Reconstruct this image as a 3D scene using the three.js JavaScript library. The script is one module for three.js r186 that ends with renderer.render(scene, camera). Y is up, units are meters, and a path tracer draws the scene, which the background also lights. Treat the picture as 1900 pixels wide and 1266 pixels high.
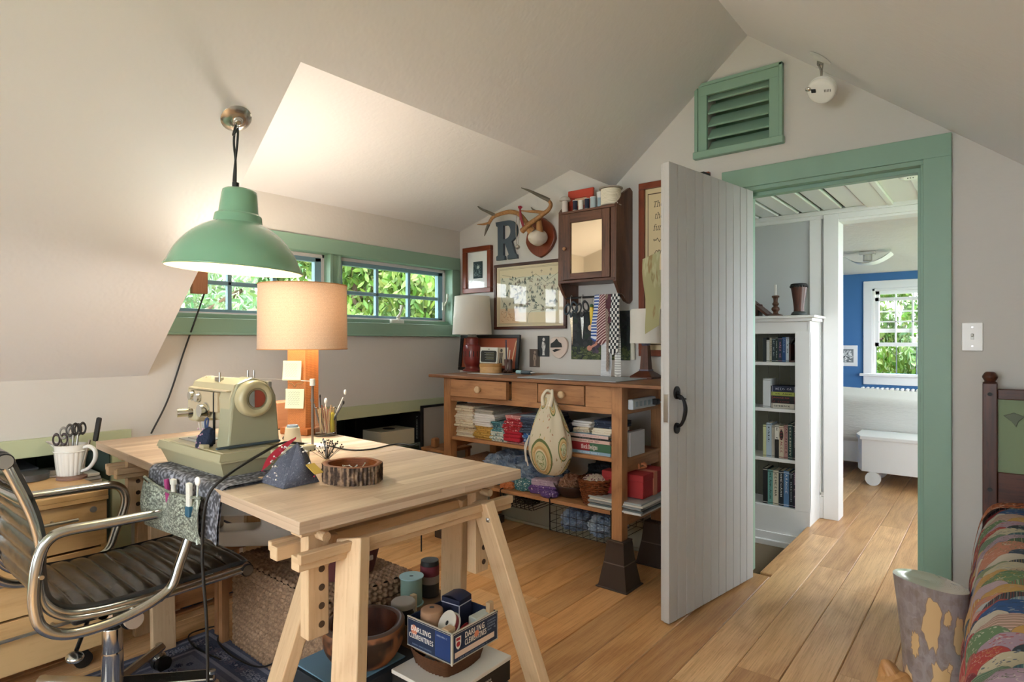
import * as THREE from 'three';
import { RoundedBoxGeometry } from 'three/addons/geometries/RoundedBoxGeometry.js';
import { mergeGeometries, toCreasedNormals, mergeVertices } from 'three/addons/utils/BufferGeometryUtils.js';
import { ImprovedNoise } from 'three/addons/math/ImprovedNoise.js';
import { RectAreaLightUniformsLib } from 'three/addons/lights/RectAreaLightUniformsLib.js';

// ------------------------------------------------------------ camera, sky, sun, exposure
RectAreaLightUniformsLib.init();
const scene = new THREE.Scene();
const camera = new THREE.PerspectiveCamera(59.08, 1900 / 1266, 0.05, 120);
camera.position.set(0, 1.22, 3.2);
camera.rotation.set(0, THREE.MathUtils.degToRad(39), 0);
scene.add(camera);
const renderer = new THREE.WebGLRenderer({ antialias: true });
renderer.toneMapping = THREE.LinearToneMapping;
renderer.toneMappingExposure = 1.16;
renderer.shadowMap.enabled = true;
scene.background = new THREE.Color(0.88, 0.94, 1.0);
scene.backgroundIntensity = 12;
const sun = new THREE.DirectionalLight(0xfff0d8, 6);
sun.position.set(.8, 14, 3); sun.target.position.set(-3, 0, -2);
sun.castShadow = true; Object.assign(sun.shadow.camera, { left: -14, right: 14, top: 14, bottom: -14, far: 60 });
scene.add(sun, sun.target);
const PENDANT_I = .6, LAMP_I = 2.2;

// ------------------------------------------------------------ helpers
const V = (x, y, z) => new THREE.Vector3(x, y, z), PI = Math.PI, D2R = PI / 180;
let _s = 7;
const seed = (n) => { _s = n * 7919 + 13; };
const rnd = (a = 0, b = 1) => { _s = (_s + 0x6d2b79f5) | 0; let t = Math.imul(_s ^ (_s >>> 15), 1 | _s); t = (t + Math.imul(t ^ (t >>> 7), 61 | t)) ^ t; return a + (b - a) * (((t ^ (t >>> 14)) >>> 0) / 4294967296); };
const pick = (a) => a[Math.floor(rnd() * a.length) % a.length];
const IN = new ImprovedNoise();
const noise = (x, y = 0, z = 0) => IN.noise(x, y, z);
const hash = (i, j, k) => { let h = (Math.imul(i, 374761393) + Math.imul(j, 668265263) + Math.imul(k, 1274126177)) | 0; h = Math.imul(h ^ (h >>> 13), 1274126177); return ((h ^ (h >>> 16)) >>> 0) / 4294967296; };
function pn(x, y, px, py, k = 0) { // periodic value noise, 0..1
  const ix = Math.floor(x), iy = Math.floor(y), fx = x - ix, fy = y - iy, s = fx * fx * (3 - 2 * fx), t = fy * fy * (3 - 2 * fy);
  const m = (a, p) => ((a % p) + p) % p, h = (a, b) => hash(m(a, px), m(b, py), k);
  const a = h(ix, iy), b = h(ix + 1, iy), c = h(ix, iy + 1), d = h(ix + 1, iy + 1);
  return a + (b - a) * s + (c - a) * t + (a - b - c + d) * s * t;
}
const used = {};
function numbered(n) { const k = used[n] = (used[n] ?? -1) + 1; return k ? n + '_' + String(k).padStart(3, '0') : n; }
function tag(o, label, category, group) { o.userData.label = label; o.userData.category = category; if (group) o.userData.group = group; return o; }
function thing(name, label, category, p = [0, 0, 0], ry = 0, group) {
  const o = new THREE.Group(); o.name = numbered(name); o.position.set(...p); o.rotation.y = ry; scene.add(o); return tag(o, label, category, group);
}
const PREP = ['position', 'normal', 'uv'];
function prep(g) { if (g.index) g = g.toNonIndexed(); for (const k of Object.keys(g.attributes)) if (!PREP.includes(k)) g.deleteAttribute(k); if (!g.attributes.uv) uvw(g); if (!g.attributes.normal) g.computeVertexNormals(); return g; }
function mg(...gs) { gs = gs.flat(); return gs.length === 1 ? gs[0] : mergeGeometries(gs.map(prep)); }
function part(name, g, mat, parent, label) { const m = new THREE.Mesh(Array.isArray(g) ? mg(g) : g, mat); m.name = name; if (label) m.userData.label = label; parent.add(m); return m; }
function solo(name, label, category, g, mat, group) { const m = part(numbered(name), g, mat, scene); return tag(m, label, category, group); }
function struct(name, g, mat, parent = scene) { const m = part(parent === scene ? numbered(name) : name, g, mat, parent); if (parent === scene) m.userData.kind = 'structure'; return m; }
function structGroup(name) { const o = new THREE.Group(); o.name = numbered(name); o.userData.kind = 'structure'; scene.add(o); return o; }
function copy(o, p, ry, label, group) { const c = o.clone(); c.name = numbered(o.name.replace(/_\d{3}$/, '')); scene.add(c); if (p) c.position.set(...p); if (ry !== undefined) c.rotation.y = ry; c.userData = { ...o.userData }; if (label) c.userData.label = label; if (group) c.userData.group = group; return c; }
function uvw(g, s = 1, ox = 0, oy = 0, rot = false) { // uv in metres by the way each face points; wood grain runs along v
  const p = g.attributes.position, n = g.attributes.normal ?? (g.computeVertexNormals(), g.attributes.normal), a = new Float32Array(p.count * 2);
  for (let i = 0; i < p.count; i++) {
    const x = p.getX(i), y = p.getY(i), z = p.getZ(i), nx = Math.abs(n.getX(i)), ny = Math.abs(n.getY(i)), nz = Math.abs(n.getZ(i));
    let u, v; if (ny >= nx && ny >= nz) { u = x; v = z; } else if (nx >= nz) { u = z; v = y; } else { u = x; v = y; }
    if (rot) [u, v] = [v, u];
    a[2 * i] = u * s + ox; a[2 * i + 1] = v * s + oy;
  }
  g.setAttribute('uv', new THREE.BufferAttribute(a, 2)); return g;
}
// grain along a chosen axis of a box: 'x','y','z'
function uvGrain(g, axis = 'y', ox = 0, oy = 0) {
  const p = g.attributes.position, n = g.attributes.normal, a = new Float32Array(p.count * 2);
  for (let i = 0; i < p.count; i++) {
    const P = { x: p.getX(i), y: p.getY(i), z: p.getZ(i) }, N = { x: Math.abs(n.getX(i)), y: Math.abs(n.getY(i)), z: Math.abs(n.getZ(i)) };
    const o = ['x', 'y', 'z'].filter((k) => k !== axis), face = N.x >= N.y && N.x >= N.z ? 'x' : N.y >= N.z ? 'y' : 'z';
    const c = face === o[0] ? o[1] : o[0];
    a[2 * i] = P[c] + ox + (face === o[0] ? .37 : 0); a[2 * i + 1] = (face === axis ? P[o[1]] * .2 : P[axis]) + oy;
  }
  g.setAttribute('uv', new THREE.BufferAttribute(a, 2)); return g;
}
function bx(w, h, d, x = 0, y = 0, z = 0, r = 0.002, grain) {
  let g = r > 0 ? prep(new RoundedBoxGeometry(w, h, d, 1, Math.min(r, w / 2.01, h / 2.01, d / 2.01))) : prep(new THREE.BoxGeometry(w, h, d));
  g.translate(x, y, z); const ax = grain ?? (w >= h && w >= d ? 'x' : h >= d ? 'y' : 'z');
  return uvGrain(g, ax, rnd(), rnd());
}
function bb(x0, x1, y0, y1, z0, z1, r = 0.002, grain) { return bx(Math.abs(x1 - x0), Math.abs(y1 - y0), Math.abs(z1 - z0), (x0 + x1) / 2, (y0 + y1) / 2, (z0 + z1) / 2, r, grain); }
function along(g, a, b, roll = 0) { // geometry lying along +y centred at 0 -> from a to b
  const d = b.clone().sub(a), L = d.length(), q = new THREE.Quaternion().setFromUnitVectors(V(0, 1, 0), d.normalize());
  if (roll) q.multiply(new THREE.Quaternion().setFromAxisAngle(V(0, 1, 0), roll));
  return g.applyMatrix4(new THREE.Matrix4().compose(a.clone().add(b).multiplyScalar(.5), q, V(1, 1, 1)));
}
function bar(a, b, w, d, r = 0.002, roll = 0) { const L = a.distanceTo(b); return along(bx(w, L, d, 0, 0, 0, r, 'y'), a, b, roll); }
function rod(a, b, r, seg = 10, r2 = r) { return along(prep(new THREE.CylinderGeometry(r2, r, a.distanceTo(b), seg)), a, b); }
function cyl(r1, r2, h, x = 0, y = 0, z = 0, seg = 28) { return prep(new THREE.CylinderGeometry(r1, r2, h, seg)).translate(x, y, z); }
function sph(r, x = 0, y = 0, z = 0, sx = 1, sy = 1, sz = 1, seg = 18) { return prep(new THREE.SphereGeometry(r, seg, Math.round(seg * .7))).scale(sx, sy, sz).translate(x, y, z); }
function tube(pts, r, n = 40, closed = false, rad = 8) { return prep(new THREE.TubeGeometry(new THREE.CatmullRomCurve3(pts, closed, 'catmullrom', .5), n, r, rad, closed)); }
// tube whose radius changes along it; ry flattens it
function taper(pts, radii, n = 30, rad = 10) {
  const c = new THREE.CatmullRomCurve3(pts), f = c.computeFrenetFrames(n), pos = [], idx = [], uv = [];
  const R = (t) => { const k = t * (radii.length - 1), i = Math.min(Math.floor(k), radii.length - 2); return radii[i] + (radii[i + 1] - radii[i]) * (k - i); };
  for (let i = 0; i <= n; i++) { const p = c.getPointAt(i / n), r = R(i / n); for (let j = 0; j <= rad; j++) { const a = j / rad * 2 * PI, q = p.clone().addScaledVector(f.normals[i], Math.cos(a) * r).addScaledVector(f.binormals[i], Math.sin(a) * r); pos.push(q.x, q.y, q.z); uv.push(j / rad, i / n); } }
  for (let i = 0; i < n; i++) for (let j = 0; j < rad; j++) { const a = i * (rad + 1) + j, b = a + rad + 1; idx.push(a, a + 1, b, b, a + 1, b + 1); }
  const g = new THREE.BufferGeometry(); g.setAttribute('position', new THREE.Float32BufferAttribute(pos, 3)); g.setAttribute('uv', new THREE.Float32BufferAttribute(uv, 2)); g.setIndex(idx); g.computeVertexNormals(); return prep(g);
}
function lathe(pts, seg = 40) { return prep(new THREE.LatheGeometry(pts.map((p) => new THREE.Vector2(p[0], p[1])), seg)); }
function lp(pts, n = 60) { const c = new THREE.SplineCurve(pts.map((p) => new THREE.Vector2(p[0], p[1]))); return c.getPoints(n).map((p) => [Math.max(p.x, 0), p.y]); }
function shapeOf(pts) { const s = new THREE.Shape(); pts.forEach((p, i) => (i ? s.lineTo(p[0], p[1]) : s.moveTo(p[0], p[1]))); s.closePath(); return s; }
function ext(shape, depth, bev = 0, holes = []) { for (const h of holes) shape.holes.push(shapeOf(h)); const g = prep(new THREE.ExtrudeGeometry(shape, { depth, bevelEnabled: bev > 0, bevelThickness: bev, bevelSize: bev, bevelSegments: 2, curveSegments: 16 })); return g; }
function grid(nu, nv, f, flip = false) { // surface from f(u,v) -> Vector3
  const pos = [], uv = [], idx = [];
  for (let i = 0; i <= nu; i++) for (let j = 0; j <= nv; j++) { const p = f(i / nu, j / nv); pos.push(p.x, p.y, p.z); uv.push(i / nu, j / nv); }
  for (let i = 0; i < nu; i++) for (let j = 0; j < nv; j++) { const a = i * (nv + 1) + j, b = a + nv + 1; flip ? idx.push(a, a + 1, b, b, a + 1, b + 1) : idx.push(a, b, a + 1, b, b + 1, a + 1); }
  const g = new THREE.BufferGeometry(); g.setAttribute('position', new THREE.Float32BufferAttribute(pos, 3)); g.setAttribute('uv', new THREE.Float32BufferAttribute(uv, 2)); g.setIndex(idx); g.computeVertexNormals(); return prep(g);
}
function rotY(g, a, x = 0, z = 0) { return g.translate(-x, 0, -z).rotateY(a).translate(x, 0, z); }
function displace(g, f) { const p = g.attributes.position; for (let i = 0; i < p.count; i++) { const q = f(V(p.getX(i), p.getY(i), p.getZ(i))); p.setXYZ(i, q.x, q.y, q.z); } g.computeVertexNormals(); return g; }
function smooth(g) { return prep((() => { const h = g.clone(); h.deleteAttribute('normal'); const m = mergeVertices(h, 1e-5); m.computeVertexNormals(); return m; })()); }

// ------------------------------------------------------------ textures
const lerp = (a, b, t) => a + (b - a) * t, sat = (x) => Math.min(1, Math.max(0, x));
function dataTex(W, H, f, srgb = true) {
  const d = new Uint8Array(W * H * 4);
  for (let y = 0; y < H; y++) for (let x = 0; x < W; x++) { const c = f(x / W, y / H), o = (y * W + x) * 4; d[o] = sat(c[0] / 255) * 255; d[o + 1] = sat(c[1] / 255) * 255; d[o + 2] = sat(c[2] / 255) * 255; d[o + 3] = 255; }
  const t = new THREE.DataTexture(d, W, H); t.wrapS = t.wrapT = THREE.RepeatWrapping; t.magFilter = THREE.LinearFilter; if (srgb) t.colorSpace = THREE.SRGBColorSpace; t.needsUpdate = true; return t;
}
function canvasTex(W, H, draw, rep = false) {
  const c = document.createElement('canvas'); c.width = W; c.height = H; const x = c.getContext('2d'); draw(x, W, H);
  const t = new THREE.CanvasTexture(c); t.colorSpace = THREE.SRGBColorSpace; if (rep) t.wrapS = t.wrapT = THREE.RepeatWrapping; return t;
}
// illegible small print: letter-like strokes
function scrib(c, x, y, w, h, col, lw = 3) { c.strokeStyle = col; c.lineWidth = lw; for (let q = x; q < x + w - h * .4; q += h * .72) { if (rnd() < .14) continue; c.beginPath(); const k = Math.floor(rnd(0, 4)); if (k === 0) { c.moveTo(q, y); c.lineTo(q, y + h); c.moveTo(q, y + h * .5); c.lineTo(q + h * .4, y + h * .5); c.moveTo(q + h * .4, y); c.lineTo(q + h * .4, y + h); } else if (k === 1) { c.arc(q + h * .22, y + h * .5, h * .34, 0, 5.4); } else if (k === 2) { c.moveTo(q, y + h); c.lineTo(q + h * .22, y); c.lineTo(q + h * .44, y + h); } else { c.moveTo(q + h * .4, y); c.lineTo(q, y); c.lineTo(q, y + h); c.lineTo(q + h * .4, y + h); } c.stroke(); } }
const rep = (t, a, b) => { const c = t.clone(); c.repeat.set(a, b); c.needsUpdate = true; return c; };
const mix3 = (a, b, t) => [lerp(a[0], b[0], t), lerp(a[1], b[1], t), lerp(a[2], b[2], t)];
function woodTex(W, H, c0, c1, { F = 6, warp = 1.4, pore = .3, k = 1, contrast = .6 } = {}) { // grain runs along v
  return dataTex(W, H, (u, v) => {
    const w = pn(u * 4, v * 3, 4, 3, k) * warp + pn(u * 9, v * 5, 9, 5, k + 1) * .35;
    const r = (u * F + w * 2) % 1, ring = Math.pow(Math.abs(r * 2 - 1), 1.6);
    const fine = pn(u * 160, v * 10, 160, 10, k + 2), fine2 = pn(u * 320, v * 26, 320, 26, k + 3), blot = pn(u * 3, v * 2, 3, 2, k + 4);
    let t = ring * contrast + (blot - .5) * .3 + (fine - .5) * pore + (fine2 > .78 ? pore * .6 : 0);
    return mix3(c0, c1, sat(t));
  });
}
const T = {};
T.oak = woodTex(512, 1024, [228, 194, 150], [176, 134, 94], { F: 4, warp: 1.0, pore: .5, contrast: .38, k: 3 });
T.beech = dataTex(1024, 1024, (u, v) => { // glued staves 45 mm wide, staggered
  const col = Math.floor(u * 22), len = 2.2, off = hash(col, 5, 9), row = Math.floor((v * len + off) * 1) , h = hash(col, ((row % 3) + 3) % 3, 4);
  const g = pn(u * 260, v * 14, 260, 14, 3), b = pn(u * 40, v * 5, 40, 5, 8);
  const base = mix3([208, 186, 160], [182, 156, 130], h); const t = (g - .5) * .5 + (b - .5) * .4;
  const e = Math.abs(u * 22 % 1 - .5) > .485 ? .92 : 1;
  return base.map((c, i) => (c - t * [30, 32, 34][i]) * e);
});
T.beechPlain = woodTex(512, 512, [216, 192, 160], [186, 156, 124], { F: 3, pore: .35, contrast: .4, k: 21 });
T.pine = woodTex(512, 512, [178, 130, 88], [124, 82, 52], { F: 5, pore: .35, contrast: .5, k: 31 });
T.dark = woodTex(512, 512, [104, 68, 50], [52, 32, 25], { F: 5, pore: .5, contrast: .5, k: 41 });
T.birch = woodTex(512, 512, [216, 186, 142], [190, 154, 110], { F: 2.5, pore: .3, contrast: .45, k: 51 });
T.greyboard = woodTex(256, 512, [255, 255, 255], [226, 228, 230], { F: 4, pore: .3, contrast: .3, k: 61 });
T.weave = dataTex(128, 128, (u, v) => { const a = Math.sin(u * 32 * 2 * PI) * .5 + .5, b = Math.sin(v * 32 * 2 * PI) * .5 + .5, n = pn(u * 60, v * 60, 60, 60, 3), q = 205 + 30 * ((Math.floor(u * 32) + Math.floor(v * 32)) % 2 ? a : b) + 20 * (n - .5); return [q, q, q]; });
T.plaster = dataTex(512, 512, (u, v) => { const q = 128 + 70 * (pn(u * 12, v * 12, 12, 12, 1) - .5) + 60 * (pn(u * 40, v * 40, 40, 40, 2) - .5) + 50 * (pn(u * 130, v * 130, 130, 130, 3) - .5); return [q, q, q]; }, false);
T.leather = dataTex(256, 256, (u, v) => { const q = 128 + 90 * (pn(u * 40, v * 9, 40, 9, 1) - .5) + 60 * (pn(u * 70, v * 70, 70, 70, 2) - .5); return [q, q, q]; }, false);

// ------------------------------------------------------------ materials
const hex = (c) => new THREE.Color(c);
function mat(color, rough = .6, o = {}) { const P = o.clearcoat || o.transmission || o.sheen || o.ior; return new (P ? THREE.MeshPhysicalMaterial : THREE.MeshStandardMaterial)({ color: hex(color), roughness: rough, ...o }); }
const DS = { side: THREE.DoubleSide };
const wallBump = rep(T.plaster, .8, .8);
const m = {
  wall: mat('#cbc8c2', .85, { bumpMap: wallBump, bumpScale: .0015 }), ceil: mat('#e0e0e1', .9, { bumpMap: wallBump, bumpScale: .002 }), hallwall: mat('#bfc2c2', .8), white: mat('#e4e4e2', .5), whiteGloss: mat('#ecebe6', .25),
  green: mat('#86a793', .45, { bumpMap: rep(T.leather, 2, 8), bumpScale: .0003 }), greenPale: mat('#b7bf9c', .6), greenDark: mat('#5a6a5f', .7), blueSash: mat('#7fa2b4', .45), lilac: mat('#dcd8dc', .5),
  doorPaint: mat('#bebebc', .5), blueWall: mat('#3f70a2', .8), dark: mat('#17181a', .6), blackIron: mat('#1b1b1d', .45, { metalness: .6 }), steel: mat('#b8b8b4', .28, { metalness: 1 }), chrome: mat('#d6d6d2', .12, { metalness: 1 }), alu: mat('#c9cac6', .22, { metalness: 1 }),
  oak: mat('#ffffff', .38, { map: T.oak }), beech: mat('#ffffff', .45, { map: T.beech }), beechP: mat('#f7efe2', .55, { map: T.beechPlain }), pine: mat('#ffffff', .5, { map: T.pine }), darkWood: mat('#ffffff', .4, { map: T.dark }), birch: mat('#fff3df', .45, { map: T.birch }), mahog: mat('#b4725a', .35, { map: T.pine }), walnut: mat('#d0a890', .4, { map: T.dark }),
  leather: mat('#2c2a26', .26, { bumpMap: rep(T.leather, 6, 6), bumpScale: .0012, clearcoat: .6, clearcoatRoughness: .22 }), cloth: mat('#e9e4d8', .95, { map: rep(T.weave, 4, 4), ...DS }), black: mat('#141414', .5), paper: mat('#e8e2cf', .9), glass: mat('#ffffff', .02, { transmission: 1, thickness: 0, ior: 1.45 }),
  brick: mat('#a5775f', .9), leaf: mat('#5f9a2e', .6, { transmission: .35, thickness: 0, ...DS }),
};
// ------------------------------------------------------------ floor
const XL = -3.086, XR = 1.05, ZB = 5.2, HZ = -1.38, BZ = -6.0;
{
  const floor = structGroup('floor');
  struct('subfloor', mg(bb(-3.6, 1.3, -.12, -.022, -.12, 5.3, 0), bb(-.93, 1.3, -.3, -.022, -1.5, -.12, 0), bb(-2.4, 1.3, -.12, -.022, -6.2, HZ, 0)), mat('#6b4a2e', .8), floor);
  const tones = ['#fbeedd', '#e2d0ba', '#fff4e6', '#f0dcc4', '#f6dfc4', '#d8c2aa'].map((c) => mat(c, .36, { map: T.oak, bumpMap: T.oak, bumpScale: .0004 }));
  seed(11);
  const W = .154, cache = {};
  const plankGeo = (len, v) => { const k = len.toFixed(2) + v; if (cache[k]) return cache[k]; const c = .003, w = W - .0016, s = shapeOf([[-w / 2, -.02], [w / 2, -.02], [w / 2, -c], [w / 2 - c, 0], [-w / 2 + c, 0], [-w / 2, -c]]); const g = ext(s, len - .0015); uvGrain(g, 'z', v * .273 + .1, v * .391); const u = g.attributes.uv; for (let i = 0; i < u.count; i++) u.setXY(i, u.getX(i) * 2, u.getY(i) * .8); return cache[k] = g; };
  const lay = (x, z0, z1) => { let z = z0 - rnd(0, 1.1); while (z < z1 - .02) { let L = pick([.9, 1.3, 1.7, 2.1]); let a = Math.max(z, z0), b = Math.min(z + L, z1); if (z1 - b < .3) b = z1; if (b - a > .04) { const p = part('plank', plankGeo(b - a, Math.floor(rnd(0, 4))), pick(tones), floor); p.position.set(x, 0, a); } z = b <= z + L - 1e-6 ? b : z + L; if (b === z1) break; } };
  for (let i = -17; i <= 9; i++) { const x = -.461 + W / 2 + i * W; if (x > 1.2 || x < -3.1) continue; const landing = x < -.93 && x > -2.3;
    if (x < -.93 && x > -2.5) { lay(x, -.06, 5.2); lay(x, -6, HZ + .0); } else if (x < -.93) lay(x, -.06, 5.2); else lay(x, x > .6 ? 0 : -6, 5.2); }
  // stair landing below the hall floor
  struct('landing', bb(-2.4, -.93, -.32, -.17, HZ, -.12, 0), mat('#b9a88e', .7), floor);
  struct('landing_riser', bb(-.945, -.93, -.17, -.02, HZ, -.12, 0), mat('#b5a78d', .7), floor);
  struct('threshold_edge', bb(-.985, -.915, -.024, -.001, HZ + .03, -.1, .006, 'z'), tones[1], floor);
  struct('corner_step', mg(bb(-1.02, -.9, -.05, -.004, HZ + .002, HZ + .14, .006, 'x'), bb(-1.0, -.9, -.09, -.05, HZ + .002, HZ + .1, .004, 'x')), tones[3], floor);
}
solo('carpet_piece', 'flat brown carpet laid on the landing in front of the hall bookcase', 'carpet', bb(-2.2, -1.06, -.17, -.158, -1.05, -.42, .004), mat('#6f604c', 1));

// ------------------------------------------------------------ walls and ceilings of the attic room
const Lslope = (x) => 2.807 - .845 * (-1.017 - x), Rslope = (x) => 2.807 - .8 * (x + 1.017);
{
  struct('wall_back', ext(shapeOf([[-3.3, -.3], [1.3, -.3], [1.3, 1.05], [-1.017, 2.99], [-1.75, 2.6], [-3.3, 2.08]]), .12, 0, [[[-1.03, -.3], [-.258, -.3], [-.258, 2.015], [-1.03, 2.015]], [[-1.225, 2.245], [-.905, 2.245], [-.905, 2.555], [-1.225, 2.555]]]).translate(0, 0, -.12), m.wall);
  const cl = structGroup('ceiling');
  const rs = (xa, xb, z0, z1) => ext(shapeOf([[xa, Rslope(xa)], [xb, Rslope(xb)], [xb, Rslope(xb) + .3], [xa, Rslope(xa) + .3]]), z1 - z0).translate(0, 0, z0);
  struct('right_slope', mg(rs(-1.017, 1.35, -.12, 4.0), rs(-1.017, 1.35, 4.75, 5.33), rs(-1.017, -.45, 4.0, 4.75), rs(.65, 1.35, 4.0, 4.75)), m.ceil, cl);
  { const w = structGroup('window_4'), y = (x) => Rslope(x) + .22; // unseen roof window behind the camera, added for fill light
    const fr = (xa, xb, z0, z1) => ext(shapeOf([[xa, y(xa)], [xb, y(xb)], [xb, y(xb) + .05], [xa, y(xa) + .05]]), z1 - z0).translate(0, 0, z0);
    struct('frame', mg(fr(-.45, -.39, 4.0, 4.75), fr(.59, .65, 4.0, 4.75), fr(-.45, .65, 4.0, 4.06), fr(-.45, .65, 4.69, 4.75)), m.white, w);
    for (const [a, b] of [[4.06, 4.69]]) struct('pane', ext(shapeOf([[-.39, y(-.39) + .02], [.59, y(.59) + .02], [.59, y(.59) + .022], [-.39, y(-.39) + .022]]), b - a).translate(0, 0, a), m.glass, w); }
  struct('left_slope', ext(shapeOf([[-1.017, 2.807], [-1.017, 3.2], [-1.8, 2.56], [-1.8, Lslope(-1.8)]]), 5.45).translate(0, 0, -.12), m.ceil, cl);
  struct('left_slope_lower', ext(shapeOf([[-1.8, Lslope(-1.8)], [-1.8, 2.56], [-3.5, 1.1], [-3.5, Lslope(-3.5)]]), 3.24).translate(0, 0, 2.09), m.ceil, cl);
  struct('dormer_slope', ext(shapeOf([[-1.78, 2.40], [-1.78, 2.56], [-3.6, 2.04], [-3.6, 1.8776]]), 2.34).translate(0, 0, -.12), m.ceil, cl);
  struct('wall_dormer', ext(shapeOf([[-1.8, Lslope(-1.8) + .004], [-1.8, 2.55], [-3.4, 2.1], [-3.4, Lslope(-3.4) + .004]]), .12).translate(0, 0, 2.092), m.wall);
  struct('wall_left', mg(bb(-3.236, XL, .82, 1.32, -.12, 5.3, 0), bb(-3.236, XL, 1.75, 2.1, -.12, 2.2, 0), bb(-3.236, XL, 1.32, 1.75, -.12, .075, 0), bb(-3.236, XL, 1.32, 1.75, 1.995, 2.2, 0),
    bb(-3.236, XL, -.3, .82, 1.32, 2.16, 0), bb(-3.236, XL, .745, .82, -.12, 1.32, 0), bb(-3.236, XL, .745, .82, 2.16, 5.3, 0), bb(-3.236, XL, -.3, .09, -.12, 5.3, 0), bb(-3.236, XL, .09, .745, -.12, .03, 0)), m.wall);
  struct('wall_right', bb(XR, 1.2, -.3, 1.25, -.12, 5.3, 0), m.wall);
  struct('wall_front', ext(shapeOf([[-3.4, -.3], [1.3, -.3], [1.3, 1.05], [-1.017, 2.99], [-3.4, 1.1]]), .12, 0, [[[-1.9, .6], [-.1, .6], [-.1, 1.98], [-1.9, 1.98]]]).translate(0, 0, ZB), m.wall);
  struct('baseboard_back', mg(bb(-3.08, -1.13, 0, .17, .002, .02, .003, 'x'), bb(-3.08, -1.13, 0, .022, .02, .036, .008, 'x'), bb(-3.08, -1.13, .17, .19, .002, .013, .004, 'x'), bb(-.15, 1.05, 0, .17, .002, .02, .003, 'x')), mat('#b3b5a2', .5));
}
// eaves shelves built into the knee wall
{
  const k = structGroup('eaves_shelf_1'), k2 = structGroup('eaves_shelf_2');
  const recess = (P, z0, z1) => {
    struct('shelf_shell', mg(bb(-3.7, -3.1, .05, .096, z0, z1, 0), bb(-3.7, -3.1, .742, .79, z0, z1, 0), bb(-3.7, -3.1, .09, .75, z0 - .02, z0, 0), bb(-3.7, -3.1, .09, .75, z1, z1 + .02, 0), bb(-3.72, -3.7, .05, .79, z0 - .02, z1 + .02, 0)), m.greenDark, P);
    for (let z = z0; z < z1 - .03; z += .075) struct('backboard', bb(-3.62, -3.605, .09, .745, z + .002, Math.min(z + .073, z1), .003, 'y'), m.greenDark, P);
  };
  recess(k, .03, 1.32); recess(k2, 2.24, 4.2);
  struct('shelf', bb(-3.6, -3.1, .575, .595, 2.24, 4.2, .003), m.greenPale, k2);
  struct('shelf', bb(-3.6, -3.1, .50, .52, .03, 1.32, .003), m.greenDark, k);
  struct('trim_1', bb(XL + .001, XL + .022, .745, .82, .02, 1.34, .003, 'z'), m.greenPale);
  struct('trim_2', mg(bb(XL + .001, XL + .022, .745, .82, 2.162, 5.2, .003, 'z'), bb(XL + .001, XL + .021, .02, .745, 2.162, 2.24, .003, 'y')), m.greenPale);
}
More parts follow.
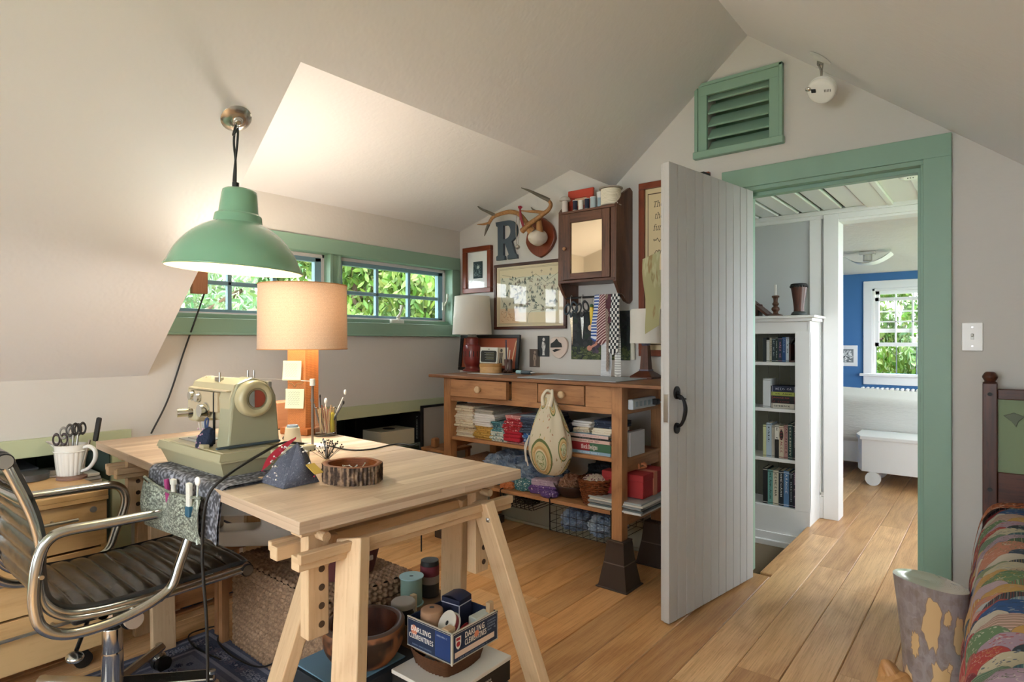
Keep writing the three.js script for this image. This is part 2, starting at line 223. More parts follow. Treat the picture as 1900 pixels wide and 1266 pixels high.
// ------------------------------------------------------------ dormer window
{
  const w = structGroup('window_1');
  struct('casing', mg(bb(XL, XL + .02, 1.735, 1.823, .015, 2.075, .004, 'z'), bb(XL, XL + .02, 1.33, 1.735, .015, .096, .004, 'y'), bb(XL, XL + .02, 1.252, 1.335, .015, 2.09, .004, 'z'), bb(XL, XL + .02, 1.33, 1.735, 1.985, 2.075, .004, 'y'), bb(XL, XL + .028, 1.25, 1.262, .01, 2.09, .004, 'z')), m.green, w);
  struct('jamb', mg(bb(-3.24, XL + .003, 1.735, 1.752, .073, 1.997, 0), bb(-3.24, XL + .003, 1.318, 1.337, .073, 1.997, 0), bb(-3.239, XL + .002, 1.336, 1.736, .073, .09, 0), bb(-3.239, XL + .002, 1.336, 1.736, 1.98, 1.997, 0), bb(-3.17, -3.11, 1.337, 1.36, .09, 1.98, .004, 'z')), m.green, w);
  struct('mullion', mg(bb(-3.24, XL + .004, 1.337, 1.737, 1.026, 1.046, .004), bb(-3.2, XL - .016, 1.337, 1.737, 1.04, 1.09, .004), bb(-3.24, XL + .004, 1.337, 1.737, 1.085, 1.105, .004)), m.green, w);
  const sash = (z0, z1) => {
    const y0 = 1.345, y1 = 1.735, x0 = -3.19, x1 = -3.155;
    struct('stop', mg(bb(-3.16, -3.145, y1 - .02, y1, z0, z1, .002), bb(-3.16, -3.145, y0 + .012, y0 + .024, z0, z1, .002), bb(-3.16, -3.145, y0, y1, z0, z0 + .02, .002), bb(-3.16, -3.145, y0, y1, z1 - .02, z1, .002)), m.lilac, w);
    const s = struct('sash', mg(bb(x0, x1, y1 - .045, y1 - .016, z0 + .018, z1 - .018, .003, 'z'), bb(x0, x1, y0 + .02, y0 + .04, z0 + .018, z1 - .018, .003, 'z'), bb(x0, x1, y0 + .02, y1 - .02, z0 + .018, z0 + .062, .003), bb(x0, x1, y0 + .02, y1 - .02, z1 - .062, z1 - .018, .003)), m.blueSash, w);
    const za = z0 + .06, zb = z1 - .06, ya = y0 + .04, yb = y1 - .045, n = 3;
    for (let i = 1; i < n; i++) struct('muntin', bb(x0 + .004, x1 - .004, ya, yb, za + (zb - za) * i / n - .011, za + (zb - za) * i / n + .011, .003), m.blueSash, s);
    const ym = 1.523; struct('muntin', bb(x0 + .004, x1 - .004, ym - .011, ym + .011, za, zb, .003, 'z'), m.blueSash, s);
    for (let i = 0; i < n; i++) for (const [a, b] of [[ya, ym], [ym, yb]]) struct('pane', bb(-3.175, -3.173, a, b, za + (zb - za) * i / n, za + (zb - za) * (i + 1) / n, 0), m.glass, s);
  };
  sash(.09, 1.03); sash(1.1, 1.98);
  const crank = (z) => struct('crank', mg(bb(-3.13, -3.09, 1.335, 1.362, z - .055, z + .055, .006), cyl(.012, .014, .03, -3.1, 1.37, z - .01, 12), taper([V(-3.1, 1.375, z), V(-3.085, 1.4, z - .012), V(-3.09, 1.44, z - .03), V(-3.095, 1.455, z - .035)], [.009, .007, .008, .011], 14)), mat('#d9ddd3', .35), w);
  crank(.58); crank(1.45);
  struct('latch', mg(bb(-3.13, -3.12, 1.44, 1.5, .115, .14, .003), taper([V(-3.125, 1.47, .127), V(-3.1, 1.51, .12), V(-3.095, 1.56, .118)], [.006, .006, .009], 10)), mat('#d9ddd3', .35), w);
}
// window in the wall behind the camera (its light falls on the whole room)
{
  const w = structGroup('window_3');
  struct('casing', mg(bb(-2.0, .0, 1.98, 2.07, ZB - .02, ZB, .004), bb(-2.0, .0, .51, .6, ZB - .02, ZB, .004), bb(-2.0, -1.9, .6, 1.98, ZB - .02, ZB, .004), bb(-.1, .0, .6, 1.98, ZB - .02, ZB, .004)), m.green, w);
  const s = struct('sash', mg(bb(-1.9, -1.84, .6, 1.98, ZB + .03, ZB + .07), bb(-.16, -.1, .6, 1.98, ZB + .03, ZB + .07), bb(-1.9, -.1, .6, .66, ZB + .03, ZB + .07), bb(-1.9, -.1, 1.92, 1.98, ZB + .03, ZB + .07), bb(-1.03, -.97, .6, 1.98, ZB + .03, ZB + .07)), m.blueSash, w);
  for (const [a, b] of [[-1.84, -1.03], [-.97, -.16]]) struct('pane', bb(a, b, .66, 1.92, ZB + .05, ZB + .052, 0), m.glass, s);
}
// ------------------------------------------------------------ doorway casing, plank door, vent, switch
{
  const d = structGroup('door_1');
  struct('casing', mg(bb(-1.145, -.159, 2.015, 2.113, .001, .022, .003, 'x'), bb(-.26, -.159, 0, 2.016, .001, .022, .003, 'y'), bb(-1.145, -1.03, .0, 2.016, .001, .02, .003, 'y')), m.green, d);
  struct('jamb', mg(bb(-1.03, -.258, 1.995, 2.016, -.13, .012, .002, 'x'), bb(-.27, -.256, 0, 2.0, -.13, .004, .002, 'y'), bb(-1.032, -1.018, 0, 2.0, -.13, .004, .002, 'y'), bb(-1.02, -.27, 1.975, 1.996, -.09, -.04, .002, 'x'), bb(-.285, -.27, 0, 1.98, -.09, -.04, .002, 'y')), m.green, d);
  struct('jamb_white', mg(bb(-1.04, -.25, 2.0, 2.09, -.14, -.121, .002, 'x'), bb(-.27, -.2, 0, 2.05, -.14, -.121, .002, 'y'), bb(-1.12, -1.032, -.17, 2.05, -.14, -.121, .002, 'y')), m.white, d);
  struct('strike', bb(-.2715, -.2685, .95, .99, -.035, -.01, .001), m.blackIron, d);
}
{
  const a = V(-1.093, .012, .789), b = V(-.978, .012, .03), L = a.distanceTo(b); // free edge, hinge edge
  const door = structGroup('door_2'); door.position.copy(a); door.rotation.y = Math.atan2(a.z - b.z, b.x - a.x); // +x runs to the hinge, +z faces the room
  const w = L / 11;
  for (let i = 0; i < 11; i++) struct('board', bb(i * w + .0012, (i + 1) * w - .0012, 0, 1.975, -.03, 0, .0035, 'y'), m.doorPaint, door);
  struct('core', bb(.004, L - .004, .004, 1.97, -.042, -.018, 0, 'y'), m.doorPaint, door);
  for (const y of [.25, 1.6]) struct('batten', bb(.04, L - .04, y, y + .12, -.064, -.042, .003, 'x'), m.doorPaint, door);
  const hx = .055;
  struct('door_handle', mg(taper([V(hx, .975, .006), V(hx, .965, .03), V(hx + .004, .93, .042), V(hx + .004, .89, .04), V(hx, .85, .025), V(hx, .84, .006)], [.008, .007, .009, .009, .007, .008], 24, 10), ext(new THREE.Shape().absellipse(0, 0, .02, .026, 0, 2 * PI), .006, .002).translate(hx, .985, .001), ext(new THREE.Shape().absellipse(0, 0, .018, .022, 0, 2 * PI), .006, .002).translate(hx, .832, .001), bb(hx + .002, hx + .018, .955, .963, .01, .04, .002), sph(.009, hx, .985, .012, 1, 1, .6)), m.blackIron, door);
  struct('latch_plate', bb(-.002, .001, .86, .98, -.026, -.004, .001), m.steel, door);
  struct('hinge', mg(rod(V(L + .004, .2, -.03), V(L + .004, .3, -.03), .007), rod(V(L + .004, 1.66, -.03), V(L + .004, 1.76, -.03), .007)), m.blackIron, door);
  struct('coat_hook', mg(bb(.30, .36, 1.965, 1.99, -.06, -.01, .003), bb(.3, .32, 1.9, 1.98, -.07, -.06, .003)), m.dark, door);
}
{
  const v = thing('louver_vent', 'green painted wooden louver vent high on the gable wall', 'vent', [-1.065, 2.215, 0]);
  const X0 = -.222, X1 = .222, Y0 = .015, Y1 = .392;
  part('frame', [bb(X0, X1, Y1 - .062, Y1, .001, .022, .003, 'x'), bb(X0, X0 + .062, Y0, Y1 - .06, .001, .022, .003, 'y'), bb(X1 - .062, X1, Y0, Y1 - .06, .001, .022, .003, 'y'), bb(X0 - .004, X0 + .014, Y0, Y1 + .004, .001, .032, .003, 'y'), bb(X1 - .014, X1 + .004, Y0, Y1 + .004, .001, .032, .003, 'y'), bb(X0 - .004, X1 + .004, Y1 - .012, Y1 + .005, .001, .032, .003, 'x')], m.green, v);
  part('sill', bb(X0 - .01, X1 + .01, -.008, .03, .001, .04, .005, 'x'), m.green, v);
  part('backing', bb(-.165, .165, .0, .36, -.118, -.112, 0), m.green, v);
  for (let i = 0; i < 5; i++) part('slat', bx(.316, .092, .011, 0, 0, 0, .003, 'x').rotateX(-.75).translate(0, .058 + i * .068, -.018), m.green, v);
}
{
  const s = thing('light_switch', 'white wall plate with a single toggle switch beside the green doorway', 'light switch', [-.089, 1.238, 0]);
  part('plate', bb(-.036, .036, -.06, .06, .001, .007, .003), m.whiteGloss, s);
  part('toggle', mg(bx(.011, .024, .004, 0, 0, .008, .001), bx(.008, .012, .016, 0, .004, .013, .002).rotateX(-.2)), mat('#d8d8d2', .3), s);
  for (const y of [.04, -.04]) part('screw', cyl(.0035, .0035, .002, 0, 0, 0, 10).rotateX(PI / 2).translate(0, y, .0075), m.steel, s);
}
// ------------------------------------------------------------ hall and bedroom beyond the door
{
  struct('wall_hall', mg(ext(shapeOf([[-2.4, -.3], [.8, -.3], [.8, 2.3], [-2.4, 2.3]]), .12, 0, [[[-.847, -.3], [-.08, -.3], [-.08, 2.045], [-.847, 2.045]]]).translate(0, 0, HZ - .12)), m.hallwall);
  struct('wall_hall_left', bb(-2.4, -2.3, -.3, 2.3, HZ, -.12, 0), m.hallwall);
  struct('wall_hall_right', mg(bb(.6, .7, -.3, .8, HZ, -.12, 0), bb(.6, .7, 1.9, 2.3, HZ, -.12, 0), bb(.6, .7, .8, 1.9, HZ, -1.2, 0), bb(.6, .7, .8, 1.9, -.3, -.12, 0)), m.hallwall);
  const hc = structGroup('ceiling_hall');
  struct('deck', bb(-2.4, .7, 2.135, 2.25, HZ, -.12, 0), mat('#2e3032', .8), hc);
  seed(4);
  for (let i = 0; i < 12; i++) { const x0 = -2.3 + i * .135; struct('ceiling_board', bb(x0 + .009, x0 + .126, 2.118, 2.135, HZ + .01, -.12, .004, 'z'), mat(pick(['#dfe2e4', '#d5d9dc', '#e4e6e8']), .35), hc); struct('bead', bb(x0 + .112, x0 + .122, 2.113, 2.12, HZ + .01, -.12, .003, 'z'), m.white, hc); }
  struct('hatch_frame', mg(bb(-.68, -.56, 2.1, 2.135, HZ + .01, -.12, .004, 'z'), bb(-.56, -.53, 2.094, 2.135, HZ + .01, -.12, .004, 'z'), bb(-.38, -.34, 2.1, 2.135, HZ + .01, -.12, .004, 'z')), m.white, hc);
  struct('hatch', mg(bb(-.53, -.38, 2.112, 2.135, HZ + .01, -.12, .003, 'z'), bb(-.34, .6, 2.118, 2.135, HZ + .01, -.12, .003, 'z')), m.white, hc);
  struct('trim_3', mg(bb(-2.3, .6, 2.085, 2.118, HZ, HZ + .03, .006, 'x'), bb(-2.3, .6, 2.06, 2.09, HZ, HZ + .014, .004, 'x')), m.white);
  const d3 = structGroup('door_3');
  struct('casing', mg(bb(-.94, -.847, 0, 2.085, HZ, HZ + .022, .003, 'y'), bb(-.847, .0, 2.045, 2.085, HZ, HZ + .022, .003, 'x'), bb(-1.03, -.955, -.02, 2.085, HZ, HZ + .012, .003, 'y')), m.white, d3);
  struct('jamb', mg(bb(-.862, -.846, 0, 2.045, HZ - .13, HZ + .004, .002, 'y'), bb(-.846, -.08, 2.03, 2.046, HZ - .13, HZ + .004, .002, 'x')), m.white, d3);
  struct('baseboard_hall', mg(bb(-1.03, -.94, -.0, .15, HZ, HZ + .018, .003, 'x'), bb(-1.03, -.94, .15, .18, HZ, HZ + .012, .005, 'x')), m.white);
  const b = structGroup('bedroom');
  struct('wall_bedroom', ext(shapeOf([[-2.5, -.1], [1.3, -.1], [1.3, 2.2], [-2.5, 2.2]]), .15, 0, [[[-1.31, .79], [-.42, .79], [-.42, 1.91], [-1.31, 1.91]]]).translate(0, 0, BZ - .15), m.blueWall, b);
  struct('wall_bedroom_left', bb(-2.5, -2.4, -.1, 2.2, BZ, HZ - .12, 0), m.blueWall, b);
  struct('wall_bedroom_right', mg(bb(1.2, 1.3, -.1, .7, BZ, HZ - .12, 0), bb(1.2, 1.3, 1.95, 2.2, BZ, HZ - .12, 0), bb(1.2, 1.3, .7, 1.95, BZ, -5.2, 0), bb(1.2, 1.3, .7, 1.95, -2.6, HZ - .12, 0)), m.blueWall, b);  // the gap is an unseen opening, added to let daylight into the bedroom
  struct('ceiling_bedroom', bb(-2.5, 1.3, 2.118, 2.25, BZ - .1, HZ - .12, 0), mat('#e6e0d8', .9, { bumpMap: wallBump, bumpScale: .006 }), b);
  const w = structGroup('window_2');
  struct('casing', mg(bb(-1.41, -.32, 1.91, 2.012, BZ, BZ + .022, .004, 'x'), bb(-1.41, -1.31, .78, 1.912, BZ, BZ + .022, .004, 'y'), bb(-.42, -.32, .78, 1.912, BZ, BZ + .022, .004, 'y'), bb(-1.45, -.28, .755, .79, BZ, BZ + .06, .006, 'x'), bb(-1.41, -.32, .645, .756, BZ, BZ + .02, .004, 'x'), bb(-1.31, -1.28, .79, 1.91, BZ - .12, BZ, .003), bb(-.45, -.42, .79, 1.91, BZ - .12, BZ, .003), bb(-1.31, -.42, 1.88, 1.91, BZ - .12, BZ, .003)), m.white, w);
  const dh = (nm, y0, y1, z, cols, rows) => { const s = struct(nm, mg(bb(-1.28, -1.235, y0, y1, z, z + .035), bb(-.495, -.45, y0, y1, z, z + .035), bb(-1.28, -.45, y0, y0 + .05, z, z + .035), bb(-1.28, -.45, y1 - .045, y1, z, z + .035)), m.white, w);
    for (let i = 1; i < cols; i++) struct('muntin', bx(.018, y1 - y0 - .09, .03, -1.235 + .74 * i / cols, (y0 + y1) / 2, z + .017), m.white, s);
    for (let i = 1; i < rows; i++) struct('muntin', bx(.74, .018, .03, -.865, y0 + .05 + (y1 - y0 - .095) * i / rows, z + .017), m.white, s);
    struct('pane', bb(-1.235, -.495, y0 + .05, y1 - .045, z + .015, z + .017, 0), m.glass, s); };
  dh('upper_sash', 1.33, 1.88, BZ - .09, 4, 2); dh('lower_sash', 1.15, 1.79, BZ - .045, 4, 2);
  struct('screen_bars', mg(...[-1.28, -1.05, -.83, -.61].map((x) => bb(x, x + .012, .79, 1.16, BZ - .06, BZ - .048, .002))), mat('#6f7478', .5), w);
  solo('ceiling_lamp', 'white curved shade flush lamp on the bedroom ceiling seen through the doorway', 'ceiling lamp', mg(bx(.13, .03, .1, -1.03, 2.1, -3.75, .004), cyl(.04, .04, .07, -1.03, 2.06, -3.75, 16), grid(14, 8, (u, v) => V(-1.24 + .42 * u, 1.995 + .09 * Math.pow(Math.abs(u - .5) * 2, 2) + .004 * Math.sin(v * PI), -3.86 + .24 * v)), grid(14, 8, (u, v) => V(-1.24 + .42 * u, 1.99 + .09 * Math.pow(Math.abs(u - .5) * 2, 2), -3.86 + .24 * v), true)), mat('#e9e7e0', .5, DS));
}
// ------------------------------------------------------------ trestle table
const TN = V(-1.208, 0, 2.459), TA = Math.atan2(.0534, .9986); // near corner; the table is turned 3 degrees
const TY = .817;
const tableP = (off, al, y = TY) => V(TN.x - .9986 * off + .0534 * al, y, TN.z - .0534 * off - .9986 * al);
{
  const t = thing('trestle_table', 'long pale butcher block work table on two wooden trestles', 'table', [TN.x, 0, TN.z], -PI / 2 - 0);
  // local: +x runs along the short edge away from the camera, -z... set by the matrix below
  t.rotation.y = Math.PI / 2 - TA * 1; // +x -> (0,0,-1) turned
  const L = 1.617, Wd = .748;
  // local axes: x = along (0..Wd), z = -off (so off grows to -z)
  part('tabletop', bb(0, Wd, TY - .03, TY, -.56, 0, .0025, 'x'), m.beech, t);
  part('tabletop', bb(0, Wd, TY - .03, TY, -L, -.5615, .0025, 'x'), m.beech, t);
}
const holeM = mat('#4a3828', .8);
function trestle(off, label, spl = .175, al2 = .145) {
  const p = tableP(off, 0, 0), t = thing('trestle', label, 'trestle', [p.x, 0, p.z], PI / 2 - TA, 'table trestles');
  const B = m.beechP;
  for (const s of [1, -1]) { // the two doubled rails
    part('rail', [bx(.72, .034, .036, .375, .709, s * .052, .003, 'x'), bx(.72, .024, .018, .375, .722, s * .07, .003, 'x')], B, t);
    for (const al of [.165, .615]) {
      part('leg', bar(V(al, .735, s * .06), V(al + (al < .4 ? -al2 : al2), .0, s * (.06 + spl)), .084, .034, .004), B, t);
      part('bolt', [rod(V(al, .69, s * .075), V(al, .69, s * .1), .0045, 10), sph(.013, al, .69, s * .096, 1.3, 1, .7, 10), bx(.044, .012, .005, al + .005, .69, s * .104, .002).rotateX(0), cyl(.014, .014, .003, 0, 0, 0, 14).rotateX(PI / 2).translate(al, .69, s * .09)], m.steel, t);
    }
  }
  for (const al of [.095, .655]) {
    const u = part('upright', bb(al - .028, al + .028, .5, TY - .031, -.019, .019, .003), B, t);
    part('peg', rod(V(al + (al < .3 ? .0 : .0), .752, -.05), V(al, .752, .055), .0115, 12), B, t);
    for (let i = 0; i < 4; i++) part('peg_hole', cyl(.0085, .0085, .004, 0, 0, 0, 14).rotateX(PI / 2).translate(al + .008, .53 + i * .045, .0175), holeM, u);
  }
  part('top_rail', bx(.66, .03, .05, .375, TY - .048, 0, .003, 'x'), B, t);
  return t;
}
trestle(.10, 'near pale wooden trestle with pegged uprights under the front end of the table');
trestle(1.47, 'far pale wooden trestle under the table end beside the drawer cabinet', .05, .0);

// ------------------------------------------------------------ sewing bench against the gable wall
{
  const t = thing('work_bench', 'antique pine work bench with two drawers and two open shelves', 'work bench', [0, 0, 0]);
  const P = m.pine, x0 = -2.69, x1 = -1.445, z0 = .06, z1 = .555, yb = .232;
  part('bench_top', bb(-2.78, -1.214, .994, 1.012, .03, .6, .004, 'x'), mat('#c4b8b0', .5, { map: T.pine }), t);
  for (const x of [x0 + .03, x1 - .03]) for (const z of [z0 + .03, z1 - .03]) part('leg', bb(x - .03, x + .03, x < -2 ? .05 : yb - .07, .994, z - .03, z + .03, .004, 'y'), P, t);
  part('apron', [bb(x0 + .06, x1 - .06, .852, .882, z1 - .022, z1 - .006, .002, 'x'), bb(-2.15, -1.97, .882, .99, z1 - .022, z1 - .006, .002, 'x'), bb(-1.66, x1 - .06, .882, .99, z1 - .022, z1 - .006, .002, 'x'), bb(x0 + .06, -2.6, .882, .99, z1 - .022, z1 - .006, .002, 'x'), bb(x0 + .06, x1 - .06, .86, .99, z0 + .02, z0 + .036, .002, 'x')], P, t);
  part('side_rail', bb(x1 - .03, x1 - .012, .85, .99, z0 + .06, z1 - .06, .003, 'z'), P, t); part('side_rail', bb(x0 + .012, x0 + .03, .85, .99, z0 + .06, z1 - .06, .003, 'z'), P, t);
  const knob = lp([[0, .034], [.014, .033], [.021, .024], [.016, .012], [.009, .006], [.012, 0]], 24);
  const dr = (a, b, out) => { const d = part('drawer', [bb(a + .003, b - .003, .886, .988, z1 - .03 + out, z1 - .002 + out, .003, 'x'), bb(a + .01, b - .01, .89, .975, .12, z1 - .03 + out, 0, 'z')], P, t); part('knob', lathe(knob, 20).rotateX(PI / 2).translate((a + b) / 2 + .02, .936, z1 - .002 + out), m.beechP, d); };
  dr(-2.6, -2.155, .035); dr(-1.965, -1.663, .0);
  const sh = (y) => part('shelf', bb(x0 + .005, x1 - .005, y - .02, y, z0 + .03, z1 - .012, .003, 'x'), P, t);
  sh(.632); sh(.366);
  for (const y of [.612, .346]) { part('shelf_rail', bb(x1 - .03, x1 - .01, y - .055, y, z0 + .06, z1 - .06, .003, 'z'), P, t); part('shelf_rail', bb(x0 + .01, x0 + .03, y - .055, y, z0 + .06, z1 - .06, .003, 'z'), P, t); }
  // bed risers under the right-hand legs
  const riser = (x, z, label) => { const r = thing('leg_riser', label, 'furniture riser', [x, 0, z], 0); const mt = mat('#3f342e', .42);
    const fr = (b, tp, h, y) => { const g = prep(new THREE.CylinderGeometry(tp * Math.SQRT2, b * Math.SQRT2, h, 4, 1)).rotateY(PI / 4).translate(0, y + h / 2, 0); g.computeVertexNormals(); return g; };
    part('lower_block', [fr(.078, .058, .115, .006)], mt, r); part('upper_block', [fr(.057, .046, .105, .122), bx(.096, .01, .096, 0, .226, 0, .003)], mt, r); part('foot_flange', bx(.176, .007, .176, 0, .0035, 0, .003), mt, r); part('ridge', bx(.118, .006, .118, 0, .12, 0, .002), mat('#6b5f57', .4), r); };
  riser(x1 - .03, z1 - .03, 'brown plastic bed riser under the front right leg of the bench'); riser(x1 - .03, z0 + .03 + .03, 'brown plastic bed riser under the back right leg of the bench');
  const fo = (x, z, l) => solo('leg_riser', l, 'furniture riser', bx(.14, .05, .14, x, .025, z, .004), mat('#3f342e', .42));
  fo(x0 + .03, z1 - .03, 'low brown block under the front left leg of the bench'); 
  fo(x0 + .03, z0 + .09, 'low brown block under the back left leg of the bench');
}
// ------------------------------------------------------------ birch drawer cabinet
{
  const t = thing('drawer_cabinet', 'low birch drawer cabinet with bar handles beside the desk', 'drawer cabinet', [0, 0, 0]);
  const x0 = -3.05, x1 = -2.605, z0 = 2.40, z1 = 3.02;
  part('carcass', [bb(x0, x1 + .016, .645, .666, z0, z1, .003, 'z'), bb(x0, x1, .085, .645, z0, z0 + .02, .002, 'y'), bb(x0, x1, .085, .645, z1 - .02, z1, .002, 'y'), bb(x0, x0 + .012, .085, .645, z0, z1, 0, 'y'), bb(x0, x1, .085, .1, z0, z1, .002, 'z')], m.birch, t);
  const ys = [[.085, .27], [.274, .455], [.485 - .026, .628]];
  part('top_band', bb(x1 - .02, x1 + .016, .63, .645, z0, z1, .001, 'z'), m.birch, t);
  ys.forEach(([a, b], i) => {
    const d = part('drawer', [bb(x1 - .018, x1 + .002, a + .002, b - .002, z0 + .002, z1 - .002, .002, 'z'), bb(x0 + .04, x1 - .018, a + .02, b - .03, z0 + .03, z1 - .03, 0, 'z')], m.birch, t);
    const yh = b - .05, zc = (z0 + z1) / 2 - .19;
    part('handle', [rod(V(x1 + .034, yh, zc - .02), V(x1 + .034, yh, zc + .4), .006, 12), rod(V(x1 - .001, yh, zc + .05), V(x1 + .034, yh, zc + .05), .005, 10), rod(V(x1 - .001, yh, zc + .32), V(x1 + .034, yh, zc + .32), .005, 10)], m.steel, d);
    if (i === 2) part('lock', cyl(.011, .011, .006, 0, 0, 0, 16).rotateZ(PI / 2).translate(x1 + .004, yh + .02, z0 + .045), m.steel, d);
  });
  for (const x of [x0 + .05, x1 - .06]) for (const z of [z0 + .06, z1 - .06]) part('caster', [cyl(.03, .03, .02, 0, 0, 0, 18).rotateZ(PI / 2).translate(x, .03, z), bx(.03, .035, .03, x, .07, z, .003)], m.black, t);
}
// ------------------------------------------------------------ office chair
{
  const t = thing('office_chair', 'black ribbed leather office chair with polished aluminium frame and arms', 'office chair', [-2.23, 0, 2.5]);
  // side profile (z, y) of the sling, local z = world z - 2.5
  const prof = [[-.315, .43], [-.335, .452], [-.315, .468], [-.22, .47], [-.1, .468], [.02, .468], [.12, .474], [.185, .49], [.225, .53], [.236, .6], [.236, .68], [.25, .76], [.285, .86], [.315, .925], [.33, .93], [.338, .91]].map(([z, y]) => V(0, y, z));
  const c = new THREE.CatmullRomCurve3(prof), LEN = c.getLength(), nU = 330, nV = 20, hw = .238, rib = .054;
  const P0 = c.getSpacedPoints(nU), nrm = P0.map((p, i) => { const a = P0[Math.max(0, i - 1)], b = P0[Math.min(nU, i + 1)], d = b.clone().sub(a).normalize(); return V(0, d.z, -d.y).normalize().multiplyScalar(1); });
  // normals point up/forward (out of the seat toward the sitter)
  nrm.forEach((n, i) => { const d = P0[Math.min(nU, i + 1)].clone().sub(P0[Math.max(0, i - 1)]).normalize(); n.set(0, d.z, -d.y); });
  const face = (sgn) => (u, v) => { const i = Math.round(u * nU), p = P0[i].clone(), s = u * LEN, k = Math.abs(Math.sin(PI * s / rib)), e = (v - .5) * 2, edge = Math.pow(Math.abs(e), 6);
    const wr = (.0022 * noise(s * 70, e * 7, sgn * 3) + .0022 * noise(s * 14, e * 16, 5)) * (1 - edge) * (.4 + .6 * Math.sin(k * PI));
    const puff = (.003 + .017 * Math.pow(k, .62)) * (1 - edge * .8) - .001; return p.addScaledVector(nrm[i], sgn * (puff + wr)).setX(e * hw); };
  part('seat_sling', [grid(nU, nV, face(1), true), grid(nU, nV, face(-1)), grid(nU, 1, (u, v) => { const i = Math.round(u * nU); return P0[i].clone().addScaledVector(nrm[i], (v - .5) * .014).setX(hw); }), grid(nU, 1, (u, v) => { const i = Math.round(u * nU); return P0[i].clone().addScaledVector(nrm[i], (v - .5) * .014).setX(-hw); }, true)], m.leather, t);
  for (const s of [1, -1]) {
    const rail = P0.filter((_, i) => i % 6 === 0 && i > 6 && i < nU - 4).map((p, i) => p.clone().addScaledVector(nrm[i * 6 + 12 > nU ? nU : i * 6 + 6] ?? nrm[0], -.012).setX(s * (hw + .012)));
    part('side_rail', [tube(rail, .0085, 110, false, 8), tube(rail.map((p) => p.clone().add(V(s * .006, -.012, .003))), .0085, 110, false, 8)], m.alu, t);
    for (const [y, z] of [[.448, -.315], [.912, .322]]) part('end_cap', cyl(.021, .021, .026, 0, 0, 0, 20).rotateZ(PI / 2).translate(s * (hw + .012), y, z), m.black, t);
    for (const [y, z] of [[.448, -.315], [.912, .322]]) part('end_disc', cyl(.018, .018, .005, 0, 0, 0, 20).rotateZ(PI / 2).translate(s * (hw + .026), y, z), m.alu, t);
    const loop = [[-.125, .62], [-.118, .672], [-.085, .698], [-.02, .702], [.1, .704], [.195, .706], [.232, .692], [.252, .655], [.262, .59], [.262, .52], [.245, .462], [.19, .425], [.1, .418], [.02, .43], [-.04, .45], [-.075, .475], [-.095, .53]].map(([z, y]) => V(s * (hw + .03), y, z));
    part('armrest', tube(loop, .0145, 120, true, 10), m.alu, t);
    part('arm_bolt', rod(V(s * (hw - .0), .6, .25), V(s * (hw + .045), .6, .25), .006, 10), m.chrome, t); part('arm_bolt', rod(V(s * hw, .447, .03), V(s * (hw + .035), .432, .03), .008, 10), m.chrome, t);
  }
  part('back_spreader', [taper([V(-hw - .01, .8, .275), V(-.1, .812, .3), V(.1, .812, .3), V(hw + .01, .8, .275)], [.016, .01, .01, .016], 20, 10)], m.alu, t);
  for (const z of [-.05, .1]) part('seat_spreader', taper([V(-hw - .01, .44, z), V(0, .40, z), V(hw + .01, .44, z)], [.014, .018, .014], 20, 10), m.alu, t);
  part('tilt_mechanism', [bx(.1, .05, .2, 0, .375, .02, .012), cyl(.034, .034, .12, 0, 0, 0, 22).rotateZ(PI / 2).translate(.02, .335, -.03), rod(V(0, .36, .06), V(.12, .31, .13), .006, 8)], m.black, t);
  part('tension_knob', cyl(.027, .027, .02, 0, 0, 0, 24).rotateZ(PI / 2).translate(.092, .335, -.03), mat('#c9b6a0', .4), t);
  part('tilt_lever', [sph(.032, .14, .3, .14, 1, .45, .7, 16)], m.alu, t);
  part('gas_column', [cyl(.014, .014, .12, 0, .32, .0), lathe([[0, .3], [.026, .3], [.03, .292], [.03, .22], [.027, .216], [.031, .212], [.031, .1], [.034, .09], [.034, .07], [0, .07]], 30)], m.chrome, t);
  for (let i = 0; i < 5; i++) {
    const a = i * 2 * PI / 5 + 1.06, cx = Math.cos(a), cz = -Math.sin(a), R = .29;
    const l = part('base_leg', [along(bx(.045, R, .03, 0, 0, 0, .008, 'y').applyMatrix4(new THREE.Matrix4()), V(cx * .02, .105, cz * .02), V(cx * R, .075, cz * R), 0)], m.alu, t);
    part('caster', [cyl(.027, .027, .02, 0, 0, 0, 20).rotateZ(PI / 2).rotateY(a + 1).translate(cx * R, .028, cz * R), cyl(.027, .027, .02, 0, 0, 0, 20).rotateZ(PI / 2).rotateY(a + 1).translate(cx * R - Math.cos(-a - 1) * .026 * 1, .028, cz * R + Math.sin(-a - 1) * -.026)], m.black, l);
    part('caster_fork', [cyl(.012, .012, .05, cx * R, .07, cz * R, 14), sph(.025, cx * R, .045, cz * R, 1, .8, 1, 14)], m.alu, l);
  }
}
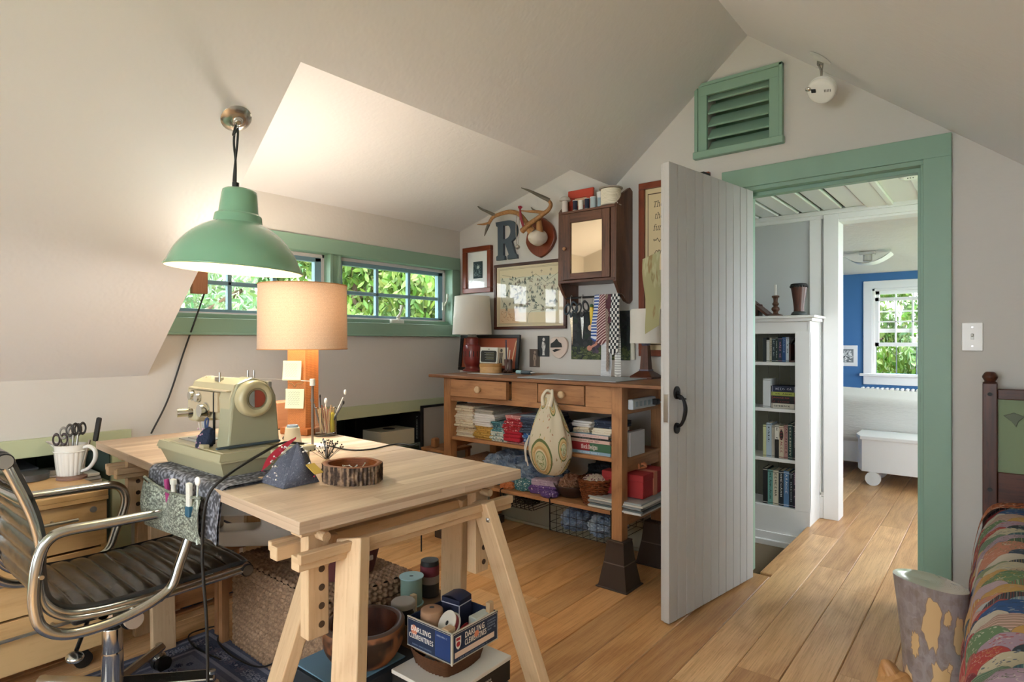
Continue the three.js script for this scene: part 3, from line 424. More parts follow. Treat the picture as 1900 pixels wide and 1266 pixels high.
// ------------------------------------------------------------ lamps
function lampLight(parent, p, color, i, size = 1.5) { const l = new THREE.PointLight(color, i, 0, 2); l.position.set(...p); l.castShadow = true; l.shadow.radius = size; parent.add(l); return l; }
{ // pendant
  const t = thing('pendant_lamp', 'sage green enamel dome pendant lamp hanging over the work table', 'pendant lamp', [-2.01, 1.465, 2.205]);
  const dome = new THREE.Group();
  const shade = lp([[.215, -.004], [.214, 0], [.205, .018], [.185, .06], [.15, .105], [.112, .135], [.085, .15], [.078, .155], [.074, .178], [.07, .182], [.066, .186]], 60), neck = [[.066, .18], [.063, .186], [.056, .25], [.054, .262], [.045, .268], [0, .27]];
  const tilt = new THREE.Matrix4().makeRotationAxis(V(.6, 0, .8), -.055).multiply(new THREE.Matrix4().makeRotationY(0));
  const green = mat('#7fae8e', .22, { clearcoat: .5, clearcoatRoughness: .15 });
  part('shade', [lathe(shade, 64).applyMatrix4(tilt), lathe(neck, 48).applyMatrix4(tilt)], green, t);
  part('shade_lining', lathe(shade.map(([r, y]) => [Math.max(r - .003, 0), y - .002]).concat([[0, .183]]), 64).applyMatrix4(tilt), mat('#d6ca94', .6, DS), t);
  part('rim', prep(new THREE.TorusGeometry(.2148, .0028, 8, 72)).rotateX(PI / 2).translate(0, -.003, 0).applyMatrix4(tilt), green, t);
  part('bulb', lathe(lp([[0, .02], [.022, .026], [.03, .05], [.024, .08], [.014, .1], [.013, .13], [0, .135]], 20), 24).applyMatrix4(tilt), mat('#ffffff', .4, { emissive: hex('#ffd9a0'), emissiveIntensity: 1.2 }), t);
  part('cord_grip', cyl(.011, .011, .022, 0, .28, 0, 14), m.black, t);
  part('cord', [tube([V(0, .28, 0), V(.0, .36, .0), V(-.004, .43, .004), V(.0, .485, 0)], .0038, 30), tube([V(-.012, .272, 0), V(-.014, .3, 0), V(.004, .36, .003), V(.02, .42, .004), V(.016, .47, 0), V(.004, .485, 0), V(-.002, .465, .004), V(.0, .45, .008), V(.012, .46, .006), V(.014, .47, 0)], .0038, 60)], m.black, t);
  const nrm = V(.6455, -.7638, 0), q = new THREE.Quaternion().setFromUnitVectors(V(0, 1, 0), nrm);
  part('canopy', [lathe(lp([[0, .026], [.01, .025], [.016, .014], [.03, .011], [.042, .006], [.05, .001], [.05, 0]], 30), 40).applyQuaternion(q).translate(.005, .507, 0), tube([V(.012, .49, 0), V(.016, .475, 0), V(.006, .462, 0), V(-.004, .472, 0)], .0035, 20)], mat('#c2bfb8', .2, { metalness: .9 }), t);
  lampLight(t, [0, -.0, 0], '#fff6e8', PENDANT_I, 2.5);
}
{ // table lamp
  const t = thing('table_lamp', 'lit table lamp with tall orange column and cream drum shade', 'table lamp', [-2.365, TY, 1.73], .28);
  const sh = mat('#e4cbb0', .9, { transmission: .24, thickness: 0, map: rep(T.weave, 14, 5), ...DS });
  part('shade', lathe([[.187, .368], [.185, .646], [.183, .646], [.185, .368]], 64), sh, t);
  part('shade_trim', [prep(new THREE.TorusGeometry(.1855, .0022, 6, 64)).rotateX(PI / 2).translate(0, .646, 0), prep(new THREE.TorusGeometry(.1868, .0022, 6, 64)).rotateX(PI / 2).translate(0, .368, 0)], mat('#b98a5c', .8), t);
  part('spider', [rod(V(-.184, .63, 0), V(.184, .63, 0), .002, 6), rod(V(0, .63, -.184), V(0, .63, .184), .002, 6), rod(V(0, .63, 0), V(0, .4, 0), .004, 8)], m.steel, t);
  part('column', bb(-.05, .05, .02, .4, -.042, .042, .004, 'x'), mat('#d98d52', .6, { map: rep(T.weave, 6, 6) }), t);
  part('foot', bb(-.075, .075, 0, .03, -.06, .06, .005), mat('#c98852', .5, { map: T.beechPlain }), t);
  part('bulb', lathe(lp([[0, .535], [.02, .54], [.03, .565], [.022, .595], [.013, .615], [0, .617]], 18).map(([r, y]) => [r, y]), 24), mat('#ffffff', .4, { emissive: hex('#ffcf90'), emissiveIntensity: 2.5 }), t);
  const l = lampLight(t, [0, .57, 0], '#fff3e2', LAMP_I, 2.5);
}
// ------------------------------------------------------------ sewing machine and what lies on the table
const cream = mat('#9d9b80', .35, { clearcoat: .2 }), creamHi = mat('#b4aa8a', .35, { clearcoat: .2 });
{
  const t = thing('sewing_machine', 'vintage olive and cream sewing machine with large hand wheel in its open case', 'sewing machine', [-1.93, TY + .006, 2.3], 0);
  const base = (x0, x1, z0, z1, y0, y1, fl) => { const g = prep(new THREE.BoxGeometry(1, 1, 1, 1, 1, 1)); return displace(g, (p) => { const top = p.y > 0; return V(top ? (p.x < 0 ? x0 : x1) : (p.x < 0 ? x0 + fl : x1 - fl), top ? y1 : y0, top ? (p.z < 0 ? z0 : z1) : (p.z < 0 ? z0 + fl : z1 - fl)); }); };
  const f = (g) => { g.computeVertexNormals(); return uvw(g); };
  part('case_base', [f(base(-.215, .205, -.09, .088, 0, .044, .016)), bb(-.222, .212, .044, .052, -.096, .094, .003), f(base(-.222, .206, -.092, .09, .052, .072, -.006))], mat('#a8a282', .4), t);
  part('bed_plate', bb(-.21, .2, .07, .075, -.08, .08, .002), creamHi, t);
  part('needle_plate', [bb(-.17, -.05, .074, .0775, -.035, .05, .001), bb(-.15, -.09, .077, .08, .0, .03, .001)], m.steel, t);
  part('column', [(() => { const g = ext(shapeOf([[-.05, 0], [.105, 0], [.092, .15], [.075, .188], [.02, .205], [-.02, .19], [-.036, .15]]), .062, .006); return g.rotateY(PI / 2); })().translate(.085, .074, -.012)], cream, t);
  part('arm', [(() => { const g = ext(shapeOf([[-.03, .09], [.066, .09], [.078, .11], [.08, .175], [.07, .19], [.015, .205], [-.02, .19], [-.034, .15]]), .265, .005); return g.rotateY(PI / 2); })().translate(-.125, .072, -.004)], creamHi, t);
  part('head', bb(-.145, -.075, .135, .25, -.075, .036, .012), creamHi, t);
  part('control_panel', [bb(-.118, .078, .178, .24, .03, .041, .003, 'x'), bb(-.12, .14, .244, .248, .026, .041, .001, 'x')], mat('#b9a88a', .35), t);
  part('side_panel', bb(.055, .06, .08, .24, .036, .044, .002), m.black, t);
  for (const [x, y, r, d] of [[-.085, .222, .0145, .014], [-.04, .218, .0145, .014], [.008, .182, .021, .024]]) part('dial', [cyl(r * .92, r, d, 0, 0, 0, 24).rotateX(PI / 2).translate(x, y, .04 + d / 2), cyl(r * 1.15, r * 1.15, .004, 0, 0, 0, 24).rotateX(PI / 2).translate(x, y, .042)], m.chrome, t);
  part('tension_dial', [rod(V(-.115, .165, .034), V(-.128, .165, .072), .014, 20), rod(V(-.112, .165, .03), V(-.116, .165, .044), .018, 20)], m.chrome, t);
  part('hand_wheel', [lathe(lp([[0, .03], [.028, .03], [.034, .036], [.046, .038], [.054, .03], [.055, .014], [.05, .002], [0, 0]], 40), 48).rotateZ(-PI / 2).translate(.15, .222, -.03)], mat('#b5ab86', .3, { clearcoat: .3 }), t);
  part('wheel_dish', [lathe([[.03, .0325], [.046, .0345], [.044, .0355], [.03, .0335]], 48).rotateZ(-PI / 2).translate(.151, .222, -.03)], mat('#8f8a6c', .4), t);
  part('wheel_hub', [cyl(.026, .026, .006, 0, 0, 0, 32).rotateZ(PI / 2).translate(.182, .222, -.03)], mat('#8f3f2c', .4), t);
  part('wheel_clutch', [ext(new THREE.Shape().absarc(0, 0, .0262, 1.9, 4.4), .008).rotateY(PI / 2).translate(.178, .222, -.03)], m.chrome, t);
  for (const z of [-.045, -.065]) part('spool_pin', rod(V(.1, .25, z), V(.1, .305, z), .003, 8), m.steel, t);
  part('spool_pin', rod(V(.03, .26, .01), V(.03, .298, .01), .0035, 8), m.steel, t);
  for (const x of [-.1, -.065, -.03]) part('thread_guide', [sph(.005, x, .277, -.01, 1, 1, 1, 8), rod(V(x, .262, -.01), V(x, .277, -.01), .002, 6)], creamHi, t);
  part('bobbin_winder', [bb(-.002, .03, .27, .283, -.004, .012, .003), cyl(.01, .01, .018, .15, .262, -.085, 14)], m.steel, t);
  part('needle_bar', [rod(V(-.1, .138, .0), V(-.1, .09, .0), .003, 8), rod(V(-.088, .138, .01), V(-.088, .1, .01), .0025, 8), bb(-.108, -.092, .079, .084, -.012, .014, .001)], m.steel, t);
  part('switch_box', [bb(.2, .235, .046, .066, -.2, -.06, .004, 'z'), bb(.17, .2, .0, .046, -.2, -.09, .004, 'z')], mat('#cbc3a2', .45), t);
  part('extension_leaf', [bx(.01, .007, .2, .158, .082, -.02, .002)], mat('#3d4a52', .5), t);
  part('foot_guard', bx(.03, .012, .02, .07, .08, .075, .003), creamHi, t);
}
{
  const c = thing('hanging_pincushion', 'dark blue knitted pincushion hung on the front of the sewing machine', 'pincushion', [-1.885, .915, 2.36]);
  const g = sph(.028, 0, 0, 0, 1, 1.75, .85, 28); displace(g, (p) => { const r = 1 + .12 * noise(p.x * 90, p.y * 90, p.z * 90); return V(p.x * r + .012 * Math.sin(p.y * 25), p.y * r, p.z * r); });
  part('body', g.rotateZ(-.35), mat('#23304a', .95, { map: rep(T.weave, 3, 3) }), c);
  part('loop', tube([V(.012, .04, 0), V(.018, .07, 0), V(.008, .062, .004), V(.01, .04, .004)], .003, 16), mat('#3a4a70', .9), c);
  seed(5); part('pin_heads', mg(...Array.from({ length: 12 }, () => { const a = rnd(0, 6), y = rnd(-.02, .05); return sph(.0028, Math.cos(a) * .024 + .012 * Math.sin(y * 25), y, Math.abs(Math.sin(a)) * .024, 1, 1, 1, 6); })), mat('#c9a0b8', .4), c).userData.kind = 'stuff';
}
{ // knitted organiser mat under the machine, hanging over the table edge
  const t = thing('organizer_mat', 'grey tweed sewing organizer mat under the machine draped over the table edge', 'mat', [0, 0, 0]);
  T.knit = dataTex(256, 256, (u, v) => { const n = pn(u * 64, v * 64, 64, 64, 5), k = pn(u * 20, v * 30, 20, 30, 8), q = 70 + 130 * (n > .5 ? n : n * .5) * (0.6 + .5 * k); return [q, q * 1.0, q * 1.04]; });
  T.knitG = dataTex(256, 256, (u, v) => { const n = pn(u * 90, v * 40, 90, 40, 15), k = pn(u * 12, v * 6, 12, 6, 18), q = 95 + 120 * (n - .2) * (.6 + .6 * k); return [q, q * 1.04, q * .94]; });
  const kn = mat('#e6e8ec', 1, { map: T.knit, bumpMap: T.knit, bumpScale: .003, ...DS }), kg = mat('#ffffff', 1, { map: T.knitG, bumpMap: T.knitG, bumpScale: .004, ...DS });
  const x0 = -2.105, x1 = -1.622, ze = 2.428;
  const sheet = (off, x0, x1, z0, yb, wav) => grid(24, 40, (u, v) => { const x = lerp(x0, x1, u), s = v, top = ze - z0, L = top + (TY - yb), d = s * L; const lean = .008 * Math.sin(x * 38) * wav; if (d < top - .012) return V(x, TY + .003 + off, z0 + d); const a = sat((d - (top - .012)) / .03) * PI / 2; if (a < PI / 2) return V(x, TY - .012 + Math.cos(a) * (.015 + off), ze - .012 + Math.sin(a) * (.015 + off)); const h = d - top - .018; return V(x + (x - (x0 + x1) / 2) * -.04 * h, TY - .012 - h, ze + .003 + off + lean * sat(h * 12) + .03 * h); });
  part('mat', [sheet(.0, x0, x1, 2.2, .665, 1), sheet(.006, x0, x1, 2.2, .665, 1)], kn, t);
  part('pocket', [grid(20, 14, (u, v) => { const x = lerp(x0 + .004, x1 - .08, u); return V(x, lerp(.79 - .015 * Math.sin(u * PI), .64 + .02 * u, v), ze + .02 + .014 * Math.sin(u * PI * 4) * (1 - v) + .012 * Math.sin(v * PI) + .004); }), tube([V(x0, .79, ze + .023), V(x0 + .13, .778, ze + .03), V(x0 + .26, .774, ze + .026), V(x1 - .08, .787, ze + .024)], .0045, 30)], kg, t);
}
{ // tools in the pocket
  solo('marker_pen', 'magenta marker standing in the organizer pocket', 'pen', [rod(V(-1.93, .73, 2.447), V(-1.935, .807, 2.452), .007, 12)], mat('#9a2f6c', .5));
  solo('seam_roller', 'white plastic roller handle in the organizer pocket beside the magenta marker', 'sewing tool', [rod(V(-1.885, .72, 2.447), V(-1.885, .8, 2.452), .007, 12), bx(.022, .018, .014, -1.885, .806, 2.452, .004)], mat('#dcdcd0', .4));
  const r = thing('rotary_cutter', 'white cutter with a blue grip in the organizer pocket', 'cutter', [-1.775, .775, 2.454]); part('body', [bx(.022, .075, .012, 0, 0, 0, .004), bx(.02, .03, .014, 0, .03, 0, .004)], mat('#e0e0d6', .4), r); part('grip', bx(.026, .03, .016, .004, -.035, .002, .005), mat('#2a5c74', .5), r);
  const s = thing('tracing_wheel', 'thin white stick with a round head in the organizer pocket', 'sewing tool', [-1.73, .715, 2.452]); part('stick', rod(V(0, -.06, 0), V(.004, .11, 0), .003, 8), mat('#cfd6cc', .5), s); part('head', sph(.013, .004, .116, 0, 1, 1, .5, 14), m.whiteGloss, s);
}
{ // pyramid pincushion
  const t = thing('pyramid_pincushion', 'grey quilted pyramid pincushion with red felt leaf and pearl pins', 'pincushion', [-1.565, TY + .001, 2.265], .1);
  T.vermicelli = dataTex(256, 256, (u, v) => { const a = pn(u * 14, v * 14, 14, 14, 2) - .5, b = pn(u * 30, v * 30, 30, 30, 4) - .5; const l = Math.abs(a + b * .35) < .022; return l ? [222, 224, 230] : mix3([118, 124, 138], [150, 154, 166], pn(u * 60, v * 60, 60, 60, 7)); });
  const A = V(.012, .112, -.012), base = [V(-.085, 0, .045), V(.05, 0, .062), V(.06, 0, -.05), V(-.06, 0, -.055)];
  const faceG = (a, b, c) => grid(18, 18, (u, v) => { const p = a.clone().lerp(b, u).lerp(c, v), n = b.clone().sub(a).cross(c.clone().sub(a)).normalize(), k = Math.sin(PI * u) * Math.sin(PI * Math.min(v, .999)) * (1 - v * .3); return p.addScaledVector(n, .026 * k); });
  part('body', [faceG(base[0], base[1], A), faceG(base[1], base[2], A), faceG(base[2], base[3], A), faceG(base[3], base[0], A)], mat('#a4a4ac', .9, { map: rep(T.vermicelli, 1.2, 1.2), bumpMap: rep(T.vermicelli, 1.2, 1.2), bumpScale: .001, ...DS }), t);
  part('felt_leaf', [grid(16, 8, (u, v) => { const p = V(-.056, .034, .05).lerp(A.clone().add(V(-.002, .008, 0)), u), w = .022 * Math.sin(PI * Math.pow(u, .8)); return p.add(V((v - .5) * w * .9 + .004, Math.sin(PI * v) * .006 + .004 + .012 * Math.sin(PI * u), (v - .5) * w * -.9 + .006)); })], mat('#9c2230', .95, DS), t);
  part('folded_tag', [bx(.045, .002, .03, .045, .075, -.02, .0005).rotateZ(-.5)], mat('#c9a94a', .8), t);
  seed(9); const cols = ['#e9e6e0', '#b0324a', '#e0d8d8']; for (let i = 0; i < 30; i++) { const u = rnd(.1, .9), v = rnd(.1, .85), f = pick([0, 0, 1, 3]), a = base[f], b = base[(f + 1) % 4], p = a.clone().lerp(b, u).lerp(A, v), n = b.clone().sub(a).cross(A.clone().sub(a)).normalize(); p.addScaledVector(n, .018); const q = p.clone().addScaledVector(n, rnd(.004, .012)); part('pin', [rod(p, q, .0007, 5), sph(.0026, q.x, q.y, q.z, 1, 1, 1, 8)], pinMat(pick(cols)), t); }
  part('wood_scrap', sph(.02, -.088, .004, .03, 1.2, .3, .7, 10), m.beechP, t);
}
function pinMat(c) { pinMat.c ??= {}; return pinMat.c[c] ??= mat(c, .3); }
{ // bark bowl on the table
  const t = thing('bark_bowl', 'oval bark edged wooden bowl of clear pins on the table', 'bowl', [-1.455, TY, 2.135], .3);
  T.bark = dataTex(512, 256, (u, v) => { const r = pn(u * 70, v * 2, 70, 2, 2), s = pn(u * 160, v * 12, 160, 12, 6), k = sat((r - .38) * 2.4); return mix3([58, 44, 36], [150, 122, 96], sat(k * .9 + (s - .5) * .5)); });
  const sx = 1.0, R = (a) => 1 + .03 * Math.sin(a * 3) + .02 * Math.sin(a * 7);
  const wallG = (r, y0, y1, bump, nr) => grid(320, 8, (u, v) => { const a = u * 2 * PI, b = r * R(a) + bump * (.5 + .5 * Math.sin(a * 46 + 2 * noise(a * 6, v * 3))) * (.7 + .5 * noise(a * 20, v * 8)); return V(Math.cos(a) * b, lerp(y0, y1, v), Math.sin(a) * b * .86); }, !nr);
  part('bark', wallG(.085, 0, .05, .007), mat('#ffffff', .95, { map: rep(T.bark, 1, 1), ...DS }), t);
  part('rim', [grid(90, 4, (u, v) => { const a = u * 2 * PI, r = lerp(.072, .0885, v) * R(a); return V(Math.cos(a) * r, .0505 + .002 * Math.sin(v * PI), Math.sin(a) * r * .86); }), wallG(.072, .014, .0505, 0, true), cyl(.072, .072, .014, 0, .007, 0, 40).scale(1, 1, .86)], mat('#b98a58', .5, { map: T.pine, ...DS }), t);
  seed(3); const pins = []; for (let i = 0; i < 60; i++) { const a = rnd(0, 6.28), r = rnd(0, .058), p = V(Math.cos(a) * r, rnd(.016, .034), Math.sin(a) * r * .86), b = rnd(0, 6.28), q = p.clone().add(V(Math.cos(b) * .014, rnd(-.004, .01), Math.sin(b) * .014)); pins.push(rod(p, q, .0012, 5), sph(.0024, q.x, q.y, q.z, 1, 1, 1, 6)); }
  part('pins', pins, mat('#d6d2c6', .2), t).userData.kind = 'stuff';
}
{ // bouquet of black headed pins
  const t = thing('pin_bouquet', 'small wooden bead holding a spray of fine black headed pins', 'pin holder', [-1.66, TY, 2.085]);
  part('holder', sph(.016, 0, .015, 0, 1, .95, 1, 18), m.beechP, t);
  seed(21); for (let i = 0; i < 42; i++) { const a = rnd(0, 6.28), k = rnd(.1, .9), q = V(Math.cos(a) * .062 * k, .092 - .04 * k * k + rnd(-.008, .004), Math.sin(a) * .062 * k); part('pin', [rod(V(0, .024, 0), q, .0006, 5), sph(.0027, q.x, q.y, q.z, 1, 1, 1, 8)], i % 9 ? m.black : pinMat('#e9e6e0'), t); }
}
{
  const t = thing('thread_cone', 'cone of cream sewing thread standing behind the pincushion', 'thread cone', [-2.1, TY, 1.94]);
  const pr = []; for (let i = 0; i <= 44; i++) pr.push([.0335 - .009 * i / 44 + .0012 * (i % 2), .012 + i * .0014]); part('thread', lathe([[.02, .012], ...pr, [.012, .074]], 40), mat('#e2d9c0', .9), t); part('cone', lathe([[0, 0], [.034, 0], [.034, .012], [.0205, .082], [.012, .082], [.012, .07]], 36), mat('#8fa2b4', .5), t);
  const s = thing('thread_stand', 'tall grey thread guide pole with a white cap behind the pincushion', 'thread stand', [-2.02, TY, 1.905]);
  part('pole', rod(V(0, .01, 0), V(0, .235, 0), .0048, 14), mat('#8d8580', .35, { metalness: .6 }), s); part('cap', [cyl(.01, .01, .026, 0, .247, 0, 20), rod(V(0, .25, 0), V(-.045, .252, .02), .0012, 6)], m.whiteGloss, s); part('foot', cyl(.05, .055, .008, 0, .004, 0, 30), m.white, s);
  solo('sewing_thread', 'white thread running from the thread stand to the sewing machine', 'thread', tube([V(-2.02, 1.07, 1.905), V(-1.95, 1.083, 2.04), V(-1.87, 1.1, 2.22), V(-1.9, 1.106, 2.3), V(-2.03, 1.1, 2.3), V(-2.04, 1.02, 2.32), V(-2.03, .91, 2.31)], .0007, 60, false, 5), m.whiteGloss);
}
{ // glass jar of brushes and swabs
  const t = thing('glass_jar', 'straight clear glass jar full of brushes and wooden sticks', 'jar', [-2.235, TY, 1.705]);
  part('glass', lathe([[0, 0], [.044, 0], [.0465, .003], [.0465, .116], [.0455, .118], [.0438, .116], [.0438, .012], [.04, .008], [0, .008]], 48), mat('#f4fbff', .03, { transmission: 1, thickness: .003, ior: 1.45 }), t);
}
seed(31);
for (let i = 0; i < 24; i++) { const a = rnd(0, 6.28), r0 = .03 * Math.sqrt(rnd()), p = V(-2.235 + Math.cos(a) * r0, TY + .012, 1.705 + Math.sin(a) * r0), b = a + rnd(-.6, .6), r1 = rnd(.02, .036), L = rnd(.1, .135), q = V(-2.235 + Math.cos(b) * r1, TY + L, 1.705 + Math.sin(b) * r1); solo('wooden_stick', 'thin pale wooden stick crowded in the glass jar', 'stick', rod(p, q, .0024, 7), i % 4 ? m.beechP : mat('#b06a5a', .6), 'wooden sticks in the glass jar'); }
{
  const jarItem = (n, l, c, top, col, w, dx, dz) => { const o = thing(n, l, c, [-2.235 + dx, TY + .01, 1.705 + dz]); part('shaft', rod(V(0, 0, 0), V(top[0] * .8, top[1] * .8, top[2] * .8), w, 10), mat(col, .4), o); return o; };
  const b1 = jarItem('cotton_swab', 'white tipped swab leaning furthest right out of the glass jar', 'swab', [.06, .19, -.06], '#e4e2dc', .0022, .005, -.004); part('tip', sph(.006, .054, .174, -.054, 1, 1.9, 1, 12), m.white, b1);
  const b2 = jarItem('paint_brush', 'grey handled brush leaning right in the glass jar', 'brush', [.066, .158, -.056], '#55585a', .004, .006, .0); part('tip', sph(.005, .055, .131, -.047, 1, 1.9, 1, 10), m.black, b2);
  const b3 = jarItem('cotton_swab', 'white tipped swab upright in the middle of the glass jar', 'swab', [.004, .165, .0], '#e4e2dc', .002, 0, 0); part('tip', sph(.007, .003, .137, 0, 1, 1.9, 1, 12), m.white, b3);
  const b4 = jarItem('paint_brush', 'dark thin brush standing tallest at the left of the glass jar', 'brush', [-.008, .19, .01], '#2c2a2a', .0025, -.012, .006); part('tip', sph(.0035, -.0065, .157, .008, 1, 2.4, 1, 10), m.black, b4);
  const b5 = jarItem('scissors', 'small grey snips leaning left in the glass jar', 'scissors', [-.04, .16, .025], '#6d6a68', .0032, -.01, .01); part('loop', prep(new THREE.TorusGeometry(.01, .0025, 8, 20)).translate(-.036, .14, .023), mat('#6d6a68', .4), b5);
  solo('yellow_chalk_stick', 'short thick yellow chalk stick in the right half of the glass jar', 'chalk', [bx(.02, .085, .016, -2.212, TY + .056, 1.69, .005)], mat('#d3bf45', .8));
  solo('yellow_eraser', 'second yellow stick beside the chalk in the glass jar', 'chalk', [bx(.014, .08, .012, -2.222, TY + .052, 1.672, .004).rotateX(0)], mat('#c9a83c', .8));
}
{ // small wooden radio
  const t = thing('table_radio', 'small wooden table radio with cream front behind the lamp', 'radio', [-2.585, TY, 1.71], .12);
  part('cabinet', bb(-.045, .045, .004, .124, -.06, .05, .005, 'z'), mat('#c9a08a', .5, { map: T.beechPlain }), t);
  part('front_panel', bb(-.038, .03, .016, .114, .0495, .053, .002), mat('#d8c9a8', .6), t); part('dial', cyl(.026, .026, .006, 0, 0, 0, 30).rotateX(PI / 2).translate(-.006, .066, .055), mat('#ece4cf', .5), t);
  for (const x of [-.035, .035]) part('foot', bx(.012, .005, .09, x, .0025, 0, .001), m.black, t);
}
{ // notes on the lamp column
  T.note = canvasTex(128, 128, (c, W) => { c.fillStyle = '#cbdcbc'; c.fillRect(0, 0, W, W); c.strokeStyle = '#6f7a86'; c.lineWidth = 1.6; for (let i = 0; i < 7; i++) { c.beginPath(); let y = 22 + i * 13; c.moveTo(18, y); for (let x = 18; x < 100; x += 5) c.lineTo(x, y + Math.sin(x * .9 + i * 2) * 3); c.stroke(); } });
  const nm = mat('#ffffff', .9, { map: T.note, ...DS });
  const A = Math.atan2(2.365, 1.47);
  const note = (y, l, dx) => { const g = grid(6, 6, (u, v) => V((u - .5) * .083 + dx, (v - .5) * .083, .008 * Math.pow(1 - v, 2))); g.translate(0, y, .062).rotateY(.55).translate(-2.365, TY, 1.73); solo('sticky_note', l, 'sticky note', g, nm); };
  note(.277, 'upper pale green sticky note on the orange lamp column', -.018); note(.157, 'lower pale green sticky note on the orange lamp column', -.006);
  solo('wire_clip', 'small copper wire clip between the two notes on the lamp column', 'clip', tube([V(-.03, .0, 0), V(-.01, .0, .004), V(0, -.016, .004), V(.01, .0, .004), V(.03, .002, 0), V(.034, .01, 0), V(-.028, .01, 0)], .0018, 30).translate(0, .222, .072).rotateY(.55).translate(-2.365, TY, 1.73), mat('#8a6a44', .4, { metalness: .7 }));
}
// cords
solo('lamp_cord', 'thin black cord lying across the table top behind the bowl', 'cord', tube([V(-2.34, TY + .006, 1.82), V(-2.275, TY + .004, 1.877), V(-2.15, TY + .004, 1.9), V(-2.016, TY + .004, 1.86), V(-1.85, TY + .004, 1.86), V(-1.80, TY + .004, 1.8), V(-1.815, TY + .004, 1.68), V(-1.745, TY + .004, 1.655), V(-1.73, TY - .03, 1.62), V(-1.75, .4, 1.6)], .003, 90), m.black);
solo('machine_cord', 'black power cord hanging from the sewing machine down to the floor', 'cord', tube([V(-1.735, .89, 2.12), V(-1.72, .905, 2.2), V(-1.66, .895, 2.3), V(-1.625, .855, 2.42), V(-1.63, .8, 2.47), V(-1.645, .65, 2.475), V(-1.63, .45, 2.47), V(-1.615, .2, 2.475), V(-1.58, .02, 2.5), V(-1.6, .005, 2.42)], .0042, 120), m.black);
solo('loose_cable', 'thin black cord running loosely across the floor under the table', 'cord', tube([V(-1.7, .5, 2.09), V(-1.73, .34, 2.085), V(-1.85, .2, 2.08), V(-2.05, .05, 2.075), V(-2.25, .012, 2.08), V(-2.45, .01, 2.06), V(-2.56, .01, 1.98), V(-2.6, .01, 2.1), V(-2.48, .01, 2.14), V(-2.3, .01, 2.12)], .0032, 90), m.black);
solo('wall_cord', 'black cord running down the wall from the window to the desk', 'cord', tube([V(-3.05, 1.46, 1.845), V(-3.06, 1.331, 1.883), V(-3.068, 1.173, 1.933), V(-3.07, .943, 2.006), V(-3.06, .79, 2.083)], .0042, 40), m.black);
solo('wooden_block', 'rough pinkish wooden block fixed at the left edge of the window', 'wooden block', bb(-3.075, -3.045, 1.452, 1.6, 1.83, 1.905, .004, 'y'), mat('#cda79a', .8, { map: T.beechPlain }));
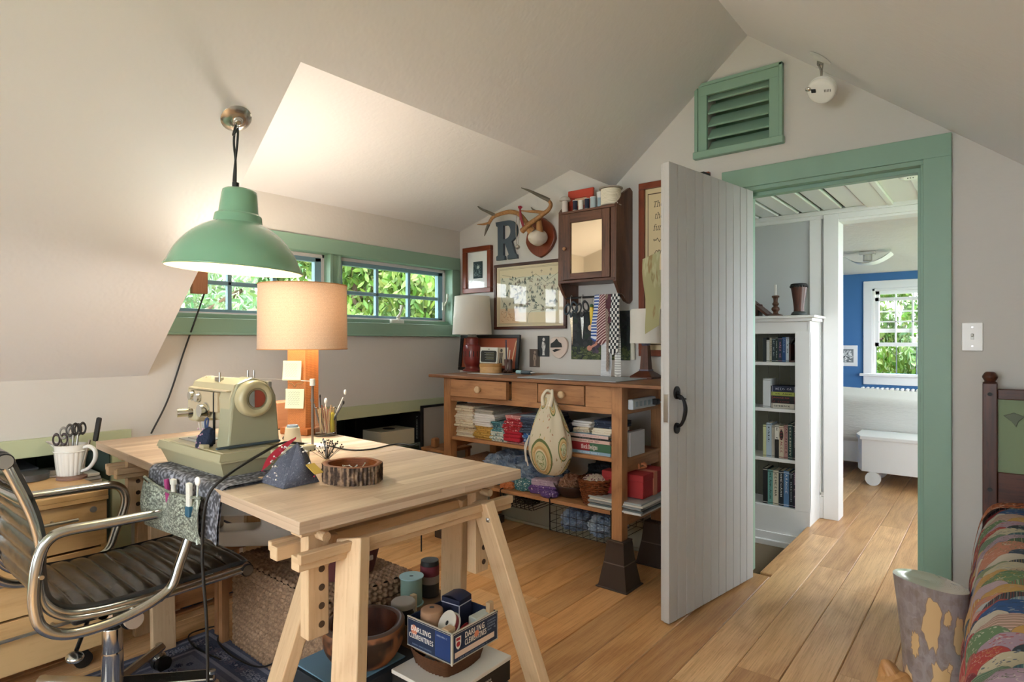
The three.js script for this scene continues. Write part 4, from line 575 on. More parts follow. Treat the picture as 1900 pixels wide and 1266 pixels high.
// ------------------------------------------------------------ jug and tins on the drawer cabinet
{
  const t = thing('jug', 'white ribbed ceramic jug holding scissors on the drawer cabinet', 'jug', [-2.945, .667, 2.425], 0);
  const c = mat('#e6e4de', .2, { clearcoat: .5 });
  const body = (u, v) => { const a = u * 2 * PI, y = v * .132, r0 = lerp(.04, .056, Math.pow(v, .7)), ribs = v > .04 && v < .78 ? .0022 * Math.abs(Math.sin(a * 10)) : 0; const dirA = 2.45; let d = Math.atan2(Math.sin(a - dirA), Math.cos(a - dirA)); const sp = v > .8 ? Math.exp(-d * d * 9) * .042 * Math.pow((v - .8) / .2, 1.6) : 0; return V(Math.cos(a) * (r0 + ribs + sp), y + sp * .3, Math.sin(a) * (r0 + ribs + sp)); };
  part('body', [grid(120, 30, body, true), grid(80, 20, (u, v) => body(u, Math.max(.1, v)).multiply(V(.93, 1, .93))), cyl(.039, .039, .004, 0, .002, 0, 40)], c, t);
  const hd = (p) => V(p[0] * .777, p[1], -p[0] * .629); part('handle', taper([[.05, .118], [.075, .124], [.1, .105], [.1, .07], [.075, .035], [.046, .022]].map(hd), [.006, .008, .0085, .0085, .0075, .006], 30, 10), c, t);
  part('rim_band', prep(new THREE.TorusGeometry(.0575, .0025, 8, 60)).rotateX(PI / 2).translate(0, .106, 0), c, t);
  solo('coaster', 'brown round coaster under the white jug on the cabinet', 'coaster', cyl(.052, .052, .009, -2.90, .6715, 2.432, 40), mat('#8a6a5c', .8));
  const scissors = (l, p, h, lean, col, w) => { const s = thing('scissors', l, 'scissors', p, w); for (const k of [-1, 1]) part('handle_loop', prep(new THREE.TorusGeometry(.016, .0042, 8, 24)).scale(.72, 1.35, 1).translate(k * .014 + lean * .5, h, 0), mat(col, .4), s); part('blades', [rod(V(0, h - .02, 0), V(-lean, h - .13, 0), .004, 8)], m.steel, s); };
  scissors('black handled scissors leftmost in the white jug', [-2.968, .667, 2.452], .152, -.004, '#3a2a2c', .9);
  scissors('second scissors from the left in the white jug, chrome loops', [-2.955, .667, 2.432], .178, .0, '#8f8c88', 1.2);
  scissors('third scissors from the left in the white jug, darker loops', [-2.935, .667, 2.418], .19, .004, '#4d4a48', 1.5);
  scissors('fourth scissors from the left in the white jug, upright black loops', [-2.925, .667, 2.405], .194, .008, '#262425', 1.8);
  const sh = thing('pinking_shears', 'long black shears rising highest at the right of the white jug', 'shears', [-2.91, .667, 2.393], .65); part('handle', [bx(.02, .1, .014, .026, .2, 0, .006).rotateZ(-.18)], m.black, sh); part('blades', rod(V(.03, .15, 0), V(0, .04, 0), .005, 8), m.steel, sh);
  solo('round_tin', 'dark lidded flat round tin at the left on the drawer cabinet', 'tin', [cyl(.062, .062, .018, -3.0, .677, 2.545, 40), cyl(.064, .064, .008, -3.0, .689, 2.545, 40)], mat('#4a4a4c', .4));
  solo('paper_pad', 'small pile of red and white papers on the cabinet behind the tin', 'papers', [bx(.1, .006, .07, -3.03, .671, 2.46, .001), bx(.09, .004, .07, -3.035, .676, 2.455, .001)], mat('#c9bdb4', .8));
  seed(17);
  solo('storage_box', 'dark flat box in the eaves shelf behind the white jug', 'box', bx(.3, .09, .28, -3.3, .641, 2.62, .004), mat('#34373a', .8));
  for (let i = 0; i < 3; i++) solo('plastic_folder', ['lowest', 'middle', 'topmost'][i] + ' clear folder of papers on the eaves shelf right of the jug', 'folder', bx(.3, .014, .2, -3.24 + i * .006, .603 + i * .016, 2.37 + i * .006, .003).rotateY(0), mat(['#cfcabd', '#b9bfc0', '#d5d8d4'][i], .4));
}
// ------------------------------------------------------------ fabric prints
const printTex = (bg, cols, n, r0, r1, sd, kind = 'dot') => canvasTex(128, 128, (c, W) => { seed(sd); c.fillStyle = bg; c.fillRect(0, 0, W, W); for (let i = 0; i < n; i++) { c.fillStyle = pick(cols); const x = rnd(0, W), y = rnd(0, W), r = rnd(r0, r1); for (const dx of [-W, 0, W]) for (const dy of [-W, 0, W]) { if (kind === 'dot') { c.beginPath(); c.arc(x + dx, y + dy, r, 0, 7); c.fill(); } else if (kind === 'flower') { for (let k = 0; k < 5; k++) { c.beginPath(); c.arc(x + dx + Math.cos(k * 1.256) * r, y + dy + Math.sin(k * 1.256) * r, r * .6, 0, 7); c.fill(); } } else { c.fillRect(x + dx, y + dy, r * 3, r * .6); } } } }, true);
const fab = (t, s = 7, tint = '#ffffff') => mat(tint, .95, { map: rep(t, s, s), ...DS });
const FX = {
  cream: fab(printTex('#ded4bd', ['#c9a88e', '#b9a58a', '#efe8d8'], 60, 1.5, 4, 1, 'flower')), cream2: fab(printTex('#e4dccb', ['#cfc2a6', '#d9b8a8'], 40, 1, 3, 2)), cream3: fab(printTex('#d8c9ad', ['#a98b6c', '#c79c84', '#efe6d4'], 80, 1.5, 4, 3, 'flower')),
  white: fab(printTex('#e2dfdc', ['#d0ccd0', '#efedea'], 40, 1, 3, 4)), grey: fab(printTex('#a9a59a', ['#8d8a80', '#bdb9ae'], 50, 1, 4, 5)), mustard: fab(printTex('#c19a4c', ['#8a6a2c', '#e0c27a', '#9a7a3a'], 90, 1, 3, 6, 'flower')),
  teal: fab(printTex('#4a7c86', ['#dfe6e0', '#2c4f5a', '#8fb0a8'], 70, 2, 6, 7)), tealw: fab(printTex('#cfd6cf', ['#4a6a78', '#7a9a98', '#b0a090'], 80, 2, 6, 8)), red: fab(printTex('#a3222e', ['#e8c8c4', '#6a1420', '#d88a8a'], 90, 1, 3.4, 9, 'flower')), redPlain: fab(printTex('#ad1f33', ['#9a1a2c', '#c23a48'], 40, 1, 3, 10)), rose: fab(printTex('#c58a88', ['#e6cfca', '#a05a5c'], 60, 1, 4, 11)),
  navy: fab(printTex('#2a3448', ['#5a6880', '#1c2434', '#7f8ca0'], 70, 1, 4, 12)), navy2: fab(printTex('#39455c', ['#8a94a8', '#252e42'], 80, 1, 4, 13, 'dash')), blue: fab(printTex('#2f5f9c', ['#dfe8f0', '#1f4680', '#8fb4d8'], 70, 1, 3.6, 14, 'flower')), bluegrey: fab(printTex('#7c8796', ['#a9b2bd', '#5a6574'], 60, 1, 4, 15)),
  denim: fab(T.denim = dataTex(128, 128, (u, v) => { const t = ((u + v) * 40) % 1, n = pn(u * 50, v * 50, 50, 50, 3), b = pn(u * 4, v * 4, 4, 4, 9); return mix3(mix3([84, 106, 138], [176, 192, 208], b), [222, 228, 232], sat((t - .5) * .5 + (n - .5) * .7)); }), 5), denimLight: fab(T.denim, 5, '#d7dde6'), denimDark: fab(T.denim, 5, '#6d7686'), black: mat('#1b1d22', .95, DS), purple: fab(printTex('#6a4c8a', ['#b89acc', '#4a3068', '#d8c8d8'], 70, 1, 4, 16)), lilac: fab(printTex('#b7a3b4', ['#8a6a8c', '#d8c8d0'], 70, 1, 4, 17)), orange: fab(printTex('#c97a4c', ['#e8a878', '#8a4a2c'], 60, 1, 4, 18)),
  medallion: null,
};
function foldedGeo(w, h, d, n, sd) {
  seed(sd); const gs = []; const t = h / n;
  for (let i = 0; i < n; i++) { const g = prep(new RoundedBoxGeometry(w * rnd(.95, 1.0), t * 1.05, d * rnd(.96, 1), 4, t * .49)); g.rotateY(rnd(-.03, .03)).translate(rnd(-.006, .006), t * (i + .5), rnd(-.012, .006)); gs.push(g); }
  const g = mg(...gs), k = sd * 3.1; displace(g, (p) => V(p.x + .009 * noise(p.x * 9 + k, p.y * 40, p.z * 9), p.y + (.011 * noise(p.x * 14 + k, k, p.z * 14) - .05 * Math.pow(Math.abs(p.x) / w, 3) * h) * (.3 + p.y / h), p.z + .008 * noise(p.x * 12, p.y * 30 + k, 3)));
  return uvw(g, 1, rnd(), rnd());
}
function folded(label, w, h, d, n, mt, x, y, z, ry, sd, group, cat = 'folded fabric') { const o = solo('folded_fabric', label, cat, foldedGeo(w, h, d, n, sd), mt, group); o.position.set(x, y, z); o.rotation.y = ry; return o; }
function rumpled(name, label, cat, w, h, d, mt, x, y, z, sd, group, ry = 0) {
  const g = prep(new THREE.SphereGeometry(.5, 72, 44)); const k = sd * 5.3;
  displace(g, (p) => { const n1 = 1 - Math.abs(noise(p.x * 4 + k, p.y * 5, p.z * 4)) * 2, n2 = 1 - Math.abs(noise(p.x * 9, p.y * 10 + k, p.z * 9)) * 2, n3 = noise(p.x * 22 + k, p.y * 22, p.z * 22); const r = 1 + .2 * (n1 - .5) + .13 * (n2 - .5) + .03 * n3; let y = p.y * r; if (y < -.28) y = -.28 + (y + .28) * .15; return V(p.x * r * w, (y + .31) * h * 1.3, p.z * r * d); });
  const o = solo(name, label, cat, uvw(g), mt, group); o.position.set(x, y, z); o.rotation.y = ry; return o;
}
// ------------------------------------------------------------ upper shelf of the bench
{
  const Y = .632, ord = (i, n) => i === 0 ? 'bottom' : i === n - 1 ? 'topmost' : ['second', 'third', 'fourth', 'fifth'][i - 1] + ' from the bottom';
  const stack = (x, z, w, d, list, where, sd, y0 = Y) => { let y = y0; list.forEach(([mt, h, desc], i) => { folded(`${desc} folded fabric, ${ord(i, list.length)} in ${where}`, w * (1 - .05 * ((i * 7 + sd) % 3)), h, d, h > .03 ? 3 : 2, FX[mt], x + ((i * 13 + sd) % 5 - 2) * .004, y, z + ((i * 11 + sd) % 4 - 2) * .004, ((i * 5 + sd) % 5 - 2) * .03, sd * 20 + i, 'folded fabrics on the upper bench shelf'); y += h * .94; }); return y; };
  stack(-2.56, .37, .185, .3, [['cream2', .032, 'cream'], ['cream3', .034, 'flowered tan'], ['cream', .044, 'cream flowered'], ['cream2', .036, 'pale cream'], ['cream', .05, 'thick cream']], 'the leftmost bench pile', 1);
  stack(-2.40, .38, .165, .28, [['mustard', .026, 'mustard'], ['mustard', .026, 'mustard'], ['mustard', .03, 'mustard flowered'], ['white', .04, 'white'], ['white', .036, 'white'], ['grey', .03, 'grey green']], 'the mustard and white bench pile', 2);
  stack(-2.283, .38, .13, .28, [['tealw', .03, 'white and teal'], ['tealw', .03, 'speckled pale'], ['teal', .026, 'white dotted teal'], ['teal', .036, 'teal']], 'the teal bench pile', 3);
  stack(-2.17, .39, .14, .28, [['rose', .014, 'pale pink'], ['redPlain', .06, 'plain crimson'], ['red', .036, 'red flowered'], ['red', .038, 'red flowered'], ['rose', .018, 'rose']], 'the red bench pile', 4);
  stack(-2.03, .39, .155, .28, [['bluegrey', .014, 'grey blue'], ['blue', .062, 'bright blue white sprigged'], ['navy2', .03, 'navy'], ['navy', .028, 'dark navy'], ['navy2', .026, 'slate'], ['bluegrey', .022, 'pale blue grey']], 'the blue bench pile', 5);
  folded('dark grey folded fabric lying behind the drawstring bag on the upper shelf', .12, .12, .26, 5, FX.navy, -1.87, Y, .36, 0, 301);
  // books and cloth at the right
  T.books = canvasTex(512, 256, (c) => { seed(88); const rows = [['#8fb0c8', '#e8eef2'], ['#9c2a30', '#f2dede'], ['#d8b8b0', '#7a4a4a'], ['#1c1c1e', '#8a8a88'], ['#d9c0bc', '#a8807c']]; rows.forEach(([b, f], i) => { c.fillStyle = b; c.fillRect(0, i * 50, 512, 50); if (i === 1) { c.fillStyle = '#3f6a50'; c.fillRect(250, 50, 262, 50); c.fillStyle = '#f0e4e0'; c.font = 'bold 30px serif'; c.fillText('Block Designs', 140, 86); } else scrib(c, 110, i * 50 + 16, 280, 18, f, 2.5); }); });
  const bookMat = mat('#ffffff', .6, { map: T.books });
  const flat = (label, i, h, y, w = .25, dx = 0) => { const t = thing('book', label, 'book', [-1.655 + dx, y, .385], 0, 'books lying on the upper bench shelf'); const g = bx(w, h, .005, 0, h / 2, .13, .001); const a = g.attributes.uv, p = g.attributes.position; for (let k = 0; k < a.count; k++) a.setXY(k, (p.getX(k) + w / 2) / w, 1 - (i * 50 + 4 + (1 - p.getY(k) / h) * 42) / 256); part('spine', g, bookMat, t); part('pages', bx(w - .006, h - .004, .25, 0, h / 2, .005, .001), m.paper, t); part('cover', [bx(w, .002, .26, 0, h - .001, 0, 0), bx(w, .002, .26, 0, .001, 0, 0)], bookMat, t); return y + h + .0005; };
  let y = flat('pale blue book, lowest of the flat books on the upper shelf', 0, .016, Y); y = flat('red and green quilt block book, thickest on the upper shelf', 1, .042, y, .245, .004); y = flat('pinkish book above the red and green book', 2, .017, y, .24); y = flat('thin black book in the flat pile on the upper shelf', 3, .009, y, .24, .005); y = flat('pale pink magazine, topmost of the flat books on the upper shelf', 4, .016, y, .235, -.006);
  folded('tan folded cloth on the left end of the flat books', .1, .03, .2, 2, FX.cream3, -1.73, y, .4, .05, 311); folded('white folded cloth, highest at the left on top of the flat books', .13, .03, .2, 3, FX.white, -1.72, y + .03, .39, -.12, 312);
  folded('cream folded cloth at the right on the flat books', .12, .034, .2, 3, FX.cream2, -1.595, y, .4, .03, 313); folded('navy folded cloth on the cream cloth at the right end of the shelf', .125, .04, .2, 3, FX.navy, -1.59, y + .032, .39, .02, 314);
  const st = (l, z, c, h) => { const t = thing('booklet', l, 'booklet', [-1.462, Y, z], 0); part('cover', bx(.025, h, .16, 0, h / 2, 0, .002, 'y'), mat(c, .7), t); };
  st('white booklet standing at the right end of the upper bench shelf', .38, '#d5d9e0', .125);
}
// ------------------------------------------------------------ lower shelf and below
{
  const Y = .366;
  folded('brown folded quilt at the left on the lower bench shelf', .2, .13, .3, 4, FX.cream3, -2.52, Y, .36, .1, 401).material = mat('#b08a76', .95, { map: FX.cream3.map, ...DS });
  rumpled('jeans', 'rumpled faded blue jeans heaped left on the lower shelf', 'jeans', .34, .17, .32, FX.denim, -2.33, Y, .35, 3); rumpled('jeans', 'second heap of blue jeans right behind the drawstring bag', 'jeans', .26, .14, .3, FX.denimLight, -2.1, Y, .3, 5);
  rumpled('fabric_scrap', 'orange fabric scrap at the front left of the lower shelf', 'fabric scrap', .09, .035, .08, FX.orange, -2.22, Y, .5, 7); rumpled('fabric_bundle', 'teal rolled fabric bundle at the front of the lower shelf', 'fabric bundle', .13, .06, .11, FX.teal, -2.12, Y, .46, 8);
  folded('lilac folded fabric under the bag on the lower shelf', .15, .03, .14, 3, FX.lilac, -1.99, Y + .045, .42, .3, 402); folded('purple folded fabric beneath the lilac one on the lower shelf', .16, .045, .15, 4, FX.purple, -1.99, Y, .43, .25, 403); rumpled('fabric_scrap', 'small violet cloth scrap beside the dark bowl', 'fabric scrap', .1, .03, .09, FX.purple, -1.92, Y, .5, 9);
  const b = thing('dark_bowl', 'wide dark bowl holding a copper coloured cloth on the lower shelf', 'bowl', [-1.83, Y, .42]); part('bowl', lathe([[0, .002], [.045, 0], [.075, .02], [.098, .065], [.1, .07], [.095, .068], [.07, .025], [.04, .008], [0, .008]], 44), mat('#3a2c28', .35), b);
  rumpled('copper_cloth', 'copper coloured satin cloth lying in the dark bowl', 'cloth', .13, .085, .12, mat('#b28468', .35, { metalness: .25, ...DS }), -1.83, Y + .03, .42, 11);
  { // woven basket
    const t = thing('wicker_basket', 'small light wicker basket stuffed with fabric on the lower shelf', 'basket', [-1.655, Y, .46]); const R = (v) => lerp(.055, .085, v), H = .12, wk = mat('#b5854c', .7, { map: T.pine });
    for (let r = 0; r < 11; r++) part('weaver', tube(Array.from({ length: 48 }, (_, i) => { const a = i / 48 * 2 * PI, v = (r + .5) / 11, rr = R(v) + (((i >> 1) + r) % 2 ? .004 : -.004); return V(Math.cos(a) * rr, v * H, Math.sin(a) * rr); }), .0052, 96, true, 6), wk, t);
    for (let i = 0; i < 24; i++) { const a = i / 24 * 2 * PI; part('stake', rod(V(Math.cos(a) * R(0), 0, Math.sin(a) * R(0)), V(Math.cos(a) * R(1.05), H * 1.06, Math.sin(a) * R(1.05)), .0035, 6), wk, t); }
    part('rim', tube(Array.from({ length: 40 }, (_, i) => { const a = i / 40 * 2 * PI; return V(Math.cos(a) * (R(1.05) + .003 * Math.sin(i * 2)), H * 1.06 + .003 * Math.cos(i * 2.6), Math.sin(a) * R(1.05)); }), .008, 90, true, 8), wk, t); part('base', cyl(.055, .055, .008, 0, .006, 0, 24), wk, t);
  }
  rumpled('fabric_bundle', 'cream and plum fabric bulging out of the wicker basket', 'fabric bundle', .14, .06, .14, fab(printTex('#cdbfae', ['#6a3a4a', '#8a5a6a', '#efe6da'], 70, 2, 6, 19)), -1.655, Y + .085, .46, 13);
  rumpled('fabric_heap', 'black and navy cloth heap behind the wicker basket', 'cloth heap', .3, .14, .22, FX.black, -1.63, Y + .07, .3, 15); 
  solo('shoe_box', 'dark box under the black cloth heap on the lower shelf', 'box', bx(.2, .07, .16, -1.76, Y + .035, .25, .003), m.dark);
  { // magazines under the red box
    for (let i = 0; i < 7; i++) { const l = ['lowest', 'second lowest', 'third lowest', 'middle', 'third highest', 'second highest', 'topmost'][i] + ' magazine in the pile under the red gift box'; solo('magazine', l, 'magazine', bx(.3, .0078, .38, -1.5 + .006 * ((i * 7) % 3), Y + .005 + i * .0083, .355 + .008 * ((i * 5) % 3 - 1), .001), mat(['#e8e6e0', '#cfd3d6', '#5f6a70', '#d8d6d0', '#8a9298', '#dcdad4', '#aab2b6'][i], .5)).rotation.y = 0; }
    const t = thing('gift_box', 'red cardboard gift box with an orange ribbon bow on the magazines', 'gift box', [-1.48, Y + .0635, .36]); const rm = mat('#b03438', .6);
    part('box', bb(-.13, .1, 0, .1, -.16, .1, .003), rm, t); part('lid', bb(-.134, .104, .085, .118, -.164, .104, .004), rm, t); part('ribbon', [bb(.1, .106, 0, .119, -.05, -.01, .001), bb(-.135, .106, .117, .1195, -.05, -.01, .001)], mat('#d98a72', .5), t);
    const bw = []; seed(6); for (let i = 0; i < 7; i++) { const a = i * .9; bw.push(tube([V(0, .12, -.03), V(Math.cos(a) * .03, .15, -.03 + Math.sin(a) * .03), V(Math.cos(a) * .052, .135, -.03 + Math.sin(a) * .05), V(0, .122, -.03)], .006, 18)); } part('bow', bw, mat('#dc8a5e', .5), t);
  }
  const wireBasket = (x0, x1, label) => { const t = thing('wire_basket', label, 'wire basket', [0, 0, 0], 0, 'wire baskets under the lower shelf'); const z0 = .2, z1 = .545, y0 = .2, y1 = .335, r = .0014, g = [];
    for (let x = x0; x <= x1 + .001; x += (x1 - x0) / 9) { g.push(rod(V(x, y1, z1), V(x, y0, z1), r, 5), rod(V(x, y0, z1), V(x, y0, z0), r, 5), rod(V(x, y0, z0), V(x, y1, z0), r, 5)); } for (let i = 0; i <= 3; i++) { const y = lerp(y0, y1, i / 3); g.push(rod(V(x0, y, z1), V(x1, y, z1), r, 5), rod(V(x0, y, z0), V(x1, y, z0), r, 5), rod(V(x0, y, z0), V(x0, y, z1), r, 5), rod(V(x1, y, z0), V(x1, y, z1), r, 5)); }
    part('wires', g, m.blackIron, t).userData.kind = 'stuff'; for (const x of [x0, x1]) part('hook', tube([V(x, y0, z1 + .002), V(x, .345, z1 + .004), V(x, .372, z1 + .002), V(x, .374, z1 - .06), V(x, .374, z1 - .12)], .0034, 30), m.blackIron, t); };
  wireBasket(-1.885, -1.51, 'black wire basket with denim hooked under the right of the lower shelf'); 
  { const t = thing('wire_basket', 'black wire basket of tangled cables under the middle of the lower shelf', 'wire basket', [0, 0, 0], 0, 'wire baskets under the lower shelf'); const g = []; for (let i = 0; i < 8; i++) { const x = -2.22 + i * .03; g.push(rod(V(x, .34, .54), V(x, .28, .53), .0022, 5), rod(V(x, .28, .53), V(x, .28, .3), .0022, 5)); } for (const y of [.28, .31, .335]) g.push(rod(V(-2.22, y, .54), V(-2.01, y, .54), .0022, 5)); part('wires', g, m.blackIron, t).userData.kind = 'stuff'; part('hook', tube([V(-2.22, .28, .56), V(-2.22, .345, .562), V(-2.22, .371, .56), V(-2.22, .373, .47)], .0034, 24), m.blackIron, t); }
  seed(8); { const pts = []; for (let i = 0; i < 46; i++) { const a = i * .95; pts.push(V(-2.12 + Math.cos(a) * rnd(.04, .08), .288 + rnd(0, .03), .44 + Math.sin(a) * rnd(.03, .06))); } solo('cable_tangle', 'tangled bundle of black cables in the wire basket', 'cables', tube(pts, .0034, 260, false, 5), m.black); }
  rumpled('denim_scraps', 'pale blue denim scraps at the left in the wire basket', 'denim scraps', .17, .1, .24, FX.denimLight, -1.79, .203, .4, 17); rumpled('denim_scraps', 'darker torn denim scraps at the right in the wire basket', 'denim scraps', .18, .1, .24, FX.denim, -1.61, .203, .4, 19);
}
{ // drawstring bag hanging from the right drawer knob
  T.medal = canvasTex(512, 512, (c, W) => { c.fillStyle = '#cfc9b8'; c.fillRect(0, 0, W, W); seed(12); const ring = (x, y, s) => { for (const [r, col] of [[100, '#5f6f48'], [88, '#cdb688'], [70, '#b99a6a'], [58, '#d9ccb0'], [50, '#8a9a78'], [44, '#c2c8ac']]) { c.fillStyle = col; c.beginPath(); c.arc(x, y, r * s, 0, 7); c.fill(); } for (let i = 0; i < 60; i++) { c.fillStyle = pick(['#7a8a60', '#a8b090', '#d6d8c0']); c.beginPath(); c.arc(x + rnd(-28, 28) * s, y + rnd(-28, 28) * s, 4 * s, 0, 7); c.fill(); } }; for (const [x, y, s] of [[290, 360, 1], [90, 180, .6], [420, 120, .55], [60, 400, .62], [480, 300, .5], [240, 100, .45]]) ring(x, y, s); for (let i = 0; i < 130; i++) { c.fillStyle = pick(['#a97f6c', '#7c8a62', '#c4a878']); c.beginPath(); c.ellipse(rnd(0, W), rnd(0, W), rnd(3, 9), rnd(2, 4), rnd(0, 3), 0, 7); c.fill(); } }, true);
  const t = thing('drawstring_bag', 'cream drawstring cloth bag with round floral medallions hanging from a knob', 'bag', [-1.835, .94, .62]);
  const prof = [[.0, -.42], [.06, -.415], [.105, -.37], [.128, -.3], [.118, -.22], [.085, -.13], [.05, -.06], [.03, -.02], [.022, .0]];
  const pc = lp(prof, 40); const g = grid(96, 40, (u, v) => { const a = u * 2 * PI, [r, y] = pc[Math.min(60, Math.round(v * (pc.length - 1)))], f = 1 + .07 * Math.sin(a * 7 + y * 9) * sat((y + .36) * 4) + .04 * noise(Math.cos(a) * 3, y * 12, Math.sin(a) * 3); return V(Math.cos(a) * r * f * 1.02, y, Math.sin(a) * r * f * .55); }); { const a = g.attributes.uv; for (let i = 0; i < a.count; i++) a.setXY(i, .1 - a.getX(i) * 2, a.getY(i)); }
  part('body', g, mat('#f4f0e6', .95, { map: T.medal, ...DS }), t);
  for (const s of [-1, 1]) part('handle', taper([V(s * .022, -.06, .028), V(s * .03, -.01, .02), V(s * .016, .02, .0), V(s * .002, .008, -.02)], [.012, .009, .008, .008], 16), mat('#ddd3bd', .95), t);
  part('cord_tails', [tube([V(-.1, -.22, .04), V(-.125, -.28, .05), V(-.118, -.36, .05)], .004, 16), tube([V(-.1, -.22, .045), V(-.112, -.3, .06), V(-.1, -.38, .055)], .004, 16)], m.cloth, t);
}
{ // power strip on the bench side
  const t = thing('power_strip', 'white power strip screwed to the right end of the bench', 'power strip', [-1.437, .905, .36]); part('body', bb(-.012, .018, -.03, .022, -.13, .13, .006), mat('#cfd8dc', .35), t); for (let i = 0; i < 5; i++) part('outlet', bx(.003, .026, .026, .019, -.004, .09 - i * .045, .002), mat('#9fb6c0', .4), t); part('plug', bx(.035, .03, .035, .03, -.004, -.1, .005), m.black, t);
  solo('loose_cable', 'white cord hanging from the power strip behind the bench end', 'cord', tube([V(-1.4, .9, .25), V(-1.38, .88, .2), V(-1.385, .75, .17), V(-1.37, .6, .18), V(-1.385, .55, .16), V(-1.4, .4, .1)], .0042, 40), m.white);
}
// ------------------------------------------------------------ bench top
const BT = 1.012;
function drumLamp(name, label, p, shadeR0, shadeR1, y0, y1, baseFn) { const t = thing(name, label, 'table lamp', p); part('shade', lathe([[shadeR0, y0], [shadeR1, y1], [shadeR1 - .002, y1], [shadeR0 - .002, y0]], 48), mat('#ece8de', .9, { transmission: .3, thickness: 0, ...DS }), t); part('spider', [rod(V(-shadeR1 + .003, y1 - .01, 0), V(shadeR1 - .003, y1 - .01, 0), .0018, 6), rod(V(0, y1 - .01, 0), V(0, y0 - .05, 0), .003, 6)], m.steel, t); baseFn(t); return t; }
drumLamp('table_lamp', 'unlit lamp with white shade and red pierced base on the bench', [-2.825, BT, .148], .136, .12, .253, .515, (t) => {
  const red = mat('#7c2a28', .3, { clearcoat: .4 }); const g = lathe(lp([[0, 0], [.062, 0], [.062, .012], [.05, .02], [.046, .035], [.058, .06], [.062, .1], [.061, .15], [.054, .178], [.045, .186], [.045, .225], [.03, .235], [0, .237]], 70), 48); part('base', g, red, t); part('collar', cyl(.022, .035, .03, 0, .25, 0, 24), m.steel, t);
  for (let i = 0; i < 14; i++) { const a = i / 14 * 2 * PI; part('slot', bx(.007, .038, .004, 0, 0, 0, .001).translate(0, .12, .0605).rotateY(a), m.dark, t); } });
drumLamp('table_lamp', 'unlit lamp with white shade and brown tapered column at the right bench end', [-1.53, BT, .125], .088, .083, .195, .385, (t) => {
  const br = m.walnut; part('column', (() => { const g = prep(new THREE.CylinderGeometry(.024, .036, .135, 4, 1)).rotateY(PI / 4).translate(0, .115, 0); g.computeVertexNormals(); return uvGrain(g, 'y'); })(), br, t); part('foot', (() => { const g = prep(new THREE.CylinderGeometry(.04, .095, .03, 4, 1)).rotateY(PI / 4).translate(0, .027, 0); g.computeVertexNormals(); return uvGrain(g, 'x'); })(), br, t); part('foot_block', bx(.132, .012, .132, 0, .006, 0, .002), br, t); part('collar', [bx(.06, .008, .06, 0, .046, 0, .002), cyl(.034, .02, .025, 0, .192, 0, 4).rotateY(PI / 4)], mat('#5a5668', .4), t); });
